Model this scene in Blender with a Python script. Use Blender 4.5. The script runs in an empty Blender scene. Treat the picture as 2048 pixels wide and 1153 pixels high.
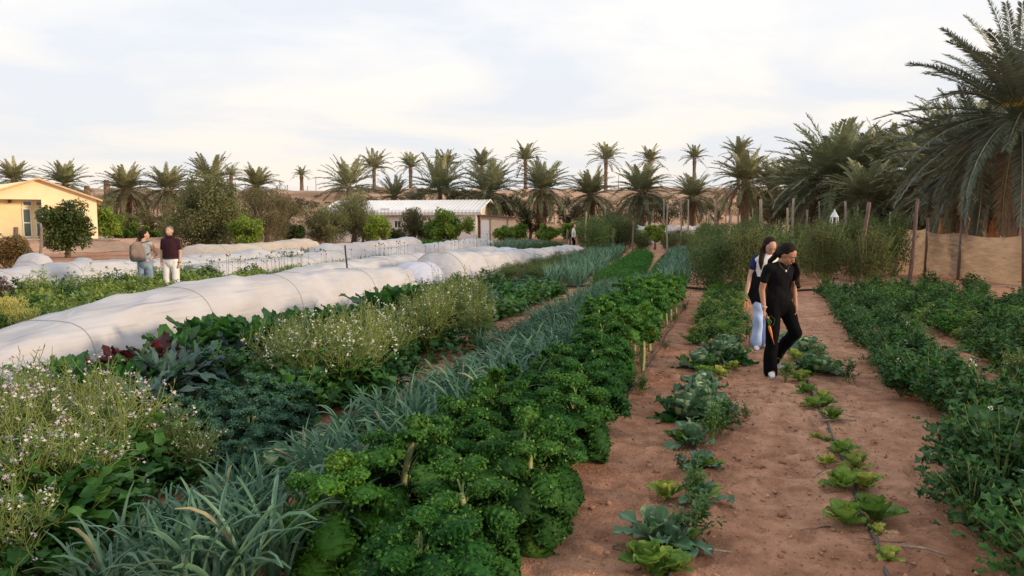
import bpy, bmesh, math, random
import numpy as np
from mathutils import Vector, Matrix
R = math.radians
sc = bpy.context.scene
COL = sc.collection
# ---------------------------------------------------------------- camera, sky, sun, exposure
CAM_H = 1.85; FPX = 1480.0; PITCH = math.atan((576.5 - 445) / FPX)
cd = bpy.data.cameras.new('camera'); cam = bpy.data.objects.new('camera', cd); COL.objects.link(cam)
cam.location = (0, 0, CAM_H); cam.rotation_euler = (R(90) - PITCH, 0, 0)
cd.sensor_width = 36; cd.lens = 36 * FPX / 2048; cd.clip_start = .05; cd.clip_end = 5000
sc.camera = cam
SUN_EL, SUN_AZ = 11.0, 112.0      # azimuth clockwise from the view direction
w = bpy.data.worlds.new('World'); sc.world = w; w.use_nodes = True
nt = w.node_tree; nt.nodes.clear(); N = nt.nodes.new; L = nt.links.new
out = N('ShaderNodeOutputWorld'); bg = N('ShaderNodeBackground'); bg.inputs[1].default_value = 0.116
sky = N('ShaderNodeTexSky'); sky.sky_type = 'NISHITA'; sky.sun_disc = False
sky.sun_elevation = R(SUN_EL); sky.sun_rotation = R(SUN_AZ); sky.dust_density = 1.5
tc = N('ShaderNodeTexCoord'); sep = N('ShaderNodeSeparateXYZ'); L(tc.outputs['Generated'], sep.inputs[0])
# thin high cloud: direction projected on a flat layer, two noises
ad = N('ShaderNodeMath'); ad.operation = 'ADD'; ad.inputs[1].default_value = .12; L(sep.outputs[2], ad.inputs[0])
mx = N('ShaderNodeMath'); mx.operation = 'MAXIMUM'; mx.inputs[1].default_value = .05; L(ad.outputs[0], mx.inputs[0])
dx = N('ShaderNodeMath'); dx.operation = 'DIVIDE'; L(sep.outputs[0], dx.inputs[0]); L(mx.outputs[0], dx.inputs[1])
dy = N('ShaderNodeMath'); dy.operation = 'DIVIDE'; L(sep.outputs[1], dy.inputs[0]); L(mx.outputs[0], dy.inputs[1])
cb = N('ShaderNodeCombineXYZ'); L(dx.outputs[0], cb.inputs[0]); L(dy.outputs[0], cb.inputs[1])
n1 = N('ShaderNodeTexNoise'); n1.inputs['Scale'].default_value = .9; n1.inputs['Detail'].default_value = 6; n1.inputs['Roughness'].default_value = .52; n1.inputs['Distortion'].default_value = .4
off = N('ShaderNodeVectorMath'); off.operation = 'ADD'; off.inputs[1].default_value = (3.1, -1.7, 0); L(cb.outputs[0], off.inputs[0]); L(off.outputs[0], n1.inputs['Vector'])
cr = N('ShaderNodeValToRGB'); cr.color_ramp.elements[0].position = .40; cr.color_ramp.elements[0].color = (.55, .55, .55, 1)
cr.color_ramp.elements[1].position = .58; cr.color_ramp.elements[1].color = (1, 1, 1, 1); L(n1.outputs[0], cr.inputs[0])
# cloud colour: cream near the horizon, faint lilac higher up (thick haze low in the air)
hz = N('ShaderNodeValToRGB'); L(sep.outputs[2], hz.inputs[0])
hz.color_ramp.elements[0].position = 0; hz.color_ramp.elements[0].color = (.97, .86, .73, 1)
hz.color_ramp.elements[1].position = .5; hz.color_ramp.elements[1].color = (.95, .965, 1.0, 1)
e = hz.color_ramp.elements.new(.1); e.color = (.98, .915, .83, 1)
e = hz.color_ramp.elements.new(.22); e.color = (.99, .965, .935, 1)
sc8 = N('ShaderNodeVectorMath'); sc8.operation = 'SCALE'; sc8.inputs['Scale'].default_value = 8.1; L(hz.outputs[0], sc8.inputs[0])
bl = N('ShaderNodeMix'); bl.data_type = 'RGBA'; bl.blend_type = 'MIX'
skyb = N('ShaderNodeMix'); skyb.data_type = 'RGBA'; skyb.blend_type = 'MIX'; skyb.inputs[0].default_value = .85
skyb.inputs[7].default_value = (5.4, 6.3, 7.9, 1); L(sky.outputs[0], skyb.inputs[6])
L(cr.outputs[0], bl.inputs[0]); L(skyb.outputs[2], bl.inputs[6]); L(sc8.outputs[0], bl.inputs[7])
L(bl.outputs[2], bg.inputs[0]); L(bg.outputs[0], out.inputs[0])
sd = bpy.data.lights.new('sun', 'SUN'); sd.energy = 3.5; sd.angle = R(9); sd.color = (1, .74, .50)
so = bpy.data.objects.new('sun', sd); COL.objects.link(so)
_d = Vector((math.sin(R(SUN_AZ)) * math.cos(R(SUN_EL)), math.cos(R(SUN_AZ)) * math.cos(R(SUN_EL)), math.sin(R(SUN_EL))))
so.rotation_euler = _d.to_track_quat('Z', 'Y').to_euler(); so.location = (30, -10, 30)
sc.view_settings.view_transform = 'Standard'; sc.view_settings.look = 'None'
sc.view_settings.gamma = 1; sc.view_settings.exposure = 0.16
# ---------------------------------------------------------------- frames of reference
ROW = R(16.8); cA, sA = math.cos(ROW), math.sin(ROW)
def B(u, v):                      # bed coordinates (across the rows, along the rows) -> ground x, y
    return u * cA + v * sA, -u * sA + v * cA
def ray(px, py):
    a, b = px - 1024, -(py - 576.5)
    return a, FPX * math.cos(PITCH) + b * math.sin(PITCH), -FPX * math.sin(PITCH) + b * math.cos(PITCH)
def G(px, py, z=0.0):             # where the photographed point stands on the ground
    X, Y, Z = ray(px, py); t = (z - CAM_H) / Z
    return X * t, Y * t
def AT(px, py, depth):            # a photographed point at a known distance
    X, Y, Z = ray(px, py); t = depth / Y
    return X * t, depth, CAM_H + Z * t
def UZ(px, py, u):                # crest point of a row that runs at u
    X, Y, Z = ray(px, py); U = X * cA - Y * sA; t = u / U
    return t * (X * sA + Y * cA), CAM_H + t * Z
def gh(x, y):
    x = np.asarray(x, float); y = np.asarray(y, float)
    u = x * cA - y * sA; v = x * sA + y * cA
    h = .018 * np.sin(x * 1.7 + .4 * y) * np.sin(y * 1.3 - .5 * x) + .012 * np.sin(x * 4.1 - y * 2.3 + 1) + .010 * np.sin(x * 3.1 + y * 5.2)
    h = h + .05 * np.exp(-((u + 1.5) / .5) ** 2) - .03 * np.exp(-((u + 3.6) / .25) ** 2) + .03 * np.exp(-((u - 2.1) / .7) ** 2)
    return h
def gz(x, y): return float(gh(x, y))
# ---------------------------------------------------------------- tagging
def tag(o, label=None, cat=None, group=None, kind=None):
    if label:
        o['label'] = label
    if cat: o['category'] = cat
    if group: o['group'] = group
    if kind: o['kind'] = kind
    return o
def empty(name, loc, label=None, cat=None, group=None, rz=0, s=1.0):
    o = bpy.data.objects.new(name, None); COL.objects.link(o); o.empty_display_size = .2
    o.location = loc; o.rotation_euler = (0, 0, rz); o.scale = (s, s, s)
    return tag(o, label, cat, group)
def mesh_of(V, F, tint=None, mat_idx=None, smooth=True):
    me = bpy.data.meshes.new('m'); V = np.asarray(V, np.float32)
    n4 = 0
    groups = F if isinstance(F, list) else [F]
    groups = [np.asarray(g, np.int32) for g in groups if len(g)]
    loops = np.concatenate([g.ravel() for g in groups]); tot = np.concatenate([np.full(len(g), g.shape[1], np.int32) for g in groups])
    st = np.concatenate([[0], np.cumsum(tot)[:-1]]).astype(np.int32)
    me.vertices.add(len(V)); me.vertices.foreach_set('co', V.ravel())
    me.loops.add(len(loops)); me.loops.foreach_set('vertex_index', loops.astype(np.int32))
    me.polygons.add(len(tot)); me.polygons.foreach_set('loop_start', st); me.polygons.foreach_set('loop_total', tot)
    if mat_idx is not None: me.polygons.foreach_set('material_index', np.asarray(mat_idx, np.int32))
    me.polygons.foreach_set('use_smooth', np.full(len(tot), smooth))
    me.update(calc_edges=True)
    if tint is not None:
        a = me.attributes.new('tint', 'FLOAT', 'POINT'); a.data.foreach_set('value', np.asarray(tint, np.float32))
    return me
class MB:
    """collects arrays of vertices and quads (with a tint per vertex and a material per face)"""
    def __init__(s): s.V = []; s.F = []; s.T = []; s.M = []; s.n = 0
    def add(s, V, F, tint=.5, mat=0):
        V = np.asarray(V, float).reshape(-1, 3); F = np.asarray(F, int).reshape(-1, 4)
        s.V.append(V); s.F.append(F + s.n); s.n += len(V)
        s.T.append(np.broadcast_to(np.asarray(tint, float), (len(V),)).copy()); s.M.append(np.full(len(F), mat)); return s
    def mesh(s, mats, smooth=True):
        me = mesh_of(np.concatenate(s.V), np.concatenate(s.F), np.concatenate(s.T), np.concatenate(s.M), smooth)
        for m in (mats if isinstance(mats, (list, tuple)) else [mats]): me.materials.append(m)
        return me
    def build(s, name, mats, parent=None, smooth=True):
        me = s.mesh(mats, smooth); me.name = name
        return link(name, me, parent)
    def box(s, c, d, mat=0, tint=.5, rz=0, taper=1.0):
        hx, hy, hz_ = d[0] / 2, d[1] / 2, d[2] / 2
        V = np.array([[x * hx * (taper if z > 0 else 1), y * hy * (taper if z > 0 else 1), z * hz_] for z in (-1, 1) for y in (-1, 1) for x in (-1, 1)])
        if rz:
            c_, s_ = math.cos(rz), math.sin(rz); V = V @ np.array([[c_, s_, 0], [-s_, c_, 0], [0, 0, 1]])
        F = [(0, 2, 3, 1), (4, 5, 7, 6), (0, 1, 5, 4), (2, 6, 7, 3), (0, 4, 6, 2), (1, 3, 7, 5)]
        return s.add(V + np.asarray(c), F, tint, mat)
    def tube(s, pts, rad, n=6, mat=0, tint=.5, cap=True):
        pts = np.asarray(pts, float); m = len(pts); rad = np.broadcast_to(np.asarray(rad, float), (m,))
        T = np.gradient(pts, axis=0); T /= np.linalg.norm(T, axis=1)[:, None] + 1e-9
        up = np.array([0, 0, 1.]) if abs(T[0][2]) < .9 else np.array([1., 0, 0])
        V = []
        a = np.linspace(0, 2 * math.pi, n, endpoint=False)
        S = np.cross(T[0], up); S /= np.linalg.norm(S)
        for i in range(m):
            S = S - T[i] * S.dot(T[i]); S /= np.linalg.norm(S) + 1e-9; U = np.cross(S, T[i])
            V.append(pts[i] + rad[i] * (np.cos(a)[:, None] * S + np.sin(a)[:, None] * U))
        V = np.concatenate(V); F = []
        for i in range(m - 1):
            for k in range(n): F.append((i * n + k, i * n + (k + 1) % n, (i + 1) * n + (k + 1) % n, (i + 1) * n + k))
        if cap:
            V = np.concatenate([V, pts[:1], pts[-1:]]); c0, c1 = m * n, m * n + 1
            for k in range(0, n, 2):
                F.append((c0, (k + 2) % n, (k + 1) % n, k)); F.append((c1, (m - 1) * n + k, (m - 1) * n + (k + 1) % n, (m - 1) * n + (k + 2) % n))
        return s.add(V, F, tint, mat)
    def ell(s, c, r, mat=0, tint=.5, nu=12, nv=8, M=None):
        V, F = uvsphere(nu, nv); V = V * np.asarray(r)
        if M is not None: V = V @ np.asarray(M).T
        return s.add(V + np.asarray(c), F, tint, mat)
    def lathe(s, prof, c=(0, 0, 0), n=16, mat=0, tint=.5):
        V = []; F = []
        for r, z in prof:
            for k in range(n):
                a = 2 * math.pi * k / n; V.append((r * math.cos(a), r * math.sin(a), z))
        for i in range(len(prof) - 1):
            for k in range(n): F.append((i * n + k, i * n + (k + 1) % n, (i + 1) * n + (k + 1) % n, (i + 1) * n + k))
        return s.add(np.array(V) + np.asarray(c), F, tint, mat)
def uvsphere(nu, nv):
    V = []; F = []
    for j in range(nv + 1):
        ph = math.pi * j / nv; ph = min(max(ph, .02), math.pi - .02)
        for i in range(nu):
            th = 2 * math.pi * i / nu; V.append((math.sin(ph) * math.cos(th), math.sin(ph) * math.sin(th), -math.cos(ph)))
    for j in range(nv):
        for i in range(nu): F.append((j * nu + i, j * nu + (i + 1) % nu, (j + 1) * nu + (i + 1) % nu, (j + 1) * nu + i))
    return np.array(V), np.array(F)
def link(name, me, parent=None):
    o = bpy.data.objects.new(name, me); COL.objects.link(o)
    if parent: o.parent = parent
    return o
def copy_tree(o, parent=None):
    c = o.copy(); COL.objects.link(c)
    if parent: c.parent = parent
    for ch in KIDS.get(o.name, []):
        k = ch.copy(); COL.objects.link(k); k.parent = c
    return c
KIDS = {}
def register(root): KIDS[root.name] = [c for c in COL.objects if c.parent == root]; return root
class Kind:
    """one kind of plant: the first variants are built, every next one is a copy"""
    def __init__(s, makers): s.makers = makers; s.proto = {}; s.n = 0
    def put(s, x, y, rz, sc_, label, cat, group=None, k=None, z=None, sz=None):
        k = (s.n if k is None else k) % len(s.makers); s.n += 1
        if k in s.proto: o = copy_tree(s.proto[k])
        else: o = s.makers[k](); s.proto[k] = register(o)
        o.location = (x, y, gz(x, y) - .01 if z is None else z); o.rotation_euler = (0, 0, rz); o.scale = (sc_, sc_, sz or sc_)
        for key in ('group',):
            if key in o: del o[key]
        return tag(o, label, cat, group)
def rng_(s): return np.random.default_rng(s)
ORD = 'first second third fourth fifth sixth seventh eighth ninth tenth eleventh twelfth thirteenth fourteenth fifteenth sixteenth seventeenth eighteenth nineteenth twentieth'.split()
def ordn(i):
    if i < 20: return ORD[i]
    t, o = divmod(i + 1, 10); T = {2: 'twent', 3: 'thirt', 4: 'fort', 5: 'fift', 6: 'sixt', 7: 'sevent', 8: 'eight', 9: 'ninet'}[t]
    return T + 'ieth' if o == 0 else T + 'y-' + ORD[o - 1]
# ---------------------------------------------------------------- materials
MATS = {}
def newmat(name):
    m = bpy.data.materials.new(name); m.use_nodes = True; MATS[name] = m
    t = m.node_tree; t.nodes.clear(); o = t.nodes.new('ShaderNodeOutputMaterial'); return m, t, o
def rgba(c): return (c[0], c[1], c[2], 1)
def leafmat(name, c1, c2, trans=.3, rough=.5, spec=.25, var=.35, nscale=30, cmid=None):
    m, t, o = newmat(name); n = t.nodes.new; l = t.links.new
    at = n('ShaderNodeAttribute'); at.attribute_name = 'tint'
    oi = n('ShaderNodeObjectInfo')
    tx = n('ShaderNodeTexCoord'); nz = n('ShaderNodeTexNoise'); nz.inputs['Scale'].default_value = nscale; nz.inputs['Detail'].default_value = 3; l(tx.outputs['Object'], nz.inputs['Vector'])
    ma = n('ShaderNodeMath'); ma.operation = 'MULTIPLY_ADD'; l(nz.outputs[0], ma.inputs[0]); ma.inputs[1].default_value = .5; ma.inputs[2].default_value = -.25
    m2 = n('ShaderNodeMath'); m2.operation = 'ADD'; l(ma.outputs[0], m2.inputs[0]); l(at.outputs['Fac'], m2.inputs[1])
    rp = n('ShaderNodeValToRGB'); rp.color_ramp.elements[0].color = rgba(c1); rp.color_ramp.elements[1].color = rgba(c2)
    if cmid: e = rp.color_ramp.elements.new(.5); e.color = rgba(cmid)
    l(m2.outputs[0], rp.inputs[0])
    hs = n('ShaderNodeHueSaturation'); l(rp.outputs[0], hs.inputs['Color'])
    mr = n('ShaderNodeMapRange'); l(oi.outputs['Random'], mr.inputs[0]); mr.inputs[3].default_value = 1 - var / 2; mr.inputs[4].default_value = 1 + var / 2; l(mr.outputs[0], hs.inputs['Value'])
    mh = n('ShaderNodeMapRange'); l(oi.outputs['Random'], mh.inputs[0]); mh.inputs[3].default_value = .513; mh.inputs[4].default_value = .487; l(mh.outputs[0], hs.inputs['Hue'])
    p = n('ShaderNodeBsdfPrincipled'); l(hs.outputs[0], p.inputs['Base Color']); p.inputs['Roughness'].default_value = rough; p.inputs['Specular IOR Level'].default_value = spec
    tr = n('ShaderNodeBsdfTranslucent'); l(hs.outputs[0], tr.inputs['Color'])
    mix = n('ShaderNodeMixShader'); mix.inputs[0].default_value = trans; l(p.outputs[0], mix.inputs[1]); l(tr.outputs[0], mix.inputs[2]); l(mix.outputs[0], o.inputs[0])
    return m
def mat(name, c, rough=.8, c2=None, scale=8, bump=0, bscale=60, spec=.3, metal=0, stretch=None, detail=5, lo=.35, hi=.65, trans=0, bdist=.01):
    m, t, o = newmat(name); n = t.nodes.new; l = t.links.new
    p = n('ShaderNodeBsdfPrincipled'); p.inputs['Roughness'].default_value = rough; p.inputs['Specular IOR Level'].default_value = spec; p.inputs['Metallic'].default_value = metal
    tx = n('ShaderNodeTexCoord'); vec = tx.outputs['Object']
    if stretch:
        mp = n('ShaderNodeMapping'); mp.inputs['Scale'].default_value = stretch; l(vec, mp.inputs[0]); vec = mp.outputs[0]
    if c2:
        nz = n('ShaderNodeTexNoise'); nz.inputs['Scale'].default_value = scale; nz.inputs['Detail'].default_value = detail; l(vec, nz.inputs['Vector'])
        rp = n('ShaderNodeValToRGB'); rp.color_ramp.elements[0].position = lo; rp.color_ramp.elements[1].position = hi
        rp.color_ramp.elements[0].color = rgba(c); rp.color_ramp.elements[1].color = rgba(c2); l(nz.outputs[0], rp.inputs[0]); l(rp.outputs[0], p.inputs['Base Color'])
        colout = rp.outputs[0]
    else: p.inputs['Base Color'].default_value = rgba(c); colout = None
    if bump:
        nb = n('ShaderNodeTexNoise'); nb.inputs['Scale'].default_value = bscale; nb.inputs['Detail'].default_value = 4; l(vec, nb.inputs['Vector'])
        b = n('ShaderNodeBump'); b.inputs['Strength'].default_value = bump; b.inputs['Distance'].default_value = bdist; l(nb.outputs[0], b.inputs['Height']); l(b.outputs[0], p.inputs['Normal'])
    if trans:
        tr = n('ShaderNodeBsdfTranslucent')
        if colout: l(colout, tr.inputs[0])
        else: tr.inputs[0].default_value = rgba(c)
        mi = n('ShaderNodeMixShader'); mi.inputs[0].default_value = trans; l(p.outputs[0], mi.inputs[1]); l(tr.outputs[0], mi.inputs[2]); l(mi.outputs[0], o.inputs[0])
    else: l(p.outputs[0], o.inputs[0])
    return m
kale_m = leafmat('kale_leaf', (.010, .040, .009), (.155, .29, .055), .22, .7, .15, cmid=(.030, .118, .018))
kale_b = leafmat('blue_kale_leaf', (.018, .065, .035), (.10, .23, .13), .2, .55)
kale_y = leafmat('yellow_kale_leaf', (.07, .18, .02), (.26, .40, .05), .35, .55)
stalk_m = mat('kale_stalk', (.34, .36, .17), .6, (.20, .26, .09), 30)
leek_m = leafmat('leek_leaf', (.022, .085, .042), (.14, .27, .16), .2, .42, .4, .3, 12)
leek_d = leafmat('dry_leaf', (.20, .17, .08), (.40, .35, .20), .2, .7)
cab_m = leafmat('cabbage_leaf', (.020, .085, .038), (.15, .27, .145), .2, .45, .4, .25, 14)
cabh_m = leafmat('cabbage_head', (.22, .34, .13), (.46, .52, .28), .2, .5)
let_m = leafmat('lettuce_leaf', (.045, .15, .022), (.25, .37, .065), .35, .5)
lety_m = leafmat('yellow_lettuce_leaf', (.18, .28, .04), (.50, .52, .12), .35, .5)
broad_m = leafmat('broad_leaf', (.018, .075, .014), (.075, .21, .035), .3, .45, .3)
dark_m = leafmat('dark_leaf', (.012, .05, .014), (.045, .13, .03), .25, .5)
chard_m = leafmat('chard_leaf', (.02, .075, .018), (.07, .19, .04), .3, .4, .35, cmid=(.03, .11, .025))
red_m = leafmat('red_leaf', (.03, .008, .012), (.10, .018, .02), .25, .45)
laci_m = leafmat('lacinato_leaf', (.025, .06, .05), (.075, .14, .115), .12, .55)
pars_m = leafmat('parsley_leaf', (.016, .085, .010), (.10, .26, .03), .35, .5)
carrot_m = leafmat('carrot_top', (.012, .07, .010), (.06, .23, .022), .35, .5)
fstem_m = leafmat('flower_stem', (.12, .18, .04), (.27, .33, .10), .2, .6)
white_f = mat('white_petals', (.60, .60, .50), .7); lilac_f = mat('lilac_petals', (.42, .32, .45), .7)
bean_m = leafmat('bean_leaf', (.035, .075, .02), (.17, .24, .07), .3, .5)
bean_d = leafmat('bean_leaf_brown', (.05, .07, .02), (.19, .19, .07), .3, .6)
olive_t = leafmat('olive_tree_leaf', (.07, .09, .035), (.28, .285, .12), .3, .6)
brown_t = leafmat('brownish_tree_leaf', (.07, .075, .035), (.26, .235, .11), .3, .6)
dark_t = leafmat('dark_tree_leaf', (.022, .045, .012), (.11, .15, .04), .25, .5)
bright_t = leafmat('bright_tree_leaf', (.07, .15, .02), (.34, .45, .07), .35, .5)
mixed_m = leafmat('mixed_leaf', (.04, .10, .015), (.28, .36, .08), .3, .5)
gold_p = leafmat('golden_plant', (.30, .30, .06), (.60, .56, .18), .35, .6)
palm_m = leafmat('palm_leaf', (.085, .11, .06), (.36, .37, .20), .2, .5, .35, .15)
palm_w = leafmat('palm_leaf_warm', (.10, .115, .06), (.34, .33, .16), .2, .5, .35, .2)
palm_n = leafmat('near_palm_leaf', (.055, .08, .05), (.22, .25, .17), .15, .42, .5, .1)
palm_dry = leafmat('dry_frond', (.16, .11, .06), (.34, .25, .14), .2, .7)
palm_yel = leafmat('date_stalk', (.45, .26, .03), (.70, .45, .07), .2, .6)
trunk_m = mat('palm_trunk', (.10, .065, .045), .9, (.24, .16, .11), 9, .8, 30)
trunk_lit = mat('palm_trunk_sunlit', (.30, .12, .05), .9, (.55, .25, .10), 9, .8, 30)  # orange glow of low sun on the bark, put into the colour
bark_m = mat('bark', (.13, .10, .075), .9, (.25, .19, .14), 12, .6, 50)
pole_p = mat('pale_pole', (.40, .33, .25), .85, (.26, .20, .15), 6, .4, 60, stretch=(8, 8, 1))
pole_d = mat('dark_pole', (.11, .07, .06), .85, (.20, .13, .11), 6, .4, 60, stretch=(8, 8, 1))
pole_g = mat('weathered_pole', (.25, .21, .18), .85, (.14, .11, .09), 6, .4, 60, stretch=(8, 8, 1))
black_p = mat('black_plastic', (.018, .018, .02), .5)
grey_h = mat('hoop_grey', (.36, .35, .35), .6)
# sand
m, t, o = newmat('sand'); sand = m; n = t.nodes.new; l = t.links.new
tx = n('ShaderNodeTexCoord'); P = n('ShaderNodeBsdfPrincipled'); P.inputs['Roughness'].default_value = .95; P.inputs['Specular IOR Level'].default_value = .1
def nz(scale, det=5, rough=.55):
    q = n('ShaderNodeTexNoise'); q.inputs['Scale'].default_value = scale; q.inputs['Detail'].default_value = det; q.inputs['Roughness'].default_value = rough; l(tx.outputs['Object'], q.inputs['Vector']); return q
a1 = nz(.45, 4); r1 = n('ShaderNodeValToRGB'); r1.color_ramp.elements[0].position = .35; r1.color_ramp.elements[1].position = .68
r1.color_ramp.elements[0].color = (.43, .22, .135, 1); r1.color_ramp.elements[1].color = (.62, .37, .245, 1); l(a1.outputs[0], r1.inputs[0])
a2 = nz(5, 6, .65); r2 = n('ShaderNodeValToRGB'); r2.color_ramp.elements[0].position = .33; r2.color_ramp.elements[1].position = .62
r2.color_ramp.elements[0].color = (.60, .53, .50, 1); r2.color_ramp.elements[1].color = (1.06, 1.04, 1.02, 1); l(a2.outputs[0], r2.inputs[0])
mu = n('ShaderNodeMix'); mu.data_type = 'RGBA'; mu.blend_type = 'MULTIPLY'; mu.inputs[0].default_value = 1; l(r1.outputs[0], mu.inputs[6]); l(r2.outputs[0], mu.inputs[7])
a3 = nz(38, 3); r3 = n('ShaderNodeValToRGB'); r3.color_ramp.elements[0].position = .26; r3.color_ramp.elements[1].position = .38
r3.color_ramp.elements[0].color = (.45, .38, .34, 1); r3.color_ramp.elements[1].color = (1, 1, 1, 1); l(a3.outputs[0], r3.inputs[0])
mv = n('ShaderNodeMix'); mv.data_type = 'RGBA'; mv.blend_type = 'MULTIPLY'; mv.inputs[0].default_value = 1; l(mu.outputs[2], mv.inputs[6]); l(r3.outputs[0], mv.inputs[7])
l(mv.outputs[2], P.inputs['Base Color'])
b1 = nz(12, 6, .7); b2 = nz(90, 3); am = n('ShaderNodeMath'); am.operation = 'MULTIPLY_ADD'; l(b2.outputs[0], am.inputs[0]); am.inputs[1].default_value = .25; l(b1.outputs[0], am.inputs[2])
bu = n('ShaderNodeBump'); bu.inputs['Strength'].default_value = .9; bu.inputs['Distance'].default_value = .06; l(am.outputs[0], bu.inputs['Height']); l(bu.outputs[0], P.inputs['Normal']); l(P.outputs[0], o.inputs[0])
dune_m = mat('dune_sand', (.27, .155, .095), .95, (.50, .33, .22), .35, .6, 3, stretch=(.35, 1, 3.5), bdist=.3, lo=.38, hi=.6)
# fleece: thin white cloth, faint weave streaks running along the tunnel
def fleece(name, c, c2):
    m, t, o = newmat(name); n = t.nodes.new; l = t.links.new
    tx = n('ShaderNodeTexCoord'); mp = n('ShaderNodeMapping'); mp.inputs['Scale'].default_value = (1.0, .12, 3.0); l(tx.outputs['Object'], mp.inputs[0])
    q = n('ShaderNodeTexNoise'); q.noise_type = 'RIDGED_MULTIFRACTAL'; q.inputs['Scale'].default_value = 3.2; q.inputs['Detail'].default_value = 4; q.inputs['Distortion'].default_value = .9; l(mp.outputs[0], q.inputs['Vector'])
    q2 = n('ShaderNodeTexNoise'); q2.inputs['Scale'].default_value = 1.3; q2.inputs['Detail'].default_value = 4; l(tx.outputs['Object'], q2.inputs['Vector'])
    rp = n('ShaderNodeValToRGB'); rp.color_ramp.elements[0].color = rgba(c2); rp.color_ramp.elements[1].color = rgba(c); rp.color_ramp.elements[0].position = .3; rp.color_ramp.elements[1].position = .6; l(q2.outputs[0], rp.inputs[0])
    p = n('ShaderNodeBsdfPrincipled'); p.inputs['Roughness'].default_value = .7; p.inputs['Specular IOR Level'].default_value = .2; l(rp.outputs[0], p.inputs['Base Color'])
    b = n('ShaderNodeBump'); b.inputs['Strength'].default_value = .85; b.inputs['Distance'].default_value = .04; l(q.outputs[0], b.inputs['Height']); l(b.outputs[0], p.inputs['Normal'])
    tr = n('ShaderNodeBsdfTranslucent'); l(rp.outputs[0], tr.inputs[0])
    mi = n('ShaderNodeMixShader'); mi.inputs[0].default_value = .34; l(p.outputs[0], mi.inputs[1]); l(tr.outputs[0], mi.inputs[2]); l(mi.outputs[0], o.inputs[0])
    return m
fl_w = fleece('white_fleece', (.68, .68, .70), (.58, .575, .585)); fl_b = fleece('bluish_fleece', (.64, .68, .80), (.56, .60, .74)); fl_y = fleece('beige_fleece', (.76, .68, .58), (.68, .60, .50))
# ---------------------------------------------------------------- ground
def axis(lo, hi, dense_lo, dense_hi, step, grow=1.12):
    a = list(np.arange(dense_lo, dense_hi, step)); s = step; x = a[-1]
    while x < hi: s *= grow; x += s; a.append(x)
    s = step; x = dense_lo; pre = []
    while x > lo: s *= grow; x -= s; pre.append(x)
    return np.array(pre[::-1] + a)
gx = axis(-1500, 1500, -5, 8, .045); gy = axis(-60, 1500, 3, 15, .045)
X, Y = np.meshgrid(gx, gy); rg = rng_(5)
near = np.exp(-(np.maximum(0, np.hypot(X, Y) - 60) / 40) ** 2)
Z = gh(X, Y) * near
dents = []
for i in range(1100):             # footprints, heel marks and small humps trodden into the sand paths
    q = rg.random()
    u, v = (rg.normal(.3, .65), rg.uniform(3.2, 20)) if q < .75 else (rg.normal(2.7, .3), rg.uniform(8, 16)) if q < .85 else (rg.normal(-3.6, .15), rg.uniform(2.5, 18))
    x, y = B(u, v); dents.append((x, y, rg.uniform(0, 3.14), rg.uniform(.07, .15), rg.uniform(.04, .07), rg.uniform(.010, .032) * (1 if rg.random() < .72 else -.8)))
for x, y, a, ra, rb, dp in dents:
    i0, i1 = np.searchsorted(gx, (x - .4, x + .4)); j0, j1 = np.searchsorted(gy, (y - .4, y + .4))
    xs = X[j0:j1, i0:i1] - x; ys = Y[j0:j1, i0:i1] - y
    p_ = (xs * math.cos(a) + ys * math.sin(a)) / ra; q_ = (-xs * math.sin(a) + ys * math.cos(a)) / rb
    r_ = p_ * p_ + q_ * q_
    Z[j0:j1, i0:i1] += -dp * np.exp(-r_ * r_) + dp * .45 * np.exp(-((np.sqrt(r_) - 1.45) / .35) ** 2)
ny, nx = X.shape; idx = np.arange(nx * ny).reshape(ny, nx)
F = np.stack([idx[:-1, :-1], idx[:-1, 1:], idx[1:, 1:], idx[1:, :-1]], -1).reshape(-1, 4)
me = mesh_of(np.stack([X, Y, Z], -1).reshape(-1, 3), F); me.materials.append(sand)
tag(link('ground', me), kind='structure')
# dune embankment far behind, flat on top
xs = np.linspace(-260, 320, 260); ys = np.concatenate([np.linspace(84, 116, 60), [125, 140, 180, 300, 600, 1400]])
X, Y = np.meshgrid(xs, ys)
foot = 88 + 2.5 * np.sin(X * .05) + 1.5 * np.sin(X * .17 + 1)
tt = np.clip((Y - foot) / (20 + 2 * np.sin(X * .09)), 0, 1)
top = 6.55 + .25 * np.sin(X * .06) + .12 * np.sin(X * .31) + .1 * np.sin(X * .9) - 1.2 * np.clip((-X - 55) / 60, 0, 1)
Z = top * (tt * tt * (3 - 2 * tt)) - .3 * (tt <= 0) + tt * .25 * np.sin(X * .8 + Y * .5) * np.sin(Y * 1.1 - X * .3) * (tt < .98)
ny, nx = X.shape; idx = np.arange(nx * ny).reshape(ny, nx)
F = np.stack([idx[:-1, :-1], idx[:-1, 1:], idx[1:, 1:], idx[1:, :-1]], -1).reshape(-1, 4)
me = mesh_of(np.stack([X, Y, Z], -1).reshape(-1, 3), F); me.materials.append(dune_m); tag(link('dune_hill', me), kind='structure')
def dune_z(x, y):
    f = 88 + 2.5 * math.sin(x * .05) + 1.5 * math.sin(x * .17 + 1); t_ = min(1, max(0, (y - f) / (20 + 2 * math.sin(x * .09))))
    return (6.55 + .25 * math.sin(x * .06) + .12 * math.sin(x * .31) - 1.2 * min(1, max(0, (-x - 55) / 60))) * t_ * t_ * (3 - 2 * t_)
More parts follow.
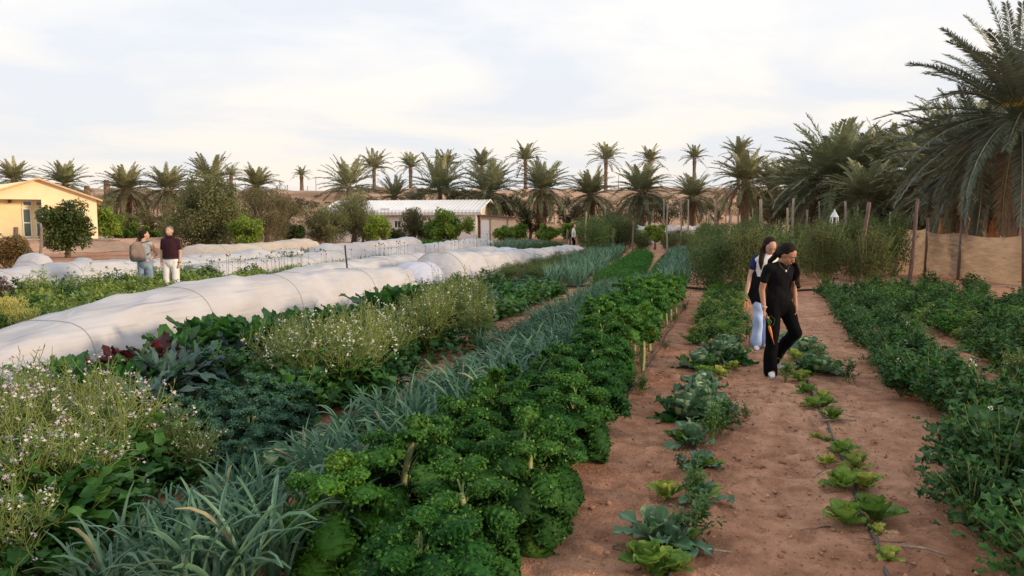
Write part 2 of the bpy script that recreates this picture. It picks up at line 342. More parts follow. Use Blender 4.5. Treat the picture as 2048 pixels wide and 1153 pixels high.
# ---------------------------------------------------------------- fleece tunnels
def tunnel(label, crest, hw, hoops, m, near_close=True, far_close=True, seed=0, sag=.10, bumps=.03, group='white fleece tunnels over the crop rows'):
    """crest: list of (u, v, z); hoops: list of v where a hoop stands"""
    rg = rng_(seed); crest = np.array(crest, float); crest = crest[np.argsort(crest[:, 1])]
    v0, v1 = crest[0, 1], crest[-1, 1]; nv = int((v1 - v0) / .09) + 2; ns = 40
    vs = np.linspace(v0, v1, nv); us = np.interp(vs, crest[:, 1], crest[:, 0]); zs = np.interp(vs, crest[:, 1], crest[:, 2])
    k = np.ones(9) / 9; pad = lambda a: np.convolve(np.pad(a, 4, 'edge'), k, 'valid'); zs = pad(zs); us = pad(us)
    hp = np.array(sorted(hoops)); dist = np.abs(vs[:, None] - hp[None]).min(1) if len(hp) else np.full(nv, 1.)
    w_ = np.clip(dist / .8, 0, 1) ** .8            # 0 at a hoop, 1 between hoops
    endf = np.ones(nv)
    if near_close: endf = np.minimum(endf, np.clip((vs - v0) / .45, 0, 1) ** .5)
    if far_close: endf = np.minimum(endf, np.clip((v1 - vs) / .45, 0, 1) ** .5)
    a = np.linspace(0, math.pi, ns + 1); ca, sa = np.cos(a), np.sin(a)
    px = np.sign(ca) * np.abs(ca) ** .72; pz = np.abs(sa) ** .80
    x0, y0 = B(float(us.mean()), float(v0)); V = np.zeros((nv, ns + 1, 3)); ph = rg.uniform(0, 6, 8)
    for i in range(nv):
        side = np.abs(ca) ** 1.0 * np.abs(sa) ** .5
        inn = 1 - sag * w_[i] * side * 1.3
        z = zs[i] * endf[i] * pz * (1 - .02 * w_[i])
        fold = bumps * (np.sin(a * 5 + vs[i] * 2.3 + ph[0]) * np.sin(vs[i] * 1.7 + ph[1]) + .6 * np.sin(a * 9 - vs[i] * 4.1 + ph[2]) * w_[i] + .5 * np.sin(vs[i] * 9 + 3 * np.sin(a * 2 + ph[3])) * w_[i] * side)
        pl = w_[i] ** .5; fold = fold * (.35 + .65 * w_[i]); fold = fold * 1.25 + .014 * (1 - 2 * np.abs(np.sin(a * 11 + 2.2 * vs[i] + ph[5]))) * pl + .012 * (1 - 2 * np.abs(np.sin(vs[i] * 5 + 2.5 * np.sin(a * 3 + ph[6]) + ph[7]))) * w_[i]
        x = us[i] + hw * px * inn * (.75 + .25 * endf[i])
        skirt = np.clip((.10 - z) / .10, 0, 1); x = x + np.sign(ca) * skirt * (.09 + .04 * math.sin(vs[i] * 6 + ph[4]))
        X_, Y_ = B(x + ca * fold, vs[i]); V[i, :, 0] = X_; V[i, :, 1] = Y_; V[i, :, 2] = np.maximum(z + sa * fold * .7 * endf[i], 0) + gh(X_, Y_) * .6 - .01
    V = V.reshape(-1, 3); V[:, 0] -= x0; V[:, 1] -= y0
    # rotate into a local frame whose y runs along the row so the weave streaks follow it
    rt = np.array([[cA, -sA, 0], [sA, cA, 0], [0, 0, 1]]); V = V @ rt.T
    idx = np.arange(nv * (ns + 1)).reshape(nv, ns + 1)
    F = np.stack([idx[:-1, :-1], idx[:-1, 1:], idx[1:, 1:], idx[1:, :-1]], -1).reshape(-1, 4)
    root = empty('fleece_tunnel', (x0, y0, 0), label, 'row cover', group, rz=-ROW)
    me = mesh_of(V, F); me.materials.append(m); link('fleece_cover', me, root)
    for h in hoops:
        i = int(np.clip(round((h - v0) / (v1 - v0) * (nv - 1)), 0, nv - 1)); pts = V.reshape(nv, ns + 1, 3)[i, 1:-1].copy()
        c = pts.mean(0); d = pts - [c[0], c[1], 0]; d[:, 1] = 0; ln = np.linalg.norm(d, axis=1)[:, None]; pts = pts + d / ln * .004
        mb = MB(); mb.tube(pts, .0065, 6); mb.build('hoop', grey_h, root)
    return root
def C(u, pts): return [(u, *UZ(px, py, u)) for px, py in pts]
T1 = C(-8.4, [(0, 672), (110, 632), (240, 592), (330, 577), (410, 558), (520, 550), (640, 540), (700, 535), (745, 545)])
tunnel('long white fleece tunnel nearest the camera, its low end running out at the left edge', [(-8.4, 3.6, .2), (-8.4, 5.2, .38)] + T1[:-1] + [(-8.4, 16.0, .80), (-8.4, 17.3, .70)], .78, [7.3, 9.5, 11.9, 14.9], fl_w, near_close=False, far_close=False, seed=1, sag=.12)
tunnel('short collapsed bluish section of fleece tunnel in the middle of the nearest row', [(-8.3, 17.36, .66), (-8.4, 18.6, .80), (-8.4, 19.7, .72)], .72, [17.5, 18.7], fl_b, True, True, 2, .2)
T1b = C(-8.4, [(870, 505), (900, 503), (960, 503), (1030, 500), (1080, 497), (1140, 490)])
tunnel('white fleece tunnel ending before the distant man in the white shirt', [(-8.4, 19.85, .9)] + T1b + [(-8.4, 39.3, .66)], .85, [20.3, 22.6, 25.4, 28.3, 31.2, 34.6, 38.2], fl_w, True, True, 3, .14, .04)
T2 = C(-10.9, [(610, 533), (650, 526), (700, 520), (790, 510), (870, 505), (930, 497), (978, 491)])
tunnel('white fleece tunnel in the second row behind the nearest one', [(-10.9, 15.2, .45)] + T2 + [(-10.9, 33.6, .5)], .75, [16.5, 18.7, 21, 23.3, 26, 29, 32.4], fl_w, True, True, 4, .14)
T2b = C(-10.3, [(985, 500), (1010, 494), (1040, 499), (1060, 502)])
tunnel('short bluish fleece tunnel piece filling the gap right of the second tunnel row', T2b, .6, [T2b[1][1]], fl_b, True, True, 5, .2)
T3 = C(-15.9, [(385, 530), (450, 523), (520, 518), (600, 514), (640, 503), (690, 500), (740, 500)])
tunnel('white fleece tunnel standing behind the dark dotted onion stalks', T3, .8, [20, 22.4, 24.7, 27, 29.2], fl_w, True, True, 6, .14)
T3b = C(-16.3, [(742, 503), (790, 492), (850, 489), (900, 482), (960, 475), (975, 486)])
tunnel('white fleece tunnel with a raised far end beside the sand path to the shed', T3b, 1.0, [33, 36, 40, 45, 50], fl_w, True, True, 7, .14)
T4 = C(-20.4, [(630, 497), (655, 487), (700, 487), (745, 482), (790, 478), (822, 473), (832, 484)])
tunnel('small white fleece tunnel reaching toward the bright bushes in front of the shed', T4, .85, [33, 36.5, 40, 44, 48.5], fl_w, True, True, 8, .14)
TL = C(-17.3, [(-60, 544), (0, 541), (70, 530), (110, 525), (150, 521), (240, 519), (330, 516), (430, 506), (470, 507), (508, 496), (545, 507), (575, 495), (605, 505)])
tunnel('long white fleece tunnel behind the couple at the left', TL, .95, [13.5, 15.4, 17.6, 20, 22.5, 24.6, 27, 29], fl_w, True, True, 9, .12)
TLb = C(-25, [(372, 500), (395, 488), (450, 489), (500, 487), (560, 482), (600, 477), (618, 478), (628, 490)])
tunnel('beige fleece tunnel right behind the man in the maroon shirt', TLb, .95, [31, 34, 37.5, 41], fl_y, True, True, 10, .14)
TLc = C(-21, [(35, 518), (50, 506), (80, 502), (100, 510)])
tunnel('short white fleece tunnel end left of the grey wooden post', TLc, .7, [TLc[1][1]], fl_w, True, True, 11)
TLd = C(-24, [(150, 520), (162, 505), (175, 508), (182, 522)])
tunnel('tiny white fleece hump in front of the sandy bank', TLd, .6, [TLd[1][1]], fl_w, True, True, 12)
x0, y0 = G(1268, 484)
xx, yy = 11.5, 68
def ftun(label, px0, px1, py, depth):
    a = AT(px0, py, depth); b = AT(px1, py, depth + 3); mb = MB(); n = 24
    V = []
    for i in range(n + 1):
        t_ = i / n
        for k in range(13):
            an = math.pi * k / 12; z = a[2] * math.sin(an) ** .7 * (1 + .05 * math.sin(i * 1.7)); V.append((a[0] + (b[0] - a[0]) * t_ - a[0], (b[1] - a[1]) * t_ - math.cos(an) * 1.1, z))
    F = [(i * 13 + k, i * 13 + k + 1, (i + 1) * 13 + k + 1, (i + 1) * 13 + k) for i in range(n) for k in range(12)]
    mb.add(V, F); mb.build('fleece_cover', fl_w, empty('fleece_tunnel', (a[0], a[1], 0), label, 'row cover', 'white fleece tunnels over the crop rows'))
ftun('far white fleece tunnel lying crosswise below the palms in the centre', 1270, 1400, 452, 66)
# ---------------------------------------------------------------- poles
def pole(label, bx, by, tx_, ty_, r, m, depth=None, cat='pole', group='wooden poles of the bean rows', name='wooden_pole'):
    if depth is None: x, y = G(bx, by)
    else: x, _, _ = AT(bx, 500, depth); y = depth
    z0 = gz(x, y); X_, _, ztop = AT(tx_, ty_, y); h = ztop - z0; rg = rng_(int(bx * 7 + ty_))
    mb = MB(); k = 9; ts = np.linspace(0, 1, k)
    pts = np.stack([(X_ - x) * ts + r * .5 * np.sin(ts * 5 + bx), rg.normal(0, r * .15, k), h * ts - .15 * (1 - ts)], 1)
    mb.tube(pts, r * (1.08 - .22 * ts) * (1 + rg.normal(0, .06, k)), 10)
    for q in range(3):           # knots
        i = rg.integers(1, k - 1); mb.ell(pts[i] + [r * .7 * (1 if q % 2 else -1), -.3 * r, 0], (r * .4, r * .4, r * .5), nu=6, nv=4)
    o = mb.build(name, m); o.location = (x, y, z0)
    return tag(o, label, cat, group)
pole('pale straight pole just right of the man in the white shirt', 1171, 510, 1172, 424, .045, pole_p)
pole('pale pole behind the left bean hedge', 1210, 500, 1210, 411, .05, pole_p, depth=58)
pole('short white pole behind the left bean hedge', 1179, 500, 1179, 431, .045, pole_p, depth=60)
pole('thin grey pole at the left side of the sand path entrance', 1266, 508, 1266, 443, .05, pole_g)
pole('tall pale pole right of the sand path entrance', 1334, 506, 1335, 407, .05, pole_p)
pole('tall pale pole left of and behind the path pole', 1329, 500, 1327, 397, .06, pole_p, depth=55)
pole('tall whitish pole in front of the crosswise far tunnel', 1362, 500, 1362, 396, .06, pole_p, depth=56)
pole('tall pale pole at the head of the right leek bed', 1375, 500, 1377, 399, .055, pole_p)
pole('weathered pole leaning right at the end of the parsley bed', 1446, 572, 1463, 430, .05, pole_g)
pole('pale pole above the bean hedge left of the leaning pole', 1430, 500, 1430, 402, .09, pole_p, depth=52)
pole('thin pale pole above the bean hedge', 1433, 500, 1434, 409, .05, pole_p, depth=60)
pole('short pole above the left end of the right bean hedge', 1417, 500, 1417, 423, .06, pole_p, depth=50)
pole('thin pole in front of the palm trunks', 1452, 500, 1452, 408, .05, pole_p, depth=62)
pole('thin pole right of the palm trunk in the middle distance', 1477, 500, 1477, 417, .07, pole_p, depth=54)
pole('thin short pole peeking over the bean hedge', 1505, 500, 1505, 418, .06, pole_p, depth=58)
pole('tall pale forked pole rising behind the two girls', 1520, 530, 1523, 399, .07, pole_p, depth=31)
pole('thick brown stump pole behind the two girls', 1528, 530, 1526, 447, .09, pole_g, depth=33)
pole('tall pale pole right of the two girls', 1584, 530, 1588, 397, .055, pole_p, depth=33)
pole('medium grey pole right of the two girls', 1574, 530, 1574, 416, .05, pole_p, depth=37)
pole('grey pole leaning right at the edge of the bare sand patch', 1606, 537, 1614, 420, .045, pole_g)
pole('pale pole left of the white bird house', 1639, 500, 1639, 403, .055, pole_p, depth=48)
pole('pale pole right of the white bird house', 1689, 500, 1692, 403, .07, pole_p, depth=40)
pole('thin reddish pole half hidden in the bean hedge', 1559, 530, 1558, 440, .035, pole_g, depth=35)
pole('short pale pole at the right end of the bean hedge', 1781, 500, 1780, 424, .06, pole_p, depth=38)
pole('thick dark brown pole leaning right before the bean hedge', 1718, 568, 1736, 405, .065, pole_d)
pole('long dark pole leaning right at the left end of the cloth fence', 1816, 568, 1838, 398, .055, pole_d)
pole('weathered grey post at the left, standing before the fleece tunnel', 80, 527, 82, 447, .06, pole_g)
pole('short dark stub leaning right out of the rusty bush', 22, 520, 30, 455, .09, pole_d, depth=26)
pole('thin black steel peg leaning left between the two nearest tunnel rows', 697, 530, 691, 491, .022, black_p, depth=17.0)
pole('short black peg poking out of the near fleece tunnel', 628, 640, 629, 568, .014, black_p, depth=14.6)
pole('short thick brown stake in front of the leek patch', 1228, 510, 1226, 458, .09, pole_g, depth=45)
pole('brown stake beside the man in the white shirt', 1134, 505, 1134, 460, .07, pole_g, depth=46.5)
# thin posts and wires on top of the dune
mb = None
for k_, px in enumerate([560, 575, 615, 632, 772, 870, 925, 1237, 1322, 1405]):
    x, y, _ = AT(px, 380, 112); z0 = dune_z(x, y); mb = MB(); h = [1.6, 1.0, .9, 2.4][k_ % 4]
    mb.tube([(0, 0, -.1), (0, 0, h * .5), (.02, 0, h)], .04, 6); mb.tube([(0, 0, h * .85), (.12, 0, h * .98)], .025, 6)
    o = mb.build('fence_post', pole_d); o.location = (x, y, z0)
    tag(o, 'thin dark fence post on the crest of the dune', 'post', 'fence posts on the dune crest')
# ---------------------------------------------------------------- shade cloth fence at the right
FP = [AT(1792, 560, 27.6), AT(1846, 560, 25.6), AT(1912, 560, 24.0), AT(2043, 575, 21.6), AT(2200, 590, 20.0)]
cloth_m = mat('shade_cloth', (.50, .37, .25), .85, (.36, .26, .17), 1.6, .9, 3.5, trans=.3, bdist=.12, stretch=(1, 1, 2.6))
fx = [p[0] for p in FP]; fy = [p[1] for p in FP]
tops = [1.70, 1.62, 1.50, 1.47, 1.5]; root = empty('cloth_fence', (fx[0], fy[0], 0), 'beige shade cloth fence sagging between dark posts at the right', 'fence')
for s_ in range(4):
    mb = MB(); nn, mm = 40, 22; V = []
    for i in range(nn + 1):
        t_ = i / nn; x = fx[s_] + (fx[s_ + 1] - fx[s_]) * t_; y = fy[s_] + (fy[s_ + 1] - fy[s_]) * t_
        zt = tops[s_] + (tops[s_ + 1] - tops[s_]) * t_ - .10 * math.sin(math.pi * t_)
        for j in range(mm + 1):
            q = j / mm; z = .02 + .12 * math.sin(2.1 * t_ + s_) * (1 - q) ** 2 + (zt - .02) * q
            f = .10 * math.sin(q * 9 + 6 * t_ * (1 - q) + s_ * 2) * math.sin(math.pi * t_) + .025 * math.sin(q * 23 - 5 * t_ + s_) * math.sin(math.pi * t_) + .03 * math.sin(t_ * 12 + q * 4) * (1 - q)
            V.append((x + f * .8 - fx[0], y - f * 1.4 - fy[0], z))
    F = [(i * (mm + 1) + j, (i + 1) * (mm + 1) + j, (i + 1) * (mm + 1) + j + 1, i * (mm + 1) + j + 1) for i in range(nn) for j in range(mm)]
    mb.add(V, F).build('cloth_panel', cloth_m, root)
for i in (1, 2, 3):
    mb = MB(); tx_, _, tz = AT([0, 1853, 1921, 2041][i], [0, 436, 440, 400][i], fy[i]); mb.tube([(fx[i] - fx[0], fy[i] - fy[0] - .09, -.1), ((fx[i] + tx_) / 2 - fx[0] + .02, fy[i] - fy[0] - .09, tz / 2), (tx_ - fx[0], fy[i] - fy[0] - .09, tz)], [.05, .055, .045], 8)
    mb.build('post', pole_d, root)
# ---------------------------------------------------------------- white bird house on a pole
x, y, z = AT(1668, 452, 36)
r0 = empty('bird_house', (x, y, gz(x, y)), 'white bird house with a pointed roof above the bean hedge', 'bird house')
wm = mat('white_paint', (.74, .76, .80), .5, (.66, .68, .72), 10)
mb = MB(); mb.tube([(0, 0, 0), (0, 0, z - .02)], .035, 8); mb.build('pole', pole_g, r0)
mb = MB(); mb.lathe([(.015, z + .80), (.06, z + .66), (.20, z + .42), (.21, z + .40), (.02, z + .43)], n=12); mb.build('roof', wm, r0, smooth=False)
for sx in (-1, 1):
    for sy in (-1, 1):
        mb = MB(); mb.tube([(sx * .19, sy * .14, z - .12), (sx * .12, sy * .10, z + .42)], .03, 6); mb.build('leg', wm, r0)
mb = MB(); mb.box((0, 0, z - .02), (.46, .36, .03)); mb.build('floor_board', wm, r0)
# ---------------------------------------------------------------- yellow house on the terrace (left)
yel = mat('yellow_render', (.88, .70, .45), .85, (.83, .65, .41), 1.2, .15, 30); yel2 = mat('pale_yellow_wall', (.80, .70, .42), .85, (.72, .62, .36), 1.2, .1, 30)
roofy = mat('house_roof', (.62, .45, .24), .8, (.52, .38, .21), 4, .3, 20); glassd = mat('dark_glass', (.05, .085, .06), .08, spec=.8)
bank_m = mat('bank_earth', (.41, .235, .15), .95, (.56, .355, .235), 2, .6, 12)
stone = mat('terrace_stone', (.58, .47, .35), .85, (.48, .38, .28), 3, .4, 30)
D_ = 55.0
def HX(px): return AT(px, 445, D_)[0]
zt = AT(0, 478, D_)[2]; ze = AT(0, 401, D_)[2]; zr = AT(0, 362, D_)[2]; xr = HX(85); xe = HX(203); xw = HX(195); xl = xr - (xe - xr) * 2.0; zl = ze
mb = MB(); V = [(HX(-400), 0, zt), (HX(230), 0, zt), (HX(300), 0, zt - .1), (HX(340), 0, .35)]
tb = MB(); xs_ = np.linspace(HX(-420), HX(345), 70)
V = []
for i, x in enumerate(xs_):
    fade = min(1, max(0, (HX(345) - x) / 3.5)); hh = zt * fade
    for (yy_, zz_) in ((D_ - 15, -.12), (D_ - 8, .17), (D_ - 4.8, .55), (D_ - 3.4, .82), (D_ - 2.6, .97), (D_ - 1.9, 1.0), (D_ + 16, 1.0), (D_ + 22, -.1)):
        V.append((x, yy_ + .35 * math.sin(x * 1.3 + zz_ * 4) + .2 * math.sin(x * 3.1), hh * zz_ + (.05 * math.sin(x * 2.3 + yy_) if 0 < zz_ < 1 else 0) - .02))
F = [(i * 8 + j, (i + 1) * 8 + j, (i + 1) * 8 + j + 1, i * 8 + j + 1) for i in range(69) for j in range(7)]
tb.add(V, F); o = tb.build('terrace_bank', bank_m); tag(o, kind='structure')
mb = MB(); mb.box(((HX(-420) + HX(262)) / 2, D_ - 2.3, zt - .02), (HX(262) - HX(-420), 1.3, .16)); o = mb.build('terrace_edge', stone); tag(o, kind='structure')
hr = empty('yellow_house', (xw, D_, zt), 'yellow rendered single storey house with a low gable at the left edge', 'house', rz=R(31)); hr.scale = (.87, 1, 1)
def rel(V): return [(a - xw, b, c - zt) for a, b, c in V]
H = 10.0     # depth of the house
# gable front (solid wall with porch cut out): pieces butted together
mb = MB(); xp = HX(45 + 8)      # right side of the porch opening
zp = AT(0, 401, D_)[2]
def prism(mb, poly, y0, y1, mat=0):
    n = len(poly); V = [(x, y0, z) for x, z in poly] + [(x, y1, z) for x, z in poly]
    F = [(i, (i + 1) % n, n + (i + 1) % n, n + i) for i in range(n)]
    mb.add(rel(V), F, mat=mat)
    if n == 4: mb.add(rel(V), [(3, 2, 1, 0), (4, 5, 6, 7)], mat=mat)
    if n == 3: mb.add(rel(V), [(2, 1, 0, 0), (3, 4, 5, 5)], mat=mat)
xq = HX(88)
def roofz(x): return zr - (zr - ze) * abs(x - xr) / (xe - xr)
prism(mb, [(xq, zt), (xw, zt), (xw, roofz(xw)), (xq, roofz(xq) if xq > xr else zr)], 0, H)
prism(mb, [(xl, zp), (xq, zp), (xq, zr - .01), (xr - .02, zr - .01)], 0, .3)
wall = mb.build('wall', yel, hr, smooth=False)
mb = MB(); prism(mb, [(xl - 1, zt), (xq, zt), (xq, zp), (xl - 1, zp)], 1.3, 1.5); prism(mb, [(xl - 1, zp), (xq, zp), (xq, zp + .06), (xl - 1, zp + .06)], .3, 1.3); mb.build('porch_wall', yel2, hr, smooth=False)
mb = MB()
for sx in (1, -1):
    x1 = xr + sx * (xe - xr + .15) * (1 if sx > 0 else 1.9); V = rel([(xr, -.45, zr + .10), (x1, -.45, (ze if sx > 0 else ze - (zr - ze) * .9) - .02 + .04), (x1, H, (ze if sx > 0 else ze - (zr - ze) * .9) + .02), (xr, H, zr + .10)])
    V2 = [(a, b, c - .12) for a, b, c in V]; mb.add(V + V2, [(0, 1, 2, 3), (7, 6, 5, 4), (0, 4, 5, 1), (1, 5, 6, 2), (3, 2, 6, 7)])
mb.build('roof', roofy, hr, smooth=False)
whf = mat('white_frame', (.74, .70, .62), .5)
def wind(px0, px1, py0, py1, name, bars):
    yk = 1.27; a = AT(px0, py0, D_ + yk); b = AT(px1, py1, D_ + yk); fr = MB(); x0, x1, z1, z0 = a[0] - xw + 1.1, b[0] - xw + 1.1, a[2] - zt, b[2] - zt
    t_ = .09
    fr.box(((x0 + x1) / 2, yk, z1 - t_ / 2), (x1 - x0, .08, t_)); fr.box(((x0 + x1) / 2, yk, z0 + t_ / 2), (x1 - x0, .08, t_))
    fr.box((x0 + t_ / 2, yk, (z0 + z1) / 2), (t_, .08, z1 - z0 - 2 * t_)); fr.box((x1 - t_ / 2, yk, (z0 + z1) / 2), (t_, .08, z1 - z0 - 2 * t_))
    for q in bars: fr.box(((x0 + x1) / 2, yk, z0 + (z1 - z0) * q), (x1 - x0 - 2 * t_, .07, t_ * .9))
    f = fr.build(name, whf, hr, smooth=False); g = MB(); g.box(((x0 + x1) / 2, yk + .012, (z0 + z1) / 2), (x1 - x0 - t_, .02, z1 - z0 - t_)); g.build('pane', glassd, f, smooth=False)
wind(41, 61, 403, 415, 'window', []); wind(41, 61, 418, 474, 'door', [.5]); wind(65, 84, 403, 415, 'window', []); wind(65, 84, 418, 474, 'door', [.5])
mb = MB(); a = AT(20, 405, D_ + 1.2); mb.box((a[0] - xw + 1.0, 1.16, a[2] - zt), (.22, .22, .26)); mb.lathe([(.02, .2), (.14, .1), (.12, .05)], (a[0] - xw + 1.0, 1.16, a[2] - zt), 8); mb.build('porch_lamp', pole_d, hr)
# air conditioner beside the house
x, y, z = AT(203, 466, D_ + 1)
r0 = empty('air_conditioner', (x, y, zt), 'white outdoor air conditioning unit right of the yellow house', 'air conditioner')
mb = MB(); mb.box((0, 0, .42), (.42, .8, .72)); mb.box((-.16, -.2, .03), (.06, .06, .06)); mb.box((.16, -.2, .03), (.06, .06, .06)); mb.build('casing', wm, r0, smooth=False)
mb = MB(); mb.lathe([(.27, 0), (.27, .02), (.23, .025), (.02, .01)], n=20); g = mb.build('fan_grille', grey_h, r0); g.rotation_euler = (R(90), 0, 0); g.location = (0, -.402, .42)
# ---------------------------------------------------------------- white shed with the corrugated roof
D2 = 70.0
cream = mat('cream_wall', (.80, .74, .66), .85, (.70, .63, .54), .8, .15, 20); roofw = mat('white_sheet_roof', (.84, .83, .81), .5, (.76, .75, .73), .6)
beige = mat('beige_panel', (.66, .54, .42), .85, (.60, .49, .38), 2, .1, 20)
a0 = AT(648, 478, D2); a1 = AT(965, 478, D2); ztop = AT(0, 422, D2)[2]; zrid = AT(0, 402, D2 + 3)[2]
sx0, sx1 = AT(700, 0, D2)[0], AT(957, 0, D2)[0]; sx0 = AT(648, 445, D2)[0]; sx1 = AT(957, 445, D2)[0]
sr = empty('white_shed', ((sx0 + sx1) / 2, D2, 0), 'long cream shed with a white corrugated roof below the dune', 'shed', rz=R(-13))
cx = (sx0 + sx1) / 2; hx = (sx1 - sx0) / 2; DD = 6.0
mb = MB(); mb.box((0, DD / 2, ztop / 2 - .1), (hx * 2, DD, ztop + .15))
Vg = [(hx, 0, ztop - .03), (hx, DD, ztop - .03), (hx, DD / 2, zrid - .08), (hx - .2, 0, ztop - .03), (hx - .2, DD, ztop - .03), (hx - .2, DD / 2, zrid - .08)]
mb.add(Vg, [(0, 1, 2, 2), (3, 5, 4, 4)]); mb.build('wall', cream, sr, smooth=False)
# corrugated sheet roof, curved down over the eaves
prof = [(-.42, ztop - .42), (-.50, ztop - .15), (-.40, ztop + .06), (DD / 2, zrid + .05), (DD + .4, ztop + .06), (DD + .5, ztop - .2)]
V = []; nxr = int((2 * hx + 1.2) / .09)
for i in range(nxr + 1):
    x = -hx - .6 + (2 * hx + 1.2) * i / nxr; rb = .02 if (i % 4) in (0, 1) else 0
    for (yy_, zz_) in prof: V.append((x, yy_ - (rb if yy_ < 0 else 0), zz_ + (rb if zz_ > ztop else 0)))
F = [(i * 6 + j, (i + 1) * 6 + j, (i + 1) * 6 + j + 1, i * 6 + j + 1) for i in range(nxr) for j in range(5)]
mb = MB(); mb.add(V, F); mb.build('roof', roofw, sr, smooth=False)
for k in range(2):       # end gables of the roof barge
    s_ = 1 if k else -1; mb = MB(); x = s_ * (hx + .6)
    mb.tube([(x, p_[0], p_[1]) for p_ in prof], .07, 6); mb.build('barge_trim', roofw, sr)
xw_ = AT(795, 445, D2)[0] - cx; zc = AT(0, 449, D2)[2]; mb = MB()
for dx_ in (-.32, .32): mb.box((xw_ + dx_, -.03, zc), (.06, .06, .74))
for dz_ in (-.34, .34): mb.box((xw_, -.03, zc + dz_), (.58, .06, .06))
mb.box((xw_, -.03, zc), (.04, .05, .62)); f = mb.build('window', whf, sr, smooth=False)
g = MB(); g.box((xw_, -.012, zc), (.60, .02, .62)); g.build('pane', glassd, f, smooth=False)
mb = MB(); mb.box((AT(772, 445, D2)[0] - cx, -.2, 2.9), (.9, .4, .5)); mb.build('air_unit', wm, sr, smooth=False)
# lean-to annex
b0, b1 = AT(958, 0, D2 - .5)[0] - cx, AT(1032, 0, D2 - .5)[0] - cx; zA = AT(0, 432, D2)[2]; zB = AT(0, 437, D2)[2]
ar = empty('annex', (cx + (b0 + b1) / 2, D2 - 1.0, 0), 'small beige lean-to annex with a white door beside the shed', 'shed'); hw_ = (b1 - b0) / 2
mb = MB(); V = [(-hw_, 0, -.1), (hw_, 0, -.1), (hw_, 4, -.1), (-hw_, 4, -.1), (-hw_, 0, zA), (hw_, 0, zB), (hw_, 4, zB), (-hw_, 4, zA)]
mb.add(V, [(0, 1, 5, 4), (1, 2, 6, 5), (2, 3, 7, 6), (3, 0, 4, 7), (4, 5, 6, 7)]); mb.build('wall', beige, ar, smooth=False)
mb = MB(); V = [(-hw_ - .3, -.4, zA + .03), (hw_ + .45, -.4, zB + .0), (hw_ + .45, 4.2, zB + .0), (-hw_ - .3, 4.2, zA + .03)]; V += [(a, b, c + .09) for a, b, c in V]
mb.add(V, [(3, 2, 1, 0), (4, 5, 6, 7), (0, 1, 5, 4), (1, 2, 6, 5), (3, 0, 4, 7)]); mb.build('roof', pole_d, ar, smooth=False)
mb = MB(); xd = -hw_ + .5; mb.box((xd, -.02, 1.02), (.78, .05, 2.0)); d = mb.build('door', wm, ar, smooth=False)
mb = MB(); mb.ell((xd + .3, -.07, 1.0), (.035, .035, .035)); mb.build('handle', grey_h, d)
for q in (-hw_ + .04, xd + .48, hw_ * .55): mb = MB(); mb.box((q, -.03, zB / 2), (.06, .06, zB - .1)); mb.build('frame_post', pole_d, ar, smooth=False)
# small wall and building behind the fence on the right
x, y, z = AT(2010, 440, 48); dkw = mat('dark_wall', (.16, .125, .11), .9, (.12, .095, .085), 1.5, .2, 10)
r0 = empty('brown_building', (x + 1.5, y, 0), 'dark brown flat building behind the palm trunks at the right edge', 'building')
mb = MB(); mb.box((0, 2, 1.6), (13, 4, 3.4)); mb.build('wall', dkw, r0, smooth=False); mb = MB(); mb.box((0, 1.9, 3.42), (13.6, 4.6, .22)); mb.build('roof', pole_d, r0, smooth=False)
x, y, z = AT(1990, 470, 36); mb = MB()
for i in range(26): mb.box((-4.2 + i * .34, .05 * math.sin(i), .7 + .03 * math.sin(i * 2.1)), (.34, .28, 1.4 + .1 * math.sin(i * 1.3)))
o = mb.build('low_wall', mat('pale_plaster', (.60, .52, .42), .9, (.5, .43, .35), 2, .4, 20), smooth=False); o.location = (x, y, -.1); tag(o, 'low pale wall between the cloth fence and the brown building', 'wall')
